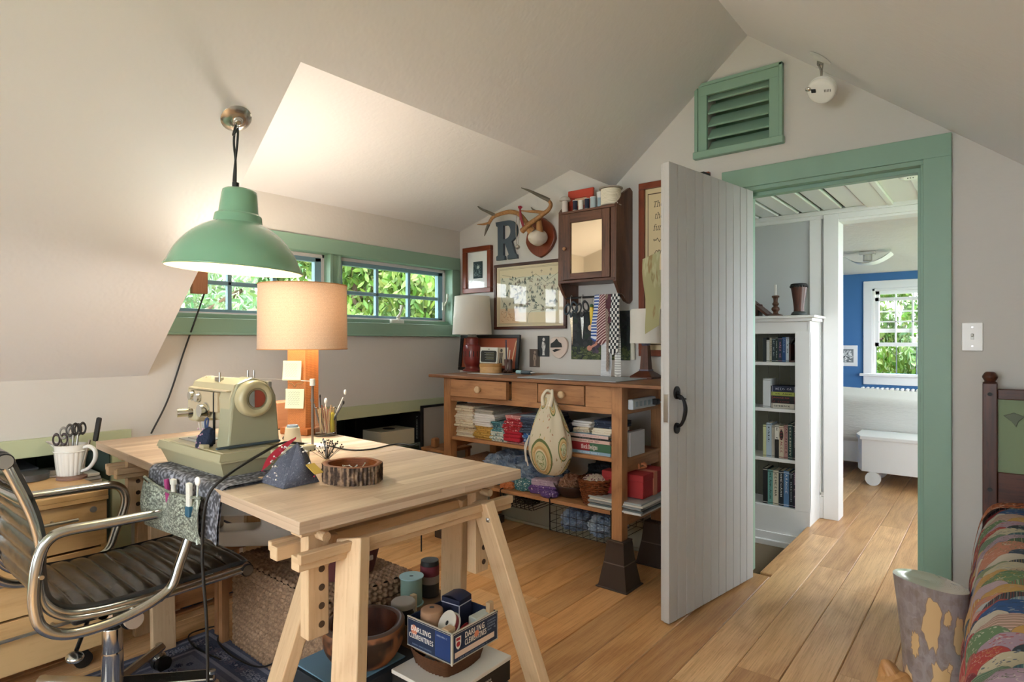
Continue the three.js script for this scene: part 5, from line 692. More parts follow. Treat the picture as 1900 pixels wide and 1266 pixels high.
{
  T.picA = canvasTex(512, 256, (c, W, H) => { c.fillStyle = '#a8583c'; c.fillRect(0, 0, W, H); c.fillStyle = '#d8ceb4'; c.fillRect(110, 80, 320, 150); c.fillStyle = '#6a6258'; for (const [x, s] of [[280, 1], [370, 1.05]]) { c.beginPath(); c.ellipse(x, 105, 10 * s, 13 * s, 0, 0, 7); c.fill(); c.fillStyle = '#8c8478'; c.beginPath(); c.moveTo(x - 18, 125); c.lineTo(x + 18, 125); c.lineTo(x + 12, 175); c.lineTo(x - 12, 175); c.fill(); c.fillStyle = '#3a3632'; c.fillRect(x - 12, 172, 10, 52); c.fillRect(x + 3, 172, 10, 52); c.fillStyle = '#6a6258'; } });
  const f = thing('framed_photo', 'black framed brown matted photograph of two figures leaning on the bench', 'picture', [-2.735, BT, .085], 0); f.rotation.x = -.12;
  const W = .27, H = .25; part('frame', [bb(-W, W, 0, .022, 0, .02, .003), bb(-W, W, H - .022, H, 0, .02, .003), bb(-W, -W + .022, .022, H - .022, 0, .02, .003), bb(W - .022, W, .022, H - .022, 0, .02, .003)], m.black, f); part('picture', prep(new THREE.PlaneGeometry(2 * W - .04, H - .04)).translate(0, H / 2, .006), mat('#ffffff', .6, { map: T.picA }), f); part('backing', bb(-W + .01, W - .01, .01, H - .01, 0, .005, 0), m.dark, f);
  const bxo = thing('oval_box', 'round light wooden box with a lid beside the red lamp', 'box', [-2.61, BT, .2]); part('box', cyl(.072, .072, .04, 0, .02, 0, 44), m.birch, bxo); part('lid', [cyl(.0745, .0745, .022, 0, .049, 0, 44)], mat('#e0c79c', .5, { map: T.birch }), bxo);
  T.card = canvasTex(256, 192, (c, W, H) => { c.fillStyle = '#d3d5cc'; c.fillRect(0, 0, W, H); c.fillStyle = '#1d211f'; c.beginPath(); c.roundRect(12, 40, W - 24, H - 50, 22); c.fill(); c.font = '13px monospace'; const L = ['~ ~~~ ~', '~~~~ ~~ ~~~', '~~ ~~~~~~ ~', '~~~ ~~ ~~~~']; for (let i = 0; i < 7; i++) { c.strokeStyle = i % 2 ? '#c9c48a' : '#d8d8cf'; c.lineWidth = 2; c.beginPath(); const x0 = 60 + (i * 23) % 40; for (let x = x0; x < 210; x += 6) c.lineTo(x, 62 + i * 15 + (x * 7 % 5) - 2); c.stroke(); } c.fillStyle = '#2b2b28'; c.beginPath(); c.arc(W / 2, 22, 7, 0, 7); c.fill(); });
  const cd = thing('postcard', 'white card with a black written label standing on the wooden box', 'card', [-2.63, BT + .061, .2], .25); cd.rotation.x = -.08; part('card', bx(.13, .105, .004, 0, .053, 0, .001), mat('#d3d5cc', .7), cd); part('print', prep(new THREE.PlaneGeometry(.128, .103)).translate(0, .053, .0025), mat('#ffffff', .7, { map: T.card }), cd);
  const bo = (x, l) => { const t = thing('boot_figurine', l, 'figurine', [x, BT, .17], .2); part('boot', [lathe(lp([[0, 0], [.014, 0], [.014, .01], [.013, .05], [.016, .085], [.013, .085], [.01, .05], [0, .02]], 24), 20), sph(.014, .0, .009, .016, .95, .75, 1.7, 16)], mat('#4a2e26', .4), t); };
  bo(-2.5, 'left small brown boot figurine holding pens on the bench'); bo(-2.468, 'right small brown boot figurine beside the framed photo'); 
  solo('pen', 'dark blue pen standing in the left boot', 'pen', rod(V(-2.5, BT + .02, .17), V(-2.508, BT + .215, .165), .0045, 10), mat('#232a4a', .4)); solo('pencil', 'plain wooden pencil leaning right out of the boots', 'pencil', rod(V(-2.47, BT + .02, .17), V(-2.425, BT + .21, .16), .0035, 8), m.beechP); solo('pencil', 'pale pencil leaning between the boot figurines', 'pencil', rod(V(-2.49, BT + .02, .172), V(-2.47, BT + .15, .17), .0032, 8), mat('#d8d2c4', .5));
  solo('cutting_mat', 'large grey cutting mat lying on the right of the bench top', 'cutting mat', (() => { const g = bb(-2.12, -1.49, 0, .0035, -.19, .19, .001); g.rotateY(0); return g; })().translate(0, BT + .001, .345), mat('#a7b0ba', .6));
  solo('ruler', 'clear pale ruler lying on the bench in front of the wooden box', 'ruler', bx(.26, .003, .05, -2.52, BT + .002, .36, .001), mat('#cfd6d8', .3));
  const pk = thing('utility_knife', 'pale blue craft knife lying on the bench beside the mat', 'knife', [-2.29, BT, .24], -.12); part('handle', rod(V(-.075, .0125, 0), V(.045, .0125, 0), .012, 16), mat('#9cc0c8', .4), pk); part('grip', rod(V(-.03, .0125, 0), V(.05, .0125, 0), .0126, 16), mat('#3c4a50', .5), pk); part('tip', rod(V(.05, .0125, 0), V(.085, .0125, 0), .008, 12, .003), m.steel, pk);
  solo('paper_scraps', 'small dark patterned paper lying before the boot figurines', 'paper', bx(.13, .002, .07, -2.4, BT + .0012, .31, .0005), mat('#5f6b78', .8));
}
// ------------------------------------------------------------ wall above the bench
function framed(name, label, cat, x0, x1, y0, y1, fw, fm, tex, opt = {}) {
  const t = thing(name, label, cat, [(x0 + x1) / 2, y0, .002]), W = (x1 - x0) / 2, H = y1 - y0, D = opt.d ?? .022;
  part('frame', [bb(-W, W, 0, fw, 0, D, .003), bb(-W, W, H - fw, H, 0, D, .003), bb(-W, -W + fw, fw, H - fw, 0, D, .003, 'y'), bb(W - fw, W, fw, H - fw, 0, D, .003, 'y')], fm, t);
  if (opt.mat) part('mat_board', bb(-W + fw, W - fw, fw, H - fw, .002, .008, 0), mat(opt.mat, .9), t); else part('backing', bb(-W + fw, W - fw, fw, H - fw, .001, .005, 0), m.dark, t);
  const [a, b, c, d] = opt.pic ?? [-W + fw, W - fw, fw, H - fw]; part('print', prep(new THREE.PlaneGeometry(b - a, d - c)).translate((a + b) / 2, (c + d) / 2, .0095), mat('#ffffff', .8, { map: tex }), t);
  if (opt.glass) part('glass', prep(new THREE.PlaneGeometry(2 * W - 2 * fw, H - 2 * fw)).translate(0, H / 2, .013), m.glass, t); return t;
}
T.engr = canvasTex(128, 192, (c, W, H) => { c.fillStyle = '#22333f'; c.fillRect(0, 0, W, H); seed(2); c.strokeStyle = '#9fb4bb'; c.lineWidth = 2; for (let i = 0; i < 26; i++) { c.beginPath(); c.arc(64 + rnd(-40, 40), 96 + rnd(-70, 70), rnd(6, 22), rnd(0, 3), rnd(3, 5)); c.stroke(); } c.fillStyle = '#b9c6c8'; c.beginPath(); c.arc(66, 66, 18, 0, 7); c.fill(); c.beginPath(); c.ellipse(66, 120, 26, 30, 0, 0, 7); c.stroke(); });
framed('small_framed_print', 'small wooden frame with a wide white mat and dark engraving', 'picture', -3.03, -2.76, 1.563, 1.892, .034, m.mahog, T.engr, { mat: '#e9eaec', pic: [-.045, .045, .105, .225], glass: true, d: .03 });
T.map = canvasTex(1024, 800, (c, W, H) => { // hand drawn map
  c.fillStyle = '#d8cba8'; c.fillRect(0, 0, W, H); seed(44); c.fillStyle = '#c9d2c4'; c.globalAlpha = .55; c.fillRect(60, 150, 880, 470); c.globalAlpha = 1; c.fillStyle = '#d9b48e'; c.globalAlpha = .6; c.fillRect(50, 560, 300, 200); c.globalAlpha = 1;
  c.strokeStyle = '#8a7a62'; c.lineWidth = 3; c.strokeRect(24, 24, W - 48, H - 48); c.strokeRect(40, 40, W - 80, H - 80); c.lineWidth = 1.5; for (let i = 0; i < 80; i++) { c.beginPath(); c.moveTo(24 + i * 12.3, 24); c.lineTo(40 + i * 12.3, 40); c.moveTo(24 + i * 12.3, H - 24); c.lineTo(40 + i * 12.3, H - 40); c.stroke(); }
  const wob = (pts, col, w) => { c.strokeStyle = col; c.lineWidth = w; c.beginPath(); pts.forEach(([x, y], i) => c.lineTo(x + rnd(-4, 4), y + rnd(-4, 4))); c.stroke(); };
  wob([[90, 110], [200, 130], [320, 160], [420, 150], [520, 165], [620, 130], [700, 180], [760, 240], [880, 170], [960, 120]], '#6a6a58', 4); wob([[70, 130], [80, 260], [70, 400], [120, 520], [170, 600], [150, 680]], '#6a7a70', 4); wob([[480, 760], [500, 640], [540, 600], [640, 590], [720, 580], [780, 620], [860, 560], [930, 500]], '#6f7a6c', 4);
  for (let i = 0; i < 150; i++) { const x = rnd(90, 940), y = rnd(170, 620); c.strokeStyle = pick(['#49564f', '#55645c', '#3c4a46', '#7a6a58']); c.lineWidth = rnd(3, 6); c.beginPath(); if (i % 3) { c.moveTo(x, y); c.lineTo(x, y - 42); c.moveTo(x - 15, y - 8); c.lineTo(x, y - 42); c.lineTo(x + 15, y - 8); c.moveTo(x - 12, y - 20); c.lineTo(x + 12, y - 20); } else { c.moveTo(x, y); for (let k = 0; k < 5; k++) c.lineTo(x + rnd(-32, 32), y + rnd(-22, 22)); } c.stroke(); }
  for (const [x, y] of [[560, 100], [700, 90], [840, 80]]) { c.strokeStyle = '#6f6658'; c.lineWidth = 5; c.beginPath(); c.moveTo(x - 16, y); c.lineTo(x + 16, y); c.moveTo(x, y - 18); c.lineTo(x, y + 24); c.stroke(); }
  c.strokeStyle = '#a0603c'; c.lineWidth = 3; for (let i = 0; i < 24; i++) { const x = rnd(80, 330), y = rnd(590, 730); c.beginPath(); c.arc(x, y, rnd(6, 20), rnd(0, 3), rnd(3, 6)); c.stroke(); } });
framed('framed_map', 'large thin framed hand drawn map hanging above the bench', 'picture', -2.737, -2.136, 1.299, 1.748, .02, m.walnut, T.map, { glass: true, d: .02 });
{
  const R = new THREE.Shape(); const w = .19, h = .262; // slab serif letter
  R.moveTo(0, 0); R.lineTo(.075, 0); R.lineTo(.072, .022); R.lineTo(.06, .03); R.lineTo(.06, .11); R.lineTo(.078, .11); R.lineTo(.112, .03); R.lineTo(.1, .022); R.lineTo(.1, 0); R.lineTo(.182, 0); R.lineTo(.178, .024); R.quadraticCurveTo(.165, .026, .158, .045); R.lineTo(.132, .118); R.quadraticCurveTo(.18, .145, .178, .19); R.quadraticCurveTo(.176, .258, .1, .262); R.lineTo(-.006, .262); R.lineTo(-.002, .238); R.lineTo(.012, .23); R.lineTo(.014, .032); R.lineTo(0, .024); R.closePath();
  const hole = new THREE.Path(); hole.moveTo(.06, .138); hole.lineTo(.085, .138); hole.quadraticCurveTo(.126, .15, .126, .19); hole.quadraticCurveTo(.124, .232, .088, .235); hole.lineTo(.06, .235); hole.closePath(); R.holes.push(hole);
  const t = thing('wooden_letter', 'slate blue wooden capital letter R on the wall left of the antlers', 'letter', [-2.712, 1.78, .004]); part('letter', ext(R, .018, .002), mat('#46525e', .6), t);
}
{ // antlers on a plaque
  const t = thing('antler_mount', 'antlers on a white skull cap mounted on a reddish wooden shield', 'antler mount', [0, 0, 0]);
  const s = new THREE.Shape(); s.moveTo(-2.335, 1.772); s.quadraticCurveTo(-2.42, 1.8, -2.445, 1.875); s.quadraticCurveTo(-2.44, 1.96, -2.38, 2.0); s.quadraticCurveTo(-2.335, 2.05, -2.29, 2.0); s.quadraticCurveTo(-2.225, 1.965, -2.222, 1.88); s.quadraticCurveTo(-2.25, 1.8, -2.335, 1.772);
  part('plaque', ext(s, .018, .006).translate(0, 0, .006), m.mahog, t);
  part('skull', displace(sph(.062, 0, 0, 0, 1, .85, 1.1, 32), (p) => V(p.x * (1 - .25 * sat(-p.y * 9)), p.y + .008 * noise(p.x * 20, p.y * 20, p.z * 20), p.z)).translate(-2.305, 1.885, .09), mat('#d9cfc0', .55), t);
  part('pedicle', [taper([V(-2.28, 1.91, .1), V(-2.272, 1.95, .12), V(-2.26, 1.985, .14)], [.024, .02, .017], 12), taper([V(-2.325, 1.91, .12), V(-2.35, 1.945, .145), V(-2.36, 1.965, .155)], [.022, .018, .016], 12)], mat('#a97c4c', .6), t);
  T.antler = dataTex(64, 256, (u, v) => { const n = pn(u * 14, v * 40, 14, 40, 3); return mix3([128, 86, 46], [178, 132, 82], sat(n * .7 + .2 * pn(u * 30, v * 90, 30, 90, 5))); });
  const am = mat('#ffffff', .5, { map: T.antler }), tipm = mat('#5b5449', .5);
  const L = (a, z0, z1) => a.map(([x, y], i) => V(x, y, lerp(z0, z1, i / (a.length - 1))));
  const ant = (main, br, z0, z1, tipN) => { const o = part('antler', [taper(L(main, z0, z1), [.019, .016, .0155, .015, .014, .012, .01], 46, 12), ...br.map(([b, a0, a1, r]) => taper(L(b, a0, a1), [r, r * .75, r * .3], 16, 10))], am, t); return o; };
  const a1 = ant([[-2.308, 1.917], [-2.364, 1.985], [-2.417, 2.041], [-2.484, 2.064], [-2.562, 2.06], [-2.624, 2.043], [-2.662, 1.994]], [[[[-2.643, 2.009], [-2.691, 2.004], [-2.739, 2.007]], .17, .19, .01]], .13, .17); part('tine_tip', taper(L([[-2.6, 2.051], [-2.657, 2.083], [-2.715, 2.113], [-2.754, 2.155]], .16, .2), [.013, .0095, .007, .002], 20), tipm, a1); part('tine_tip', taper(L([[-2.655, 2.0], [-2.672, 1.96], [-2.683, 1.925]], .17, .18), [.0115, .009, .003], 14), tipm, a1);
  const a2 = ant([[-2.38, 1.925], [-2.364, 1.934], [-2.308, 1.968], [-2.253, 1.992], [-2.211, 2.013], [-2.17, 2.034], [-2.153, 2.065], [-2.178, 2.099]], [[[[-2.203, 2.019], [-2.265, 2.034], [-2.329, 2.043], [-2.373, 2.052]], .15, .18, .0125]], .16, .16); part('tine_tip', taper(L([[-2.165, 2.09], [-2.178, 2.099], [-2.236, 2.131], [-2.295, 2.164], [-2.355, 2.191]], .16, .2), [.013, .0125, .01, .007, .002], 24), tipm, a2); part('spur', taper(L([[-2.265, 2.034], [-2.287, 2.05], [-2.299, 2.064]], .16, .17), [.008, .006, .003], 10), tipm, a2);
  solo('necklace', 'thin cord necklace with a silver bell hanging from the antlers', 'necklace', [tube([V(-2.4, 2.03, .185), V(-2.405, 1.95, .19), V(-2.4, 1.85, .19), V(-2.391, 1.836, .19), V(-2.385, 1.85, .19), V(-2.38, 1.95, .19), V(-2.378, 2.02, .185)], .0024, 60), sph(.016, -2.392, 1.82, .19, 1, .95, 1, 20)], mat('#b9b4ac', .25, { metalness: .8 }));
  seed(14); const pet = []; for (let i = 0; i < 18; i++) { const a = i * 2.4, r = .008 + .012 * (i / 18); pet.push(bx(.004, .022, .008, 0, .011, 0, .001).rotateX(.9 * (i / 18)).rotateY(a).translate(-2.376, 2.06, .185)); } const fl = thing('red_flower', 'small crimson artificial flower tied to the left antler', 'flower', [0, 0, 0]); part('petals', pet, mat('#9c2438', .8), fl).userData.kind = 'stuff'; part('ribbon', [taper([V(-2.376, 2.06, .185), V(-2.37, 2.0, .18), V(-2.36, 1.95, .17)], [.006, .01, .008], 12)], mat('#8c3440', .8), fl);
}
{ // small pictures
  const small = (n, label, x0, x1, y0, y1, tex) => { const t = thing(n, label, 'picture', [(x0 + x1) / 2, (y0 + y1) / 2, .002]); part('card', bx(x1 - x0, y1 - y0, .002, 0, 0, .001, 0), m.paper, t); part('print', prep(new THREE.PlaneGeometry(x1 - x0, y1 - y0)).translate(0, 0, .003), mat('#ffffff', .8, { map: tex }), t); };
  const figT = (bg, fg, sd) => canvasTex(128, 192, (c, W, H) => { c.fillStyle = bg; c.fillRect(0, 0, W, H); c.fillStyle = fg; seed(sd); c.beginPath(); c.ellipse(66, 34, 13, 16, 0, 0, 7); c.fill(); c.beginPath(); c.moveTo(50, 52); c.quadraticCurveTo(92, 60, 84, 110); c.quadraticCurveTo(70, 140, 78, 180); c.lineTo(50, 180); c.quadraticCurveTo(60, 130, 44, 104); c.closePath(); c.fill(); c.strokeStyle = bg; c.lineWidth = 3; for (let i = 0; i < 5; i++) { c.beginPath(); c.moveTo(rnd(50, 80), rnd(60, 160)); c.lineTo(rnd(50, 80), rnd(60, 160)); c.stroke(); } });
  small('small_print', 'brown sepia card of a crouching figure, lowest of the small wall cards', -2.437, -2.352, 1.047, 1.166, figT('#5f544c', '#9a8a7c', 4)); small('small_print', 'dark card with a pale standing statue figure above the bench', -2.37, -2.274, 1.118, 1.254, figT('#33373a', '#c9cac6', 6));
  const t = thing('paper_mask', 'cream cut out face paper ornament with a black cap on the wall', 'ornament', [-2.197, 1.18, .003]); const sh = new THREE.Shape(); sh.moveTo(-.06, .05); sh.quadraticCurveTo(-.03, .07, 0, .058); sh.quadraticCurveTo(.05, .075, .064, .03); sh.quadraticCurveTo(.07, -.02, .04, -.045); sh.quadraticCurveTo(.01, -.075, -.01, -.066); sh.quadraticCurveTo(-.06, -.05, -.064, 0); sh.closePath(); part('paper', ext(sh, .008, .004), mat('#d4c4b8', .85), t); part('black_cap', ext(shapeOf([[-.052, .0], [-.05, .022], [-.025, .036], [-.008, .052], [.006, .034], [.026, .024], [.032, .002]]), .004, .002).translate(-.004, 0, .013), m.black, t); part('mouth', ext(shapeOf([[-.045, -.02], [-.02, -.012], [.02, -.014], [-.03, -.03]]), .002, .001).translate(0, 0, .012), m.black, t);
  T.poster = canvasTex(512, 384, (c, W, H) => { const g = (x, y, r, col) => { c.fillStyle = col; c.beginPath(); c.arc(x, y, r, 0, 7); c.fill(); }; c.fillStyle = '#2b3134'; c.fillRect(0, 0, W, H); seed(33); for (let i = 0; i < 400; i++) g(rnd(0, W), rnd(0, H), rnd(4, 22), pick(['#2a3436', '#33393c', '#242b30', '#3a3a40', '#2c3a34'])); for (let i = 0; i < 200; i++) g(rnd(0, W), rnd(H * .74, H), rnd(4, 16), pick(['#4a5638', '#3c4830', '#5a6440'])); for (let i = 0; i < 30; i++) { c.fillStyle = '#8a9068'; c.fillRect(rnd(0, W), rnd(H * .82, H * .96), rnd(10, 34), 3); } for (let i = 0; i < 90; i++) g(rnd(200, 420), rnd(190, 320), rnd(8, 20), pick(['#4a4050', '#3c3644', '#54485a'])); c.strokeStyle = '#c98c78'; c.lineWidth = 18; c.beginPath(); c.moveTo(250, 150); c.lineTo(225, 260); c.lineTo(150, 300); c.stroke(); g(165, 292, 22, '#c48a78'); });
  small('art_print', 'dark unframed landscape print with a pink arm hanging behind the ties', -2.105, -1.69, 1.105, 1.4, T.poster);
}
T.bigp = canvasTex(512, 1024, (c, W, H) => { c.fillStyle = '#d6c69e'; c.fillRect(0, 0, W, H); c.strokeStyle = '#4a3a2a'; c.lineWidth = 6; c.strokeRect(24, 34, W - 48, H - 68); c.fillStyle = '#3a3228'; c.font = 'italic 52px serif'; ['The gr', 'the', 'fury'].forEach((t, i) => c.fillText(t, 70 + (i % 2) * 14, 120 + i * 74)); seed(54); for (let r = 0; r < 5; r++) { c.strokeStyle = '#4a4034'; c.lineWidth = 4; c.beginPath(); const x0 = [240, 170, 190, 74, 80][r]; for (let x = x0; x < 450; x += 7) c.lineTo(x, 108 + r * 74 + rnd(-13, 13)); c.stroke(); } seed(55); c.fillStyle = '#a8a484'; c.fillRect(30, 520, W - 60, 90); for (let i = 0; i < 700; i++) { c.fillStyle = pick(['#2f2c26', '#4a443a', '#6a4a40', '#8a7a60']); c.beginPath(); c.arc(rnd(30, W - 30), rnd(600, 790), rnd(2, 6), 0, 7); c.fill(); } c.fillStyle = '#58704a'; for (let i = 0; i < 90; i++) { c.beginPath(); c.arc(rnd(40, 200), rnd(820, 960), rnd(3, 8), 0, 7); c.fill(); } c.fillStyle = '#3a342c'; c.beginPath(); c.arc(300, 480, 60, 0, 7); c.fill(); });
framed('framed_poster', 'tall reddish framed calligraphy and flower poster partly hidden by the open door', 'picture', -1.626, -1.21, 1.133, 2.13, .036, m.mahog, T.bigp, { d: .028 });
// ------------------------------------------------------------ wall cabinet with mirror
{
  const t = thing('mirror_cabinet', 'dark wooden wall cabinet with an old mirror door and towel bar', 'cabinet', [0, 0, 0]); const x0 = -2.068, x1 = -1.684, W = m.darkWood;
  const side = (x) => ext(shapeOf([[0, 2.1], [-.03, 2.115], [-.11, 2.07], [-.19, 1.995], [-.195, 1.56], [-.15, 1.50], [-.08, 1.452], [-.03, 1.44], [0, 1.46]]), .016, .002).rotateY(PI / 2).translate(x, 0, 0);
  for (const x of [x0 - .004, x1 - .012]) part('side', uvGrain(side(x), 'y'), W, t);
  part('carcass', [bb(x0, x1, 1.98, 1.994, .004, .2, .003, 'x'), bb(x0, x1, 1.566, 1.582, .004, .2, .003, 'x'), bb(x0, x1, 1.566, 1.99, .003, .012, 0, 'y'), bb(x0, x0 + .03, 1.58, 1.985, .176, .196, .002, 'y'), bb(x1 - .03, x1, 1.58, 1.985, .176, .196, .002, 'y')], W, t);
  const d = part('door', [bb(x0 + .032, x0 + .084, 1.585, 1.977, .183, .203, .002, 'y'), bb(x1 - .084, x1 - .032, 1.585, 1.977, .183, .203, .002, 'y'), bb(x0 + .084, x1 - .084, 1.922, 1.977, .183, .203, .002, 'x'), bb(x0 + .084, x1 - .084, 1.585, 1.622, .183, .203, .002, 'x'), bb(x0 + .08, x1 - .08, 1.62, 1.925, .183, .19, 0, 'y')], W, t);
  part('mirror', bb(x0 + .084, x1 - .084, 1.622, 1.922, .19, .193, 0), mat('#d9cdb4', .03, { metalness: 1 }), d); part('knob', sph(.011, x0 + .05, 1.77, .214, 1, 1, 1, 16), m.pine, d);
  part('towel_bar', rod(V(x0, 1.482, .12), V(x1, 1.482, .12), .0065, 12), m.dark, t);
}
{ // things on top of the cabinet
  const Y = 1.995, sp = (l, x, z, r, h, c, ce) => { const t = thing('thread_spool', l, 'thread spool', [x, Y, z]); part('thread', cyl(r * .92, r * .92, h - .008, 0, h / 2, 0, 22), mat(c, .8), t); part('flanges', [cyl(r, r, .004, 0, .002, 0, 22), cyl(r, r, .004, 0, h - .002, 0, 22)], mat(ce, .5), t); };
  const wb = thing('wooden_bobbin', 'pale wooden bobbin with a wide round cap at the left end of the cabinet top', 'bobbin', [-2.045, Y, .165]); part('stem', cyl(.018, .02, .07, 0, .035, 0, 24), mat('#c7bdb6', .7), wb); part('cap', lathe(lp([[0, .1], [.022, .096], [.032, .082], [.032, .072], [0, .07]], 20), 30), mat('#bdb6ae', .7), wb);
  const rf = thing('picture_frame', 'empty orange red painted picture frame standing behind the spools', 'picture frame', [-1.975, Y, .1]); rf.rotation.x = -.1; const rm = mat('#b5402c', .5); part('frame', [bb(-.09, .09, .095, .145, 0, .016, .003), bb(-.09, .09, 0, .045, 0, .016, .003), bb(-.09, -.045, .045, .095, 0, .016, .003), bb(.045, .09, .045, .095, 0, .016, .003)], rm, rf); part('inset', bb(-.045, .045, .045, .095, .001, .004, 0), mat('#c9a98a', .6), rf);
  sp('navy thread spool, leftmost of the small spools', -1.965, .175, .016, .062, '#1f2438', '#c9c6be'); sp('white thread spool between the two navy spools', -1.928, .17, .017, .058, '#dcd9d0', '#e4e2dc'); sp('navy thread spool right of the white one', -1.886, .17, .016, .064, '#23283e', '#c9c6be'); sp('pale blue thread spool on the cabinet top', -1.845, .168, .019, .066, '#a9bcc6', '#dfe2e2');
  sp('taller white spool behind the pale blue spool', -1.826, .12, .022, .1, '#dfe0de', '#e8e8e6'); sp('small grey blue spool tucked beside the big cord reel', -1.804, .16, .014, .06, '#8ea2b0', '#c9ccd0');
  const c = thing('cord_reel', 'large reel of white cord on the cabinet top', 'cord reel', [-1.738, Y, .15]); const pr = [[.03, .006]]; for (let i = 0; i <= 60; i++) { const y = .006 + i * .00152; pr.push([.055 + .003 * Math.abs(Math.sin(i * PI / 5)), y]); } part('cord', lathe([...pr, [.03, .098]], 44), mat('#e2dccb', .9), c); part('flanges', [cyl(.062, .062, .005, 0, .0025, 0, 40), cyl(.068, .068, .006, 0, .102, 0, 40)], mat('#a59c90', .7), c); part('loose_end', tube([V(.05, .06, .03), V(.062, .04, .035), V(.058, .02, .04), V(.072, .0, .05)], .002, 20), mat('#c9c2b4', .9), c);
}
{ // scissors, cutter and ties on the towel bar
  const hang = (name, label, x, L, hc, bc, tilt) => { const t = thing(name, label, 'scissors', [x, 1.45, .14]); t.rotation.z = tilt; part('hook', tube([V(0, .04, -.02), V(0, .048, -.012), V(0, .03, 0), V(0, -.005, 0)], .002, 16), m.steel, t); for (const s of [-1, 1]) part('handle_loop', prep(new THREE.TorusGeometry(.021, .0055, 8, 26)).scale(.85, 1.45, 1).rotateZ(s * .35).translate(s * .026, -.03 + s * .006, 0), mat(hc, .4), t); part('handle_neck', [bar(V(-.014, -.05, 0), V(.004, -.09, 0), .012, .007), bar(V(.014, -.05, 0), V(-.004, -.09, 0), .012, .007)], mat(hc, .4), t); const bl = (dx) => ext(shapeOf([[-.009, -.085], [.009, -.085], [.007, -.14], [.0, -L], [-.006, -.14]]), .002, .0006).translate(dx, 0, dx * .5); part('blades', [bl(.001), bl(-.001)], mat(bc, .25, { metalness: 1 }), t); part('pivot', cyl(.004, .004, .008, 0, 0, 0, 12).rotateX(PI / 2).translate(0, -.092, 0), m.steel, t); };
  hang('scissors', 'left dressmaking scissors with dark blue handles on the towel bar', -2.02, .255, '#20303c', '#c9b79c', .05); hang('scissors', 'right steel scissors with black handles on the towel bar', -1.94, .22, '#1d1f22', '#c4c4c0', .02);
  const y = thing('rotary_cutter', 'yellow handled rotary cutter hanging between the scissors and ties', 'cutter', [-1.872, 1.42, .14]); part('handle', taper([V(0, .0, 0), V(0, -.04, 0), V(.002, -.09, 0), V(0, -.105, 0)], [.012, .013, .012, .009], 16, 12), mat('#d8b92c', .4), y); part('top_cap', sph(.013, 0, .006, 0, 1, 1, 1, 14), mat('#2e5a3c', .5), y); part('blade_guard', cyl(.018, .018, .006, 0, 0, 0, 24).rotateX(PI / 2).translate(-.006, -.122, 0), mat('#c9a68a', .4), y); part('hook', rod(V(0, .01, 0), V(0, .066, -.018), .0012, 6), m.steel, y);
  const stripe = (a, b, n, ang) => canvasTex(64, 256, (c, W, H) => { c.fillStyle = a; c.fillRect(0, 0, W, H); c.strokeStyle = b; c.lineWidth = H / n / 2; for (let i = -4; i < n + 6; i++) { c.beginPath(); c.moveTo(0, i * H / n); c.lineTo(W, i * H / n + ang * W); c.stroke(); } });
  const checks = canvasTex(64, 256, (c, W, H) => { c.fillStyle = '#d8d8d4'; c.fillRect(0, 0, W, H); c.fillStyle = '#22262c'; for (let i = 0; i < 5; i++) for (let j = 0; j < 20; j++) if ((i + j) % 2) c.fillRect(i * 12.8, j * 12.8, 12.8, 12.8); });
  const tie = (name, label, x0, w0, w1, y1, tx, sh, z, cat = 'tie') => { const g = grid(6, 30, (u, v) => { const y = lerp(1.49, y1, v), w = lerp(w0, w1, Math.min(1, v * 1.6)); return V(x0 + (u - .5) * w + sh * v, y - (v > .96 ? .02 * (1 - Math.abs(u - .5) * 2) * (v - .96) / .04 : 0), z + .006 * Math.sin(u * PI) + .003 * Math.sin(v * 9 + x0 * 30)); }); const back = grid(6, 6, (u, v) => V(x0 + (u - .5) * w0, 1.49 + .004 * Math.sin(v * PI) - .02 * v * v, lerp(z, .1, v))); solo(name, label, cat, [g, back], mat('#ffffff', .85, { map: tx, ...DS })); };
  tie('necktie', 'blue and white striped tie, leftmost on the towel bar', -1.822, .05, .062, 1.235, stripe('#d5dae4', '#31549a', 14, 0), -.024, .146); tie('necktie', 'pink diagonal striped tie right of the blue striped one', -1.788, .055, .07, 1.215, stripe('#dcc8c2', '#6a3c40', 17, .7), -.012, .152); tie('necktie', 'plum coloured tie in the middle of the towel bar', -1.742, .05, .05, 1.34, stripe('#57303c', '#4c2834', 20, .2), 0, .158); tie('necktie', 'black and white checked tie, rightmost on the towel bar', -1.703, .056, .06, 1.16, checks, -.012, .161);
  tie('ribbon', 'long pale grey ribbon hanging down to the bench top', -1.765, .05, .07, 1.016, stripe('#d0d2d4', '#b9bcc2', 60, 0), -.012, .14, 'ribbon'); tie('ribbon', 'long white barred ribbon hanging right of the grey ribbon', -1.708, .04, .04, 1.016, stripe('#dcdcd8', '#a9a9a6', 34, 0), .012, .141, 'ribbon'); tie('ribbon', 'narrow brown twisted striped ribbon in front of the grey ribbon', -1.755, .03, .02, 1.06, stripe('#d8cfc4', '#5a4034', 22, 1), .0, .158, 'ribbon');
  solo('rolled_paper', 'thin rolled paper standing on end at the right of the print', 'paper roll', rod(V(-1.665, 1.11, .02), V(-1.672, 1.4, .02), .012, 14), m.paper);
}
solo('door_cloth', 'pale green flowered cloth hanging behind the open plank door', 'cloth', grid(8, 14, (u, v) => V(-1.165 - .055 * u * (1 - .3 * v) - .0, 1.62 - .33 * v - .04 * u, .72 + .06 * u + .01 * Math.sin(v * 8))), mat('#cdd3b4', .95, { map: rep(FX.cream.map, .3, .3), ...DS }));
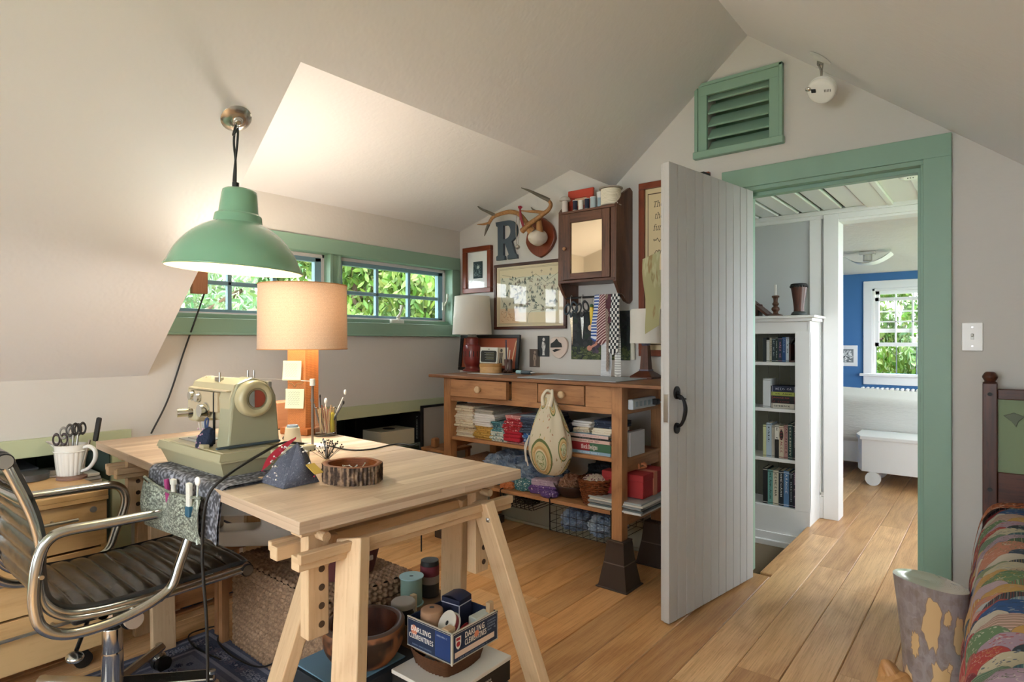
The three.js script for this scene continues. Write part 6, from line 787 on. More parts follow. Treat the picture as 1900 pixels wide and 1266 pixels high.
// ------------------------------------------------------------ rug and things under the table
{
  T.rug = canvasTex(1024, 1024, (c, W) => { c.fillStyle = '#626a7c'; c.fillRect(0, 0, W, W); seed(61); for (const [a, col] of [[20, '#9a9ca6'], [34, '#525a6c'], [100, '#9a97a0'], [112, '#666c7c'], [130, '#80838f']]) { c.fillStyle = col; c.fillRect(a, a, W - 2 * a, W - 2 * a); }
    const motif = (x, y, s) => { c.strokeStyle = pick(['#a9a7ac', '#2d3750', '#9aa0b0', '#7a6f78']); c.lineWidth = 4; c.beginPath(); for (let k = 0; k < 8; k++) { const a = k * PI / 4; c.moveTo(x, y); c.quadraticCurveTo(x + Math.cos(a + .6) * s, y + Math.sin(a + .6) * s, x + Math.cos(a) * s, y + Math.sin(a) * s); } c.stroke(); c.fillStyle = pick(['#b3aeb0', '#303a54', '#8c7f84']); c.beginPath(); c.arc(x, y, s * .28, 0, 7); c.fill(); };
    for (let i = 0; i < 26; i++) { const t = 60 + i * 36; for (const [x, y] of [[t, 68], [t, W - 68], [68, t], [W - 68, t]]) motif(x, y, 20); } for (let i = 0; i < 700; i++) motif(rnd(150, W - 150), rnd(150, W - 150), rnd(7, 19)); for (let i = 0; i < 9000; i++) { c.fillStyle = pick(['rgba(200,200,205,.25)', 'rgba(40,48,70,.25)']); c.fillRect(rnd(0, W), rnd(0, W), 3, 2); } });
  const g = bb(-2.58, -1.62, .0005, .006, 2.02, 3.2, .002); { const a = g.attributes.uv, p = g.attributes.position; for (let i = 0; i < a.count; i++) a.setXY(i, (p.getX(i) + 2.58) / 1.18, (p.getZ(i) - 2.02) / 1.18); }
  solo('rug', 'blue grey patterned oriental rug on the floor under the office chair', 'rug', g, mat('#c9cbd6', 1, { map: T.rug }));
}
// woven sea grass trunk
const cellUv = (g, a, b) => { const t = g.attributes.uv; for (let i = 0; i < t.count; i++) t.setXY(i, t.getX(i) * a / 32, t.getY(i) * b / 32); return g; };
const weaveFace = (w, h, nx, ny) => grid(nx * 4, ny * 4, (u, v) => { const a = Math.floor(u * nx), b = Math.floor(v * ny), fu = u * nx - a, fv = v * ny - b, o = (a + b) % 2; const k = o ? Math.sin(PI * fu) * (.55 + .45 * Math.sin(PI * fv)) : Math.sin(PI * fv) * (.55 + .45 * Math.sin(PI * fu)); return V((u - .5) * w, v * h, .011 * k); });
T.grass = dataTex(512, 512, (u, v) => { const a = Math.floor(u * 32), b = Math.floor(v * 32), fu = u * 32 - a, fv = v * 32 - b, s = pn(u * 160, v * 160, 160, 160, 2), h = hash(a, b, 3); return mix3([112, 86, 64], [186, 152, 120], sat(.45 + .25 * (h - .5) + (s - .5) * .6)); });
{
  const t = thing('woven_chest', 'large brown woven sea grass trunk under the table', 'trunk', [-2.06, .001, 1.85], -.03); const W = .67, D = .36, H = .35, gm = mat('#ffffff', .85, { map: T.grass, ...DS });
  const faces = [[W, D / 2, 0, 30], [D, W / 2, PI / 2, 16], [W, D / 2, PI, 30], [D, W / 2, -PI / 2, 16]];
  for (const [w, d, a, n] of faces) part('woven_side', cellUv(weaveFace(w, .29, n, 14), n, 14).translate(0, 0, d).rotateY(a), gm, t);
  for (const [w, d, a, n] of faces) part('woven_lid_side', cellUv(weaveFace(w + .012, .056, n, 3), n, 3).translate(0, .294, d + .006).rotateY(a), gm, t);
  part('woven_lid', cellUv(weaveFace(W + .012, D + .012, 30, 16), 30, 16).rotateX(-PI / 2).translate(0, H, (D + .012) / 2), gm, t); part('core', bb(-W / 2 + .004, W / 2 - .004, 0, H - .002, -D / 2 + .004, D / 2 - .004, 0), mat('#4a382a', .9), t);
}
{
  const t = thing('round_basket', 'dark maroon woven round basket on top of the sea grass trunk', 'basket', [-1.93, .362, 1.845]); const mm = mat('#5c2c2c', .8); const g = grid(140, 26, (u, v) => { const a = u * 2 * PI, r = lerp(.125, .165, v) + .004 * Math.sin(v * 26 * PI) * (Math.sin(a * 35) > 0 ? 1 : -1) * .6; return V(Math.cos(a) * r, v * .155, Math.sin(a) * r); }, true); part('wall', [g, cyl(.124, .124, .01, 0, .006, 0, 40)], mat('#5c2c2c', .8, DS), t); part('rim', prep(new THREE.TorusGeometry(.166, .008, 8, 60)).rotateX(PI / 2).translate(0, .157, 0), mm, t);
  rumpled('fabric_bundle', 'red and black flowered fabric piled in the maroon basket', 'fabric bundle', .28, .1, .27, fab(printTex('#2a2424', ['#a8243a', '#6a7a4a', '#b85a3a', '#1a1616'], 70, 3, 8, 71)), -1.93, .47, 1.845, 21);
}
{ // white sewing machine with a free arm
  const t = thing('white_sewing_machine', 'white modern sewing machine stored under the table behind the chair', 'sewing machine', [-2.4, .385, 1.915], .75); const c = mat('#d3d0c8', .35, { clearcoat: .2 });
  part('body', ext((() => { const s = new THREE.Shape(); s.moveTo(-.19, 0); s.lineTo(.17, 0); s.lineTo(.17, .2); s.lineTo(-.19, .2); s.lineTo(-.19, .14); s.lineTo(-.15, .125); s.lineTo(.0, .125); s.quadraticCurveTo(.035, .12, .035, .09); s.quadraticCurveTo(.035, .06, .0, .055); s.lineTo(-.19, .05); s.closePath(); return s; })(), .11, .006).translate(0, .004, -.055), c, t);
  part('top_panel', bb(-.18, .165, .205, .247, -.052, .064, .006), mat('#2c2c2e', .4), t); part('top_lid', bb(-.19, .172, .247, .262, -.06, .066, .005), c, t); part('end_panel', bb(.17, .181, .01, .24, -.058, .058, .004), mat('#bdbab4', .4), t); part('hand_wheel', cyl(.033, .036, .022, 0, 0, 0, 30).rotateZ(PI / 2).translate(.192, .18, .0), c, t); part('bobbin_door', bb(.09, .12, .07, .11, .061, .064, .001), mat('#c4c1ba', .4), t); part('needle_head', bb(-.185, -.15, .06, .14, -.03, .03, .006), c, t);
  solo('low_stool', 'small plain wooden stool carrying the white sewing machine under the table', 'stool', [bx(.12, .02, .26, -2.49, .376, 1.92, .003), bx(.03, .366, .03, -2.52, .183, 1.82, .002), bx(.03, .366, .03, -2.52, .183, 2.02, .002), bx(.03, .366, .03, -2.44, .183, 2.04, .002)], m.pine);
  seed(77); const cr = thing('wooden_crate', 'low wooden crate of books against the wall beneath the table', 'crate', [-2.93, 0, 1.98]); part('slats', [bb(-.1, .1, 0, .012, -.2, .2, .002), bb(-.1, .1, .02, .3, -.2, -.188, .002), bb(-.1, .1, .02, .3, .188, .2, .002), bb(.09, .1, .03, .12, -.19, .19, .002)], m.pine, cr);
  const cs = ['#2a3048', '#7c2c34', '#d8d4cc', '#1f2430', '#384c6a', '#c9b8a0', '#3a2a3a']; cs.forEach((c2, i) => { const o = thing('book', ['first', 'second', 'third', 'fourth', 'fifth', 'sixth', 'last'][i] + ' upright book from the right in the crate under the table', 'book', [-2.93, .013, 1.82 + i * .048]); part('cover', [bx(.17, .33 + .03 * ((i * 5) % 3), .003, 0, .17 + .015 * ((i * 5) % 3), -.017, .001), bx(.17, .33 + .03 * ((i * 5) % 3), .003, 0, .17 + .015 * ((i * 5) % 3), .017, .001), bx(.003, .33 + .03 * ((i * 5) % 3), .034, .084, .17 + .015 * ((i * 5) % 3), 0, .001)], mat(c2, .6), o); part('pages', bx(.16, .32, .03, -.003, .165, 0, .001), m.paper, o); });
}
// fruit box with ribbons, log bowl and the boxes that carry them
T.clemR = canvasTex(512, 224, (c, W, H) => { c.fillStyle = '#1b2b48'; c.fillRect(0, 0, W, H); c.strokeStyle = '#c9c6b8'; c.lineWidth = 5; c.strokeRect(3, 3, W - 6, H - 6); c.fillStyle = '#e9e4d8'; c.font = 'bold 52px sans-serif'; c.save(); c.transform(1, 0, 0, 1.25, 0, 0); c.fillText('DARLING', 128, 56); c.fillText('CLEMENTINES', 128, 102, 250); c.restore(); c.fillStyle = '#d98a6a'; c.beginPath(); c.arc(262, 84, 26, 0, 7); c.fill(); c.fillStyle = '#e3cdbc'; c.fillRect(20, 146, W - 60, 44); seed(89); for (const y of [28, 52, 76, 100]) scrib(c, 392, y, 100, 13, '#9fb0c4', 2); scrib(c, 60, 200, 330, 11, '#8fa2b8', 1.6); c.fillStyle = '#e9e6e0'; c.beginPath(); c.moveTo(28, 30); c.lineTo(88, 30); c.lineTo(88, 84); c.quadraticCurveTo(84, 118, 58, 130); c.quadraticCurveTo(32, 118, 28, 84); c.fill(); c.fillStyle = '#a83038'; c.font = 'bold 26px serif'; c.beginPath(); c.arc(58, 88, 20, 0, 7); c.fill(); c.fillRect(36, 38, 44, 22); });
T.clemL = canvasTex(512, 224, (c, W, H) => { c.fillStyle = '#1b2b48'; c.fillRect(0, 0, W, H); c.fillStyle = '#23407a'; c.fillRect(330, 10, 170, 200); c.strokeStyle = '#c9c6b8'; c.lineWidth = 4; c.strokeRect(3, 3, W - 6, H - 6); c.fillStyle = '#d98a6a'; c.beginPath(); c.arc(80, 80, 40, 0, 7); c.fill(); c.fillStyle = '#e9e4d8'; c.font = 'bold 56px sans-serif'; c.fillText('DARLING', 40, 90, 270); c.fillText('CLEMENTINES', 20, 150, 290); seed(90); scrib(c, 350, 36, 120, 12, '#c9d2dc', 2); scrib(c, 60, 190, 230, 12, '#8fa2b8', 1.6); });
{
  const B = .302, t = thing('fruit_box', 'dark blue cardboard clementine box full of ribbon spools', 'box', [-1.297, B, 1.885]); const w = .19, d = .2, h = .086, e = mat('#cfc9b8', .8), nb = mat('#1d2c48', .75);
  const wall = (nm, x0, x1, z0, z1) => part(nm, bb(x0, x1, 0, h, z0, z1, .001), nb, t);
  wall('side', -w / 2, w / 2, d / 2 - .004, d / 2); wall('side', -w / 2, w / 2, -d / 2, -d / 2 + .004); wall('side', w / 2 - .004, w / 2, -d / 2, d / 2); wall('side', -w / 2, -w / 2 + .004, -d / 2, d / 2); part('bottom', bb(-w / 2, w / 2, 0, .003, -d / 2, d / 2, 0), e, t);
  part('corner_edge', [bb(w / 2 - .004, w / 2 + .0012, -.002, h + .002, d / 2 - .003, d / 2 + .0012, .0005)], e, t); part('rim_edge', [bb(-w / 2, w / 2, h, h + .002, d / 2 - .005, d / 2, 0), bb(w / 2 - .005, w / 2, h, h + .002, -d / 2, d / 2, 0)], e, t);
  part('label', prep(new THREE.PlaneGeometry(d - .006, h - .004)).rotateY(PI / 2).translate(w / 2 + .0008, h / 2, 0), mat('#ffffff', .7, { map: T.clemR }), t); part('label', prep(new THREE.PlaneGeometry(w - .006, h - .004)).translate(0, h / 2, d / 2 + .0008), mat('#ffffff', .7, { map: T.clemL }), t);
  const inY = B + .004;
  const spool = (l, p, r, h2, body, fl, rot) => { const o = thing('ribbon_spool', l, 'ribbon spool', p); if (rot) o.rotation.set(...rot); part('ribbon', cyl(r * .88, r * .88, h2 - .006, 0, h2 / 2, 0, 36), mat(body, .6), o); const s = new THREE.Shape().absarc(0, 0, r, 0, 2 * PI); s.holes.push(new THREE.Path().absarc(0, 0, r * .2, 0, 2 * PI, true)); for (const y of [0, h2 - .003]) part('flange', ext(s.clone(), .003).rotateX(-PI / 2).translate(0, y, 0), mat(fl, .6), o); part('hub', cyl(r * .2, r * .2, h2 - .004, 0, h2 / 2, 0, 20), m.dark, o); return o; };
  spool('white flanged ribbon spool tilted toward the camera in the fruit box', [-1.262, B + .075, 1.925], .036, .022, '#8c2a34', '#ddd8ca', [.85, .55, .2]);
  const tw = thing('twine_spool', 'tan twine spool upright in the fruit box', 'twine spool', [-1.342, inY, 1.93]); part('twine', lathe(lp([[0, 0], [.034, 0], [.035, .02], [.034, .085], [.03, .1], [.008, .104]], 50).map(([r, y], i) => [r + .0006 * (i % 2), y]), 40), mat('#a98263', .9), tw); part('hole', cyl(.0075, .0075, .003, 0, .103, 0, 16), m.dark, tw);
  const sb = thing('small_box', 'small navy printed carton standing at the back of the fruit box', 'carton', [-1.325, inY, 1.84], .1); part('carton', bx(.07, .115, .062, 0, .058, 0, .001), mat('#1c2440', .6), sb); part('edge_trim', [bx(.072, .003, .064, 0, .1, 0, .0005), bx(.003, .1, .003, .035, .05, .031, .0005)], mat('#b9bcc8', .6), sb); part('lid_flap', grid(8, 6, (u, v) => V((u - .5) * .07, .116 + .008 * Math.sin(u * PI), (v - .5) * .062)), mat('#202a4c', .5, DS), sb);
  solo('white_box', 'pale green white plastic box standing at the right back of the fruit box', 'box', bx(.035, .08, .07, -1.235, inY + .04, 1.83, .004), mat('#c4cdc4', .5)); spool('red ribbon spool lying beside the pale box in the fruit box', [-1.245, inY + .03, 1.875], .026, .02, '#9c2430', '#a83038', [.3, 0, 1.2]);
  solo('wood_block', 'small raw wooden block at the front corner of the fruit box', 'wooden block', bx(.026, .055, .03, -1.235, inY + .06, 1.965, .002), m.beechP); solo('wood_block', 'slim wooden offcut at the far right end of the fruit box', 'wooden block', bx(.016, .11, .02, -1.222, inY + .055, 1.80, .002), m.beechP);
  // what stands behind it
  solo('cardboard_box', 'brown cardboard box hidden behind the log bowl carrying the spools', 'box', bb(-1.705, -1.535, .001, .268, 1.58, 1.89, .003), mat('#7a624a', .9));
  spool('large teal ribbon spool with a pale blue top behind the log bowl', [-1.655, .27, 1.735], .044, .1, '#7f9a8c', '#a9d0d6');
  const can = thing('tall_canister', 'tall dark canister with a red and grey band behind the teal spool', 'canister', [-1.66, .27, 1.64]); part('body', lathe(lp([[0, 0], [.034, 0], [.035, .01], [.035, .06], [.035, .1], [.033, .125], [.03, .13], [0, .13]], 50), 36), mat('#2a2a28', .6), can); part('red_band', cyl(.0357, .0357, .036, 0, .095, 0, 36), mat('#6a2630', .7), can); part('grey_band', cyl(.0356, .0356, .028, 0, .062, 0, 36), mat('#8a7e74', .7), can);
  const tin = thing('round_tin', 'black and white patterned round tin between the bowl and the teal spool', 'tin', [-1.572, .27, 1.845]); T.tin = printTex('#24262a', ['#d8d4cc', '#b9b4ac', '#3a3c40'], 46, 3, 8, 81); part('tin', lathe([[0, 0], [.038, 0], [.04, .004], [.04, .056], [.038, .06]], 40), mat('#ffffff', .5, { map: rep(T.tin, 4, 1) }), tin); part('lid', lathe([[.04, .05], [.0412, .052], [.0412, .066], [.036, .071], [0, .072]], 40), mat('#b9b4aa', .5), tin);
  solo('cream_block', 'cream wooden spool end sticking up behind the log bowl', 'wooden block', bx(.02, .06, .02, -1.60, .3, 1.775, .003), mat('#d8cbb0', .6));
}
{ // log bowl
  const t = thing('log_bowl', 'large rustic bark sided wooden bowl of tools under the table', 'bowl', [-1.52, .238, 2.045]); T.logb = dataTex(512, 128, (u, v) => { const n = pn(u * 18, v * 2, 18, 2, 2), s = pn(u * 40, v * 8, 40, 8, 5), d = sat((n + (s - .5) * .5 - .5) * 6) * sat((v - .25) * 6) * sat((.9 - v) * 8); return mix3([146, 94, 58], [42, 28, 20], d); });
  const pr = lp([[0, 0], [.07, .002], [.1, .022], [.122, .065], [.124, .1], [.118, .118]], 40); part('bowl_side', grid(120, 30, (u, v) => { const a = u * 2 * PI, [r, y] = pr[Math.round(v * (pr.length - 1))], k = 1 + .02 * Math.sin(a * 4 + 1) + .012 * noise(a * 5, v * 4); return V(Math.cos(a) * r * k, y, Math.sin(a) * r * k); }), mat('#ffffff', .45, { map: T.logb, ...DS }), t);
  part('bowl_rim', grid(90, 6, (u, v) => { const a = u * 2 * PI, r = lerp(.122, .1, v) * (1 + .02 * Math.sin(a * 4 + 1)); return V(Math.cos(a) * r, .117 + .005 * Math.sin(v * PI), Math.sin(a) * r); }), mat('#5c4a42', .4, DS), t); part('hollow', lathe(lp([[0, .022], [.05, .024], [.085, .045], [.1, .117]], 24), 60), mat('#7a5434', .5, { map: T.pine, ...DS }), t);
  seed(41); for (let i = 0; i < 7; i++) solo('needle', 'thin metal needle standing among others in the log bowl', 'needle', rod(V(-1.565 + rnd(-.02, .02), .27, 2.07 + rnd(-.02, .02)), V(-1.56 + rnd(-.04, .05), .44 + rnd(0, .03), 2.04 + rnd(-.04, .04)), .0022, 8), m.steel, 'needles in the log bowl');
  const wt = thing('wooden_tool', 'turned pale wooden tool lying in the log bowl', 'wooden tool', [-1.5, .285, 2.04]); part('handle', taper([V(-.06, 0, .02), V(-.03, .006, .01), V(.02, .004, 0), V(.05, .008, -.01)], [.012, .009, .011, .008], 16), m.beechP, wt); part('ball', sph(.018, -.07, .004, .022, 1, 1, 1, 16), mat('#8a7a6c', .6), wt);
  solo('storage_box', 'dark blue grey storage box under the log bowl', 'box', [bb(-1.68, -1.42, .001, .232, 1.905, 2.2, .003)], mat('#23282e', .7)); solo('blue_folder', 'pale blue folder lying on the dark box beneath the log bowl', 'folder', bb(-1.675, -1.44, .233, .2375, 1.95, 2.19, .001), mat('#6f93a8', .6));
  // stack under the fruit box
  const k = (l, nm, x0, x1, y0, y1, z0, z1, c, r = .002) => solo(nm, l, nm.replace('_', ' '), bb(x0, x1, y0, y1, z0, z1, r), mat(c, .6));
  k('large blue photo album at the bottom of the stack under the fruit box', 'album', -1.41, -1.165, .007, .05, 1.76, 2.06, '#39557a'); k('pale album pages block above the blue album', 'album', -1.4, -1.17, .051, .1, 1.77, 2.04, '#c9c6bc');
  k('dark grey binder box in the middle of the stack under the fruit box', 'binder_box', -1.405, -1.17, .101, .175, 1.77, 2.05, '#3c4046');
  const bx2 = thing('black_box', 'flat black box with a pale lid and a white lettered side label', 'box', [-1.285, .176, 1.91]); part('box', bb(-.11, .112, 0, .062, -.15, .13, .002), mat('#1b1714', .6), bx2); part('lid', bb(-.112, .115, .062, .074, -.152, .132, .002), mat('#d5d0c4', .6), bx2); T.bl = canvasTex(128, 48, (c, W, H) => { c.fillStyle = '#1b1714'; c.fillRect(0, 0, W, H); seed(92); scrib(c, 8, 6, 112, 12, '#e8e4da', 2); c.fillStyle = '#e8e4da'; c.fillRect(4, 24, 120, 20); scrib(c, 10, 28, 106, 11, '#1b1714', 1.6); }); part('label', prep(new THREE.PlaneGeometry(.07, .026)).rotateY(PI / 2).translate(.1132, .034, -.03), mat('#ffffff', .7, { map: T.bl }), bx2);
  const cor = thing('corrugated_tray', 'shallow woven brown tray right under the fruit box', 'tray', [-1.3, .251, 1.9]); part('tray', grid(80, 6, (u, v) => { const a = u * 2 * PI, c = Math.cos(a), s = Math.sin(a), q = 1 / Math.max(Math.abs(c), Math.abs(s)) ** .55; return V(c * q * lerp(.075, .088, v), v * .05, s * q * lerp(.085, .1, v) + .0025 * Math.sin(u * 240)); }), mat('#9c7a54', .8, { map: T.grass, ...DS }), cor); part('tray_floor', bx(.14, .006, .16, 0, .046, 0, .001), mat('#8a6a48', .8), cor);
}
// ------------------------------------------------------------ in the eaves shelf right of the table
{
  const Y = .521;
  const t = thing('tissue_box', 'cream cardboard box with an oval slot in the eaves shelf', 'box', [-3.21, Y, .56], -.02); part('box', bb(-.1, .1, 0, .105, -.14, .14, .003), mat('#c6c1a8', .7), t); part('slot', ext(new THREE.Shape().absellipse(0, 0, .05, .035, 0, 2 * PI), .001).rotateX(-PI / 2).translate(0, .1055, 0), m.dark, t);
  T.cb = canvasTex(256, 256, (c, W) => { c.fillStyle = '#17181a'; c.fillRect(0, 0, W, W); c.fillStyle = '#c9c9c2'; seed(93); const v = (x, w, h) => { c.save(); c.translate(x + h, 24); c.rotate(PI / 2); scrib(c, 0, 0, w, h, '#c9c9c2', 3.5); c.restore(); }; v(26, 200, 22); v(112, 210, 22); v(196, 120, 16); });
  const bk = (l, z, w, u0, c) => { const o = thing('book', l, 'book', [-3.125, Y, z]); const g = bx(.004, .2, w, .0, .1, 0, .001); const a = g.attributes.uv, p = g.attributes.position; for (let i = 0; i < a.count; i++) a.setXY(i, u0 + (.5 - p.getZ(i) / w) * .3, p.getY(i) / .2); part('spine', g, mat('#ffffff', .6, { map: T.cb }), o); part('cover', [bx(.16, .2, .003, -.08, .1, -w / 2 + .0015, .001), bx(.16, .2, .003, -.08, .1, w / 2 - .0015, .001)], m.black, o); part('pages', bx(.15, .19, w - .006, -.078, .1, 0, 0), m.paper, o); };
  bk('black lettered book nearest the cream box in the eaves shelf', .385, .034, .0, 0); bk('second black lettered book in the eaves shelf', .348, .034, .33, 0); bk('slim dark book third from the cream box in the eaves shelf', .318, .02, .66, 0);
  solo('pale_book', 'pale upright book just left of the leaning board in the eaves shelf', 'book', bx(.16, .21, .014, -3.2, Y + .105, .298, .001), m.paper);
  solo('dark_case', 'black case behind the cream box in the eaves shelf', 'case', bx(.12, .19, .24, -3.45, Y + .095, .58, .004), m.dark); solo('white_label_box', 'black printed box behind the books in the eaves shelf', 'box', bx(.1, .2, .12, -3.5, Y + .1, .36, .003), m.black);
  const f = thing('leaning_board', 'black edged framed board leaning against the wall beside the bench', 'framed board', [-3.02, .24, .23], PI / 2); part('frame', [bb(-.22, -.205, 0, .545, 0, .02, .002), bb(.205, .22, 0, .545, 0, .02, .002), bb(-.22, .22, .53, .545, 0, .02, .002), bb(-.22, .22, 0, .015, 0, .02, .002)], m.black, f); part('board', bb(-.206, .206, .014, .531, .002, .012, 0), mat('#b5b0a6', .5), f);
  const s = thing('low_bench', 'small low pine stool beside the left leg of the bench', 'stool', [-2.86, 0, .36]); part('top', bb(-.11, .11, .5, .52, -.13, .13, .004), m.pine, s); for (const [x, z] of [[-.09, -.11], [.09, -.11], [-.09, .11], [.09, .11]]) part('leg', bx(.026, .5, .026, x, .25, z, .002), m.pine, s); solo('spool_rack', 'round ended wooden spool block on the low pine stool', 'wooden block', [bb(-2.9, -2.86, .521, .585, .42, .47, .012)], m.pine); const cu = thing('blue_cup', 'small blue grey glass cup on the low pine stool', 'cup', [-2.82, .521, .36]); part('cup', lathe([[0, 0], [.03, 0], [.036, .05], [.034, .05], [.028, .006], [0, .006]], 28), mat('#8fa6b4', .2), cu);
}
// ------------------------------------------------------------ hall bookcase
{
  const t = thing('bookcase', 'white built in bookcase in the hall beyond the doorway', 'bookcase', [0, 0, 0]); const x0 = -2.2, x1 = -.966, zf = -1.1, zb = HZ + .002, W = m.white;
  part('carcass', [bb(x1 - .02, x1, -.168, 1.35, zb, zf, .002), bb(x0, x1 - .012, -.166, .098, zb, zf - .0, .002), bb(x0, x1 - .012, 1.27, 1.349, zb, zf, .002), bb(x0, x1 - .02, .09, 1.3, zb, zb + .012, 0)], W, t); part('stile', bb(-1.058, x1, .09, 1.28, zf - .02, zf + .002, .002), W, t);
  part('crown', [bb(x0, x1 + .02, 1.35, 1.372, zb, zf + .025, .004, 'x'), bb(x0, x1 + .04, 1.372, 1.39, zb, zf + .05, .006, 'x')], W, t); part('plinth', [bb(x0, x1 + .006, -.17, -.08, zf - .01, zf + .012, .003, 'x'), bb(x0, x1 + .012, -.168, -.13, zf, zf + .03, .006, 'x')], W, t);
  const ys = [1.076, .76, .42, .098]; for (const y of ys.slice(0, 3)) part('shelf', bb(x0, -1.04, y - .022, y, zb + .01, zf - .012, .002, 'x'), W, t);
  for (let i = 0; i < 12; i++) part('back_board', bb(-1.9 + i * .075, -1.9 + i * .075 + .073, .1, 1.28, zb + .011, zb + .018, .002), mat('#7c7d70', .7), t);
  // spine atlas: 4 rows of up to 10
  const rows = [
    [['#1a2226', '#3a4a50', ''], ['#c9cac6', '#3a3a3a', ''], ['#d8d4c2', '#4a4640', '~'], ['#23333a', '#9ab0b4', '~'], ['#1f2f2a', '#d8dcd4', '~'], ['#22364a', '#c88aa8', '~'], ['#1f4a86', '#8fb0d8', '~'], ['#c9d8e4', '#1f2a3a', '~']],
    [['#cfd4d6', '#5a6064', ''], ['#d5cfc2', '#1c1c1c', 'SPHINX'], ['#1d1a20', '#8a3a3a', '~'], ['#22262a', '#b04a44', '~'], ['#a8b45a', '#3a3a1c', '~'], ['#1c2440', '#c9c9d8', '~']],
    [['#c9cfa0', '#4a4a38', ''], ['#a9bccb', '#2f3a4a', 'FALL'], ['#bdb9ae', '#5a5a54', ''], ['#e0ddd4', '#1c1c1c', '~'], ['#d4c7b2', '#8a2a3a', '~'], ['#b98f8c', '#5a2a2c', '~'], ['#1f4444', '#d8d8c8', 'CELEBRITY'], ['#26242a', '#b9b0a8', '~']],
    [['#16181c', '#d8d8d0', ''], ['#6aa39c', '#1f3a3a', '~'], ['#ccc9b4', '#3a3a34', '~'], ['#1f2a36', '#dfe0dc', '~'], ['#5a86b8', '#e0e8f0', '~'], ['#1c2430', '#b9c9d0', '~'], ['#2a1f34', '#c99ab4', '~']]];
  T.spines = canvasTex(1024, 1024, (c) => { rows.forEach((r, i) => r.forEach(([b, f, s], j) => { const x = j * 102, y = i * 256; c.fillStyle = b; c.fillRect(x, y, 102, 256); c.fillStyle = f; c.fillRect(x, y + 10, 102, 4); c.fillRect(x, y + 240, 102, 4); if (j === 3 && i === 2) { c.fillStyle = '#17181a'; c.fillRect(x, y + 110, 102, 146); } if (j === 4 && i === 2) { c.fillStyle = '#1c1c1e'; c.beginPath(); c.arc(x + 51, y + 70, 40, 0, 7); c.fill(); } c.fillStyle = f; c.save(); c.translate(x + 34, y + 24); c.rotate(PI / 2); c.font = 'bold 44px serif'; if (s === '~') { scrib(c, 0, -34, 150 + (j * 37) % 50, 34, f, 5); } else if (s) c.fillText(s, 0, 0, 205); c.restore(); })); });
  const sm = mat('#ffffff', .6, { map: T.spines }); const nth = ['leftmost', 'second', 'third', 'fourth', 'fifth', 'sixth', 'seventh', 'eighth'], rn = ['top', 'second', 'third', 'bottom'], cn = (h) => { const [r, g, b] = [1, 3, 5].map((i) => parseInt(h.slice(i, i + 2), 16)), l = (r + g + b) / 3, sp = Math.max(r, g, b) - Math.min(r, g, b); const tone = l < 60 ? 'dark' : l > 185 ? 'pale' : 'mid toned'; return tone + (sp < 26 ? ' grey' : b > r && b >= g ? ' blue' : g >= r && g > b ? ' green' : r > b && g > b * 1.1 ? ' tan' : ' red'); };
  const upright = (i, j, x, y, w, h, zo = 0) => { const [b, , s] = rows[i][j]; const o = thing('book', `${cn(b)} upright book, ${nth[j]} in view on the ${rn[i]} hall shelf`, 'book', [x, y, zf - .03 - zo]); const g = bx(w, h, .004, w / 2, h / 2, -.002, .001), a = g.attributes.uv, p = g.attributes.position; for (let k = 0; k < a.count; k++) a.setXY(k, (j * 102 + p.getX(k) / w * 100) / 1024, 1 - (i * 256 + (1 - p.getY(k) / h) * 254) / 1024); part('spine', g, sm, o); const cm = mat(b, .6); part('cover', [bx(.003, h, .14, .0015, h / 2, -.072, .0005), bx(.003, h, .14, w - .0015, h / 2, -.072, .0005)], cm, o); part('pages', bx(w - .006, h - .006, .13, w / 2, h / 2 - .001, -.072, 0), m.paper, o); return x + w + .0006; };
  let x = -1.272; const ws0 = [.022, .018, .016, .024, .014, .028, .022, .02], hs0 = [.165, .15, .165, .16, .172, .165, .17, .17]; ws0.forEach((w, j) => { x = upright(0, j, x, 1.077, w, hs0[j], j === 2 ? .01 : .002 * (j % 3)); });
  const nf = thing('wooden_shrine', 'dark brown wooden house shaped frame at the right of the top hall shelf', 'frame', [-1.092, 1.077, zf - .06]); part('side', [bb(-.012, .0, 0, .12, -.07, .03, .002), bb(-.012, .062, 0, .012, -.07, .03, .002)], m.walnut, nf); part('gable', bar(V(-.01, .12, 0), V(.02, .16, 0), .012, .06, .002), m.dark, nf); part('clock', bx(.03, .06, .02, .04, .04, -.03, .003), m.dark, nf);
  upright(1, 0, -1.272, .761, .05, .2, .0); { let y = .761; const hs = [.034, .024, .026, .026, .04]; for (let j = 1; j <= 5; j++) { const [b, , s] = rows[1][j], h = hs[j - 1], w = .155; const o = thing('book', `${cn(b)} book lying flat, ${['lowest', 'second lowest', 'middle', 'second highest', 'topmost'][j - 1]} of the pile on the second hall shelf`, 'book', [-1.217, y, zf - .03]); const g = bx(w, h, .004, w / 2, h / 2, -.002, .001), a = g.attributes.uv, p = g.attributes.position; for (let k = 0; k < a.count; k++) a.setXY(k, (j * 102 + p.getY(k) / h * 100) / 1024, 1 - (256 + p.getX(k) / w * 254) / 1024); part('spine', g, sm, o); part('cover', [bx(w, .003, .14, w / 2, .0015, -.072, .0005), bx(w, .003, .14, w / 2, h - .0015, -.072, .0005)], mat(b, .6), o); part('pages', bx(w - .006, h - .006, .13, w / 2, h / 2, -.072, 0), m.paper, o); y += h + .0006; } }
  x = -1.272; [.02, .034, .022, .026, .03, .026, .03, .027].forEach((w, j) => { x = upright(2, j, x, .421, w, [.22, .235, .22, .225, .22, .228, .24, .236][j], .003 * (j % 3)); }); x = -1.272; [.03, .034, .036, .032, .034, .024, .022].forEach((w, j) => { x = upright(3, j, x, .099, w, [.245, .235, .235, .238, .24, .235, .24][j], .003 * (j % 2)); });
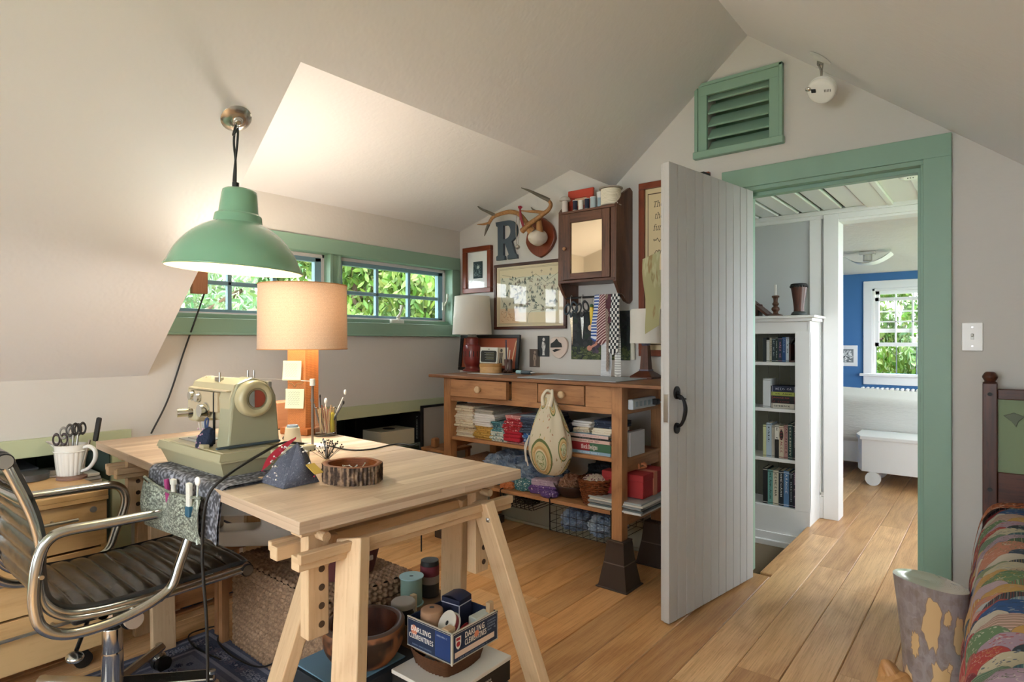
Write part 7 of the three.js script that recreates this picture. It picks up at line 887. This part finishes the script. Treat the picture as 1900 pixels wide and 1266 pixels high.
  const cs = thing('candlestick', 'dark turned wooden candlestick with a white candle on the bookcase', 'candlestick', [-1.2, 1.39, -1.17]); part('stick', lathe(lp([[0, 0], [.045, 0], [.045, .008], [.02, .018], [.016, .03], [.026, .045], [.024, .06], [.014, .07], [.022, .085], [.014, .1], [.016, .125], [.024, .132], [.022, .142], [.01, .144]], 70), 30), m.darkWood, cs); part('candle', cyl(.009, .009, .075, 0, .18, 0, 16), m.whiteGloss, cs);
  const vs = thing('carved_vase', 'brown flared carved wooden vase with a dark rim on the bookcase', 'vase', [-1.048, 1.39, -1.16]); part('vase', lathe(lp([[0, 0], [.03, .02], [.032, .05], [.036, .09], [.044, .15], [.05, .19], [.046, .2]], 50), 34), m.walnut, vs); part('base', lathe([[0, 0], [.048, 0], [.05, .008], [.044, .022], [.03, .03]], 30), mat('#3a4040', .5), vs); part('rim', [lathe([[.045, .19], [.052, .196], [.053, .21], [.045, .216], [.04, .2]], 34), ...Array.from({ length: 18 }, (_, i) => sph(.0065, Math.cos(i / 18 * 2 * PI) * .052, .195, Math.sin(i / 18 * 2 * PI) * .052, 1, 1.2, 1, 8))], m.dark, vs);
  solo('wooden_roof', 'slanted dark wooden board leaning at the left on the bookcase top', 'wooden board', [bar(V(-1.4, 1.53, -1.2), V(-1.245, 1.398, -1.2), .016, .16, .002), bx(.05, .09, .1, -1.34, 1.436, -1.22, .003)], m.walnut);
}
// ------------------------------------------------------------ bedroom
{
  const b = thing('white_bed', 'large bed under a plain white cover in the blue bedroom', 'bed', [0, 0, 0]); const wm = mat('#d8d5cd', .95, { bumpMap: rep(T.plaster, 1, 1), bumpScale: .006, ...DS });
  part('cover', displace(prep(new RoundedBoxGeometry(2.1, .4, 1.2, 30, .07)).translate(-1.05, .475, -3.7), (p) => V(p.x + .008 * noise(p.x * 3, p.y * 8, p.z * 3), p.y + (p.y > .6 ? .07 * sat((-.75 - p.x) * 1.4) + .014 * noise(p.x * 3, 1, p.z * 4) : 0), p.z + .015 * noise(p.x * 5, p.y * 7, 2))), wm, b); part('base', bb(-2.05, -.05, .1, .3, -4.25, -3.12, .01), m.white, b); for (const x of [-1.9, -.2]) for (const z of [-4.2, -3.2]) part('leg', bx(.06, .11, .06, x, .055, z, .004), m.white, b);
  const t = thing('rolling_chest', 'low white chest on round wooden wheels at the foot of the bed', 'chest', [-.55, 0, -2.86]); const s = shapeOf([[-.41, .2], [.41, .2], [.41, -.06], [.36, -.2], [-.36, -.2], [-.41, -.06]].map(([x, z]) => [x, -z])); const s2 = shapeOf([[-.425, .205], [.425, .205], [.425, -.07], [.37, -.215], [-.37, -.215], [-.425, -.07]].map(([x, z]) => [x, -z]));
  const fl = (g) => g.rotateX(-PI / 2); part('chest', fl(ext(shapeOf([[-.41, .2], [.41, .2], [.41, -.06], [.36, -.2], [-.36, -.2], [-.41, -.06]]), .27, .002)).translate(0, .115, 0), m.white, t); part('lid', fl(ext(shapeOf([[-.42, .205], [.42, .205], [.42, -.07], [.37, -.213], [-.37, -.213], [-.42, -.07]]), .022, .004)).translate(0, .388, 0), m.white, t);
  for (const x of [-.28, .28]) { part('axle', rod(V(x, .06, -.2), V(x, .06, .2), .028, 16), m.white, t); for (const z of [-.19, .19]) part('wheel', [cyl(.058, .058, .035, 0, 0, 0, 26).rotateX(PI / 2).translate(x, .058, z), cyl(.018, .018, .045, 0, 0, 0, 16).rotateX(PI / 2).translate(x, .058, z)], m.white, t); }
  const r = thing('radiator', 'white cast iron radiator under the bedroom window', 'radiator', [0, 0, 0]); for (let i = 0; i < 20; i++) { const x = -1.42 + i * .055; part('column', [bb(x, x + .04, .08, .6, BZ + .05, BZ + .085, .015), bb(x, x + .04, .08, .6, BZ + .14, BZ + .175, .015), bb(x, x + .04, .56, .615, BZ + .05, BZ + .175, .015), bb(x, x + .04, .07, .13, BZ + .05, BZ + .175, .015)], m.white, r); } part('manifold', [rod(V(-1.42, .1, BZ + .11), V(-.33, .1, BZ + .11), .02), rod(V(-1.42, .57, BZ + .11), V(-.33, .57, BZ + .11), .02)], m.white, r); for (const x of [-1.4, -.35]) part('foot', bx(.04, .08, .12, x, .04, BZ + .11, .006), m.white, r);
  const p = thing('bedroom_picture', 'small white framed black and white picture on the blue wall', 'picture', [-1.605, .88, BZ + .002]); T.bp = canvasTex(128, 128, (c, W) => { c.fillStyle = '#7d8384'; c.fillRect(0, 0, W, W); seed(91); for (let i = 0; i < 60; i++) { c.fillStyle = pick(['#c9cccb', '#4a5052', '#e2e3e1', '#9aa0a0']); c.beginPath(); c.ellipse(rnd(20, 110), rnd(20, 120), rnd(6, 20), rnd(3, 8), rnd(0, 3), 0, 7); c.fill(); } }); part('frame', bx(.25, .28, .02, 0, .14, .01, .003), mat('#e6e6e4', .6), p); part('print', prep(new THREE.PlaneGeometry(.14, .18)).translate(.01, .14, .0212), mat('#ffffff', .8, { map: T.bp }), p);
  const sd = thing('smoke_alarm', 'flat white round smoke alarm on the hall ceiling', 'smoke alarm', [-.36, 2.118, -.63]); part('body', lathe(lp([[0, -.03], [.045, -.03], [.062, -.022], [.066, -.004], [.066, 0]], 20), 36), m.whiteGloss, sd); for (let i = 0; i < 3; i++) part('vent_slot', bx(.004, .004, .016, -.02 + i * .012, -.03, .01, 0), m.dark, sd);
}
// ------------------------------------------------------------ daybed with the quilt
{
  const b = thing('daybed', 'dark wooden daybed frame with a green headboard panel at the right', 'bed', [0, 0, 0]); const W = m.walnut; const z0 = .05, z1 = .098;
  const post = (x) => part('post', [bb(x - .024, x + .024, .0, 1.05, z0, z1, .004, 'y'), lathe(lp([[0, 1.095], [.014, 1.094], [.022, 1.084], [.026, 1.074], [.022, 1.064], [.018, 1.056], [.024, 1.05], [0, 1.048]], 30), 24).translate(x, 0, (z0 + z1) / 2)], W, b); post(-.03); post(.9);
  part('rail', bb(-.006, .876, .985, 1.027, z0 + .008, z1 - .008, .004, 'x'), W, b); part('rail', bb(-.006, .876, .565, .692, z0 + .008, z1 - .008, .004, 'x'), W, b); T.panel = canvasTex(512, 256, (c, Wd, H) => { c.fillStyle = '#8fa380'; c.fillRect(0, 0, Wd, H); c.strokeStyle = '#3a4038'; c.lineWidth = 3; for (let k = 0; k < 12; k++) { c.beginPath(); c.moveTo(60, 120); c.quadraticCurveTo(70 + k * 3, 60, 34 + k * 7, 50 + (k % 3) * 8); c.stroke(); } });
  part('panel', bb(-.004, .874, .69, .988, z0 + .018, z0 + .028, 0, 'x'), mat('#7f9070', .7), b); for (const y of [.62, 1.005]) part('peg', cyl(.008, .008, .004, 0, 0, 0, 14).rotateX(PI / 2).translate(-.03, y, z1 + .001), m.dark, b);
  part('carving', ext(shapeOf([[-.03, .0], [.0, .012], [.03, .0], [.012, -.018], [.006, -.04], [-.006, -.02]]), .006, .002).translate(.045, .92, z0 + .028), mat('#5c6654', .6), b);
  part('side_board', bb(-.025, -.003, .2, .34, z1, 2.0, .004, 'z'), W, b); part('mattress', bb(.0, .87, .25, .53, z1 + .01, 2.0, .04), m.cloth, b); part('foot_post', [bb(-.054, -.006, 0, .4, 1.98, 2.02, .004, 'y'), bb(.876, .924, 0, .4, 1.98, 2.02, .004, 'y')], W, b);
  T.quilt = canvasTex(2048, 2048, (c, S) => { seed(101); c.fillStyle = '#b9c2c8'; c.fillRect(0, 0, S, S); const pal = ['#2f5c9c', '#b84848', '#cfc9b0', '#6f8f6a', '#c98a72', '#3c4c6a', '#8fa9c4', '#d8d2c6', '#7c2c3c', '#d0a860', '#4a7a86', '#b7a0b8', '#c9b69a', '#55684a', '#d8b0a8', '#34404c'];
    const n = 9, w = S / n, h = w * .42; for (let r = -1; r * h < S + h; r++) for (let i = -1; i <= n; i++) { const x = (i + .5 + (r % 2 ? .5 : 0)) * w, y = r * h + h; const col = pick(pal); c.fillStyle = col; c.beginPath(); c.moveTo(x - w / 2, y + h); c.bezierCurveTo(x - w / 2, y - h * .55, x + w / 2, y - h * .55, x + w / 2, y + h); c.lineTo(x, y + h * 2); c.closePath(); c.fill(); c.save(); c.clip(); const k = Math.floor(rnd(0, 5)), c2 = pick(pal); c.globalAlpha = .65; for (let q = 0; q < 90; q++) { c.fillStyle = c.strokeStyle = q % 3 ? c2 : '#e6e0d4'; const px = x + rnd(-w / 2, w / 2), py = y + rnd(-h * .5, h * 1.6); if (k === 0) { c.beginPath(); c.arc(px, py, rnd(2, 7), 0, 7); c.fill(); } else if (k === 1) c.fillRect(px, py, 14, 4); else if (k === 2) { c.lineWidth = 3; c.beginPath(); c.arc(px, py, rnd(4, 12), 0, 4); c.stroke(); } else if (k === 3 && q < 30) { c.fillRect(x - w / 2, y - h * .4 + q * 9, w, 4); } else if (q < 26) { c.fillRect(x - w / 2 + q * 9, y - h * .5, 3, h * 2.4); } } c.restore(); c.globalAlpha = 1; c.strokeStyle = 'rgba(90,90,100,.5)'; c.lineWidth = 2; c.beginPath(); c.moveTo(x - w / 2, y + h); c.bezierCurveTo(x - w / 2, y - h * .55, x + w / 2, y - h * .55, x + w / 2, y + h); c.stroke(); } }, true);
  const cross = new THREE.CatmullRomCurve3([V(-.06, .14, 0), V(-.082, .24, 0), V(-.074, .38, 0), V(-.05, .49, 0), V(-.01, .55, 0), V(.06, .575, 0), V(.25, .58, 0), V(.5, .58, 0), V(.85, .575, 0)]), LEN = cross.getLength();
  const g = grid(110, 150, (u, v) => { const p = cross.getPointAt(u), z = lerp(.12, 2.06, v); const q = .004 * Math.abs(Math.sin(u * LEN * 30)) + .006 * noise(u * 9, z * 9) + .010 * noise(u * 3, z * 4); return V(p.x - q * (u < .35 ? 1 : .2), p.y + q * (u > .25 ? 1.4 : .2) + (v > .97 ? -.3 * (v - .97) : 0) , z); }, true); { const a = g.attributes.uv; for (let i = 0; i < a.count; i++) { const u = a.getX(i), v = a.getY(i); a.setXY(i, u * LEN * .72, -v * 1.94 * .95); } }
  solo('quilt', 'multicoloured clamshell patchwork quilt covering the daybed', 'quilt', g, mat('#dcd6d0', .95, { map: T.quilt, bumpMap: T.weave, bumpScale: .001, ...DS }));
  solo('pillow', 'pale green pillow against the headboard at the top of the quilt', 'pillow', displace(prep(new RoundedBoxGeometry(.56, .15, .3, 16, .07)), (p) => V(p.x, p.y * (1.25 - 1.6 * Math.abs(p.x) * Math.abs(p.x) * 3) + .006 * noise(p.x * 9, p.z * 9, 4), p.z)).rotateX(-.35).translate(.42, .665, .29), mat('#8d9a74', .95));
  solo('folded_blanket', 'rust and cream patterned blanket folded at the head of the daybed', 'blanket', (() => { const gg = grid(50, 12, (u, v) => { const p = cross.getPointAt(lerp(.1, .9, u)); return V(p.x - .006, p.y + .012 + .006 * Math.sin(u * 30), lerp(.106, .2, v)); }, true); return uvw(gg); })(), fab(printTex('#b0623c', ['#d8c8b0', '#7a3a24', '#c9a088', '#5a3428'], 70, 2, 7, 103), 6));
}
{ // sycamore stump side table
  const t = thing('log_stump', 'smooth mottled sycamore log stump used as a side table', 'side table', [-.185, 0, .86]);
  T.syc = canvasTex(1024, 1024, (c, S) => { c.fillStyle = '#948a8a'; c.fillRect(0, 0, S, S); seed(111); for (let i = 0; i < 1500; i++) { c.fillStyle = pick(['rgba(110,98,98,.25)', 'rgba(150,140,140,.25)', 'rgba(120,100,88,.22)']); c.beginPath(); c.ellipse(rnd(0, S), rnd(0, S), rnd(4, 30), rnd(8, 60), 0, 0, 7); c.fill(); } const patch = (x, y, w, h) => { c.beginPath(); const n = 26, r = Array.from({ length: n }, () => rnd(.75, 1.15)); for (let k = 0; k <= n; k++) { const a = k % n / n * 2 * PI, q = r[k % n]; const X = x + Math.cos(a) * w * q * (1 + .25 * Math.sin(a * 2)), Y = y + Math.sin(a) * h * q; k ? c.lineTo(X, Y) : c.moveTo(X, Y); } c.closePath(); c.fillStyle = pick(['#d3b183', '#c9a878', '#d8b88c', '#bfa07a']); c.fill(); c.strokeStyle = '#8a7058'; c.lineWidth = 3; c.stroke(); };
    for (const [x, y, w, h] of [[120, 300, 30, 130], [250, 250, 46, 190], [230, 720, 60, 220], [60, 700, 40, 240], [345, 420, 26, 90], [170, 520, 14, 34], [420, 760, 40, 150], [540, 300, 50, 160], [650, 650, 60, 200], [760, 260, 40, 150], [880, 500, 50, 220], [970, 200, 30, 90], [820, 850, 40, 100], [170, 180, 18, 60]]) for (const d of [-S, 0, S]) patch(x + d, y, w, h); });
  const body = (u, v) => { const a = u * 2 * PI, y = v * .452, k = 1 + .05 * Math.sin(a * 2 + .6) + .03 * Math.sin(a * 3) + .02 * noise(Math.cos(a) * 2, y * 5, Math.sin(a) * 2), r = .086 + .01 * Math.pow(Math.abs(v - .45) * 2, 2); const lean = .012 + (1 - v) * .024; return V(Math.cos(a) * r * k + lean, y + (v > .9 ? -.022 * (Math.cos(a) * .777 - Math.sin(a) * .63) * (v - .9) * 5 : 0), Math.sin(a) * r * k); };
  part('bark', grid(96, 50, body, true), mat('#ffffff', .4, { map: T.syc, clearcoat: .3, clearcoatRoughness: .3, ...DS }), t);
  T.rings = canvasTex(512, 512, (c, S) => { c.fillStyle = '#cfc4b4'; c.fillRect(0, 0, S, S); for (let i = 40; i > 0; i--) { c.strokeStyle = i % 3 ? '#c2b5a2' : '#b5a690'; c.lineWidth = 2; c.beginPath(); c.ellipse(200, 250, i * 7.4, i * 6.2, .2, 0, 7); c.stroke(); } c.fillStyle = '#8a7c70'; for (const [x, y, w] of [[330, 120, 26], [390, 190, 18], [300, 90, 12]]) { c.beginPath(); c.ellipse(x, y, w, w * .5, .4, 0, 7); c.fill(); } });
  const top = grid(96, 14, (u, v) => { const p = body(u, 1), q = body(u + .5 > 1 ? u - .5 : u + .5, 1); const cx = 0, cy = .452; return V(p.x * (1 - v), lerp(p.y, cy, v) + .0015 * Math.sin(v * PI), p.z * (1 - v)); }); { const a = top.attributes.uv, p = top.attributes.position; for (let i = 0; i < a.count; i++) a.setXY(i, .5 + p.getX(i) * 3.6, .5 - p.getZ(i) * 3.6); } part('cut_top', top, mat('#ffffff', .12, { map: T.rings, clearcoat: 1, clearcoatRoughness: .06, ...DS }), t);
  part('branch_knot', displace(sph(.045, 0, 0, 0, 1, 1.7, .8, 32), (p) => { const k = 1 + .45 * noise(p.x * 26, p.y * 16, p.z * 26) - (p.y > .03 ? .25 : 0); return V(p.x * k, p.y, p.z * k); }).rotateZ(.5).translate(-.072, .12, .062), mat('#e0bc90', .5, { map: T.beechPlain }), t);
}
{ // hanging smoke detector
  const t = thing('hanging_detector', 'white round smoke detector hanging on a stem from the right roof slope', 'smoke detector', [-.622, 2.345, .222]); const n = V(-.6247, -.7809, 0), q = new THREE.Quaternion().setFromUnitVectors(V(0, -1, 0), n);
  part('canopy', lathe(lp([[0, -.016], [.02, -.014], [.034, -.006], [.05, -.002], [.05, 0], [0, 0]], 20), 36).applyQuaternion(q).translate(-.004, .147, .003), mat('#d4d4d0', .3), t); part('stem', [tube([V(-.004, .142, .003), V(-.01, .12, .0), V(-.002, .09, 0), V(0, .045, 0)], .0045, 30), tube([V(.002, .142, .003), V(.006, .12, .002), V(.004, .09, .004), V(.001, .045, 0)], .003, 30), cyl(.012, .012, .02, -.006, .128, .002, 14)], mat('#a8a8a2', .25, { metalness: .8 }), t);
  const tilt = new THREE.Quaternion().setFromUnitVectors(V(0, -1, 0), V(-.18, -.72, .67).normalize()); part('body', lathe(lp([[0, -.014], [.044, -.0135], [.056, -.009], [.06, -.001], [.06, .014], [.055, .02], [0, .021]], 40), 48).applyQuaternion(tilt), m.whiteGloss, t); part('ring', prep(new THREE.TorusGeometry(.0598, .002, 8, 48)).rotateX(PI / 2).translate(0, .008, 0).applyQuaternion(tilt), m.white, t); for (let i = 0; i < 5; i++) part('vent_slot', bx(.002, .003, .012, .018 + i * .006, -.0135, .006, 0).applyQuaternion(tilt), m.dark, t); part('test_button', bx(.02, .008, .018, -.028, -.0135, .01, .003).applyQuaternion(tilt), m.dark, t); part('lens', [sph(.011, -.05, -.012, .02, 1.3, .9, 1, 14).applyQuaternion(tilt)], m.chrome, t);
}
// ------------------------------------------------------------ outdoors
{
  const gy = -4.2; solo('lawn', 'green lawn far below outside the windows', 'lawn', prep(new THREE.PlaneGeometry(70, 70, 1, 1)).rotateX(-PI / 2).translate(-10, gy, -6), mat('#5f7f3c', 1)).userData.kind = 'stuff';
  const leafG = (() => { const s = new THREE.Shape(); s.moveTo(0, -.5); s.quadraticCurveTo(.34, -.1, 0, .5); s.quadraticCurveTo(-.34, -.1, 0, -.5); const g = new THREE.ShapeGeometry(s, 3); return displace(g, (p) => V(p.x, p.y, .12 * Math.abs(p.x))); })();
  const lm = ['#5f7c2c', '#4a6428', '#7f953c', '#74906a'].map((c) => mat(c, .6, { transmission: .3, thickness: 0, ...DS }));
  const tree = (label, x, z, top, r, n, size, k, sd, low = -1.5) => { seed(sd); const t = thing('tree', label, 'tree', [x, gy, z], 0); part('trunk', [taper([V(0, 0, 0), V(.1, (top - gy) * .4, .05), V(-.05, (top - gy) * .7, 0), V(.05, top - gy - .4, .1)], [.2, .16, .1, .04], 16), ...Array.from({ length: 7 }, (_, i) => { const a = i * 2.4, y = lerp(low - gy, top - gy - .8, i / 7); return taper([V(.02, y, .02), V(Math.cos(a) * r * .4, y + .3, Math.sin(a) * r * .4), V(Math.cos(a) * r * .8, y + .5, Math.sin(a) * r * .8)], [.07, .045, .02], 8, 6); })], mat('#5c4a3a', .9), t);
    const im = new THREE.InstancedMesh(leafG, lm[k], n), M = new THREE.Matrix4(), q = new THREE.Quaternion(), c = new THREE.Color(); const cl = Array.from({ length: 90 }, () => { const a = rnd(0, 6.28), rr = r * Math.sqrt(rnd()), y = rnd(low, top) - gy, f = 1 - Math.pow(Math.abs((y + gy - (low + top) / 2) / ((top - low) / 2)), 2.4); return [V(Math.cos(a) * rr * f, y, Math.sin(a) * rr * f), rnd(.3, .75)]; });
    for (let i = 0; i < n; i++) { const [p, cr] = pick(cl), a = rnd(0, 6.28), b = Math.acos(rnd(-1, 1)), rr = cr * Math.pow(rnd(), .4); q.setFromEuler(new THREE.Euler(rnd(-1.2, 1.2), rnd(0, 6.28), rnd(-1, 1))); const s = size * rnd(.6, 1.3); M.compose(V(p.x + Math.cos(a) * Math.sin(b) * rr, p.y + Math.cos(b) * rr * .8, p.z + Math.sin(a) * Math.sin(b) * rr), q, V(s, s, s)); im.setMatrixAt(i, M); im.setColorAt(i, c.setRGB(rnd(.7, 1.25), rnd(.8, 1.2), rnd(.6, 1))); }
    im.name = 'foliage'; im.userData.kind = 'stuff'; t.add(im); };
  tree('bright green tree filling the right sash of the dormer window', -8.2, -5.4, 4.4, 1.8, 30000, .19, 2, 201); tree('green tree behind the mullion of the dormer window', -8.6, -3.2, 4.2, 1.4, 22000, .18, 0, 202); tree('pale leaved tree at the left end of the dormer window', -5.2, 1.15, 2.3, .75, 14000, .075, 3, 203, .2); tree('dark tree behind the others outside the dormer window', -13, -6.5, 6, 2.8, 22000, .26, 1, 204); tree('second dark tree further left beyond the dormer window', -13, 0, 6.5, 2.8, 22000, .26, 0, 205); tree('far tree at the right beyond the dormer window', -9.6, -8.0, 5, 2.2, 14000, .22, 0, 206); tree('tall tree far left beyond the neighbouring roof', -11.6, 4.6, 6, 2.6, 16000, .24, 1, 207);
  tree('leafy tree seen through the upper half of the bedroom window', -3.0, -12.5, 4.6, 2.4, 20000, .2, 0, 208); tree('bluish green shrubby tree beyond the bedroom window', .6, -12, 4.4, 2.2, 20000, .2, 3, 209); tree('dark tree behind the shrubs beyond the bedroom window', -1.2, -16.5, 7, 3.6, 24000, .3, 0, 210);
  const h = thing('neighbour_house', 'grey shingled house with white roof edge seen through the left sash', 'house', [0, 0, 0]); part('gable_wall', ext(shapeOf([[-3.8, gy], [1.4, gy], [1.4, 1.17], [-1.2, 2.64], [-3.8, 1.17]]), .2).rotateY(PI / 2).translate(-7.0, 0, 0).translate(0, 0, 0), mat('#8f9a92', .9), h); part('rake_board', bar(V(-6.76, 2.7, 1.24), V(-6.76, 1.05, -1.66), .06, .16, .006), m.white, h); part('rake_board', bar(V(-6.76, 2.7, 1.16), V(-6.76, 1.05, 4.06), .06, .16, .006), m.white, h); part('roof', [bar(V(-7.8, 2.78, 1.2), V(-7.8, 1.1, -1.75), 2.0, .07, .004), bar(V(-7.8, 2.78, 1.2), V(-7.8, 1.1, 4.15), 2.0, .07, .004)], mat('#7c8480', .9), h);
  const ch = thing('brick_chimney', 'pinkish brick chimney at the left edge of the bedroom window view', 'chimney', [-2.55, gy, -9.2]); T.brick = canvasTex(256, 512, (c, W, H) => { c.fillStyle = '#b9aea4'; c.fillRect(0, 0, W, H); seed(121); for (let j = 0; j < 32; j++) for (let i = -1; i < 4; i++) { c.fillStyle = pick(['#a8806c', '#b58c78', '#9a7262', '#c09a86']); c.fillRect(i * 64 + (j % 2) * 32 + 2, j * 16 + 2, 60, 12); } }, true); part('stack', bx(.8, 9, .6, 0, 4.5, 0, .005), mat('#ffffff', .9, { map: T.brick }), ch); part('cap', bx(.92, .12, .72, 0, 9.06, 0, .01), mat('#9a9088', .9), ch);
}
scene.traverse((o) => { if (o.isMesh || o.isInstancedMesh) { o.castShadow = true; o.receiveShadow = true; } });
renderer.render(scene, camera);
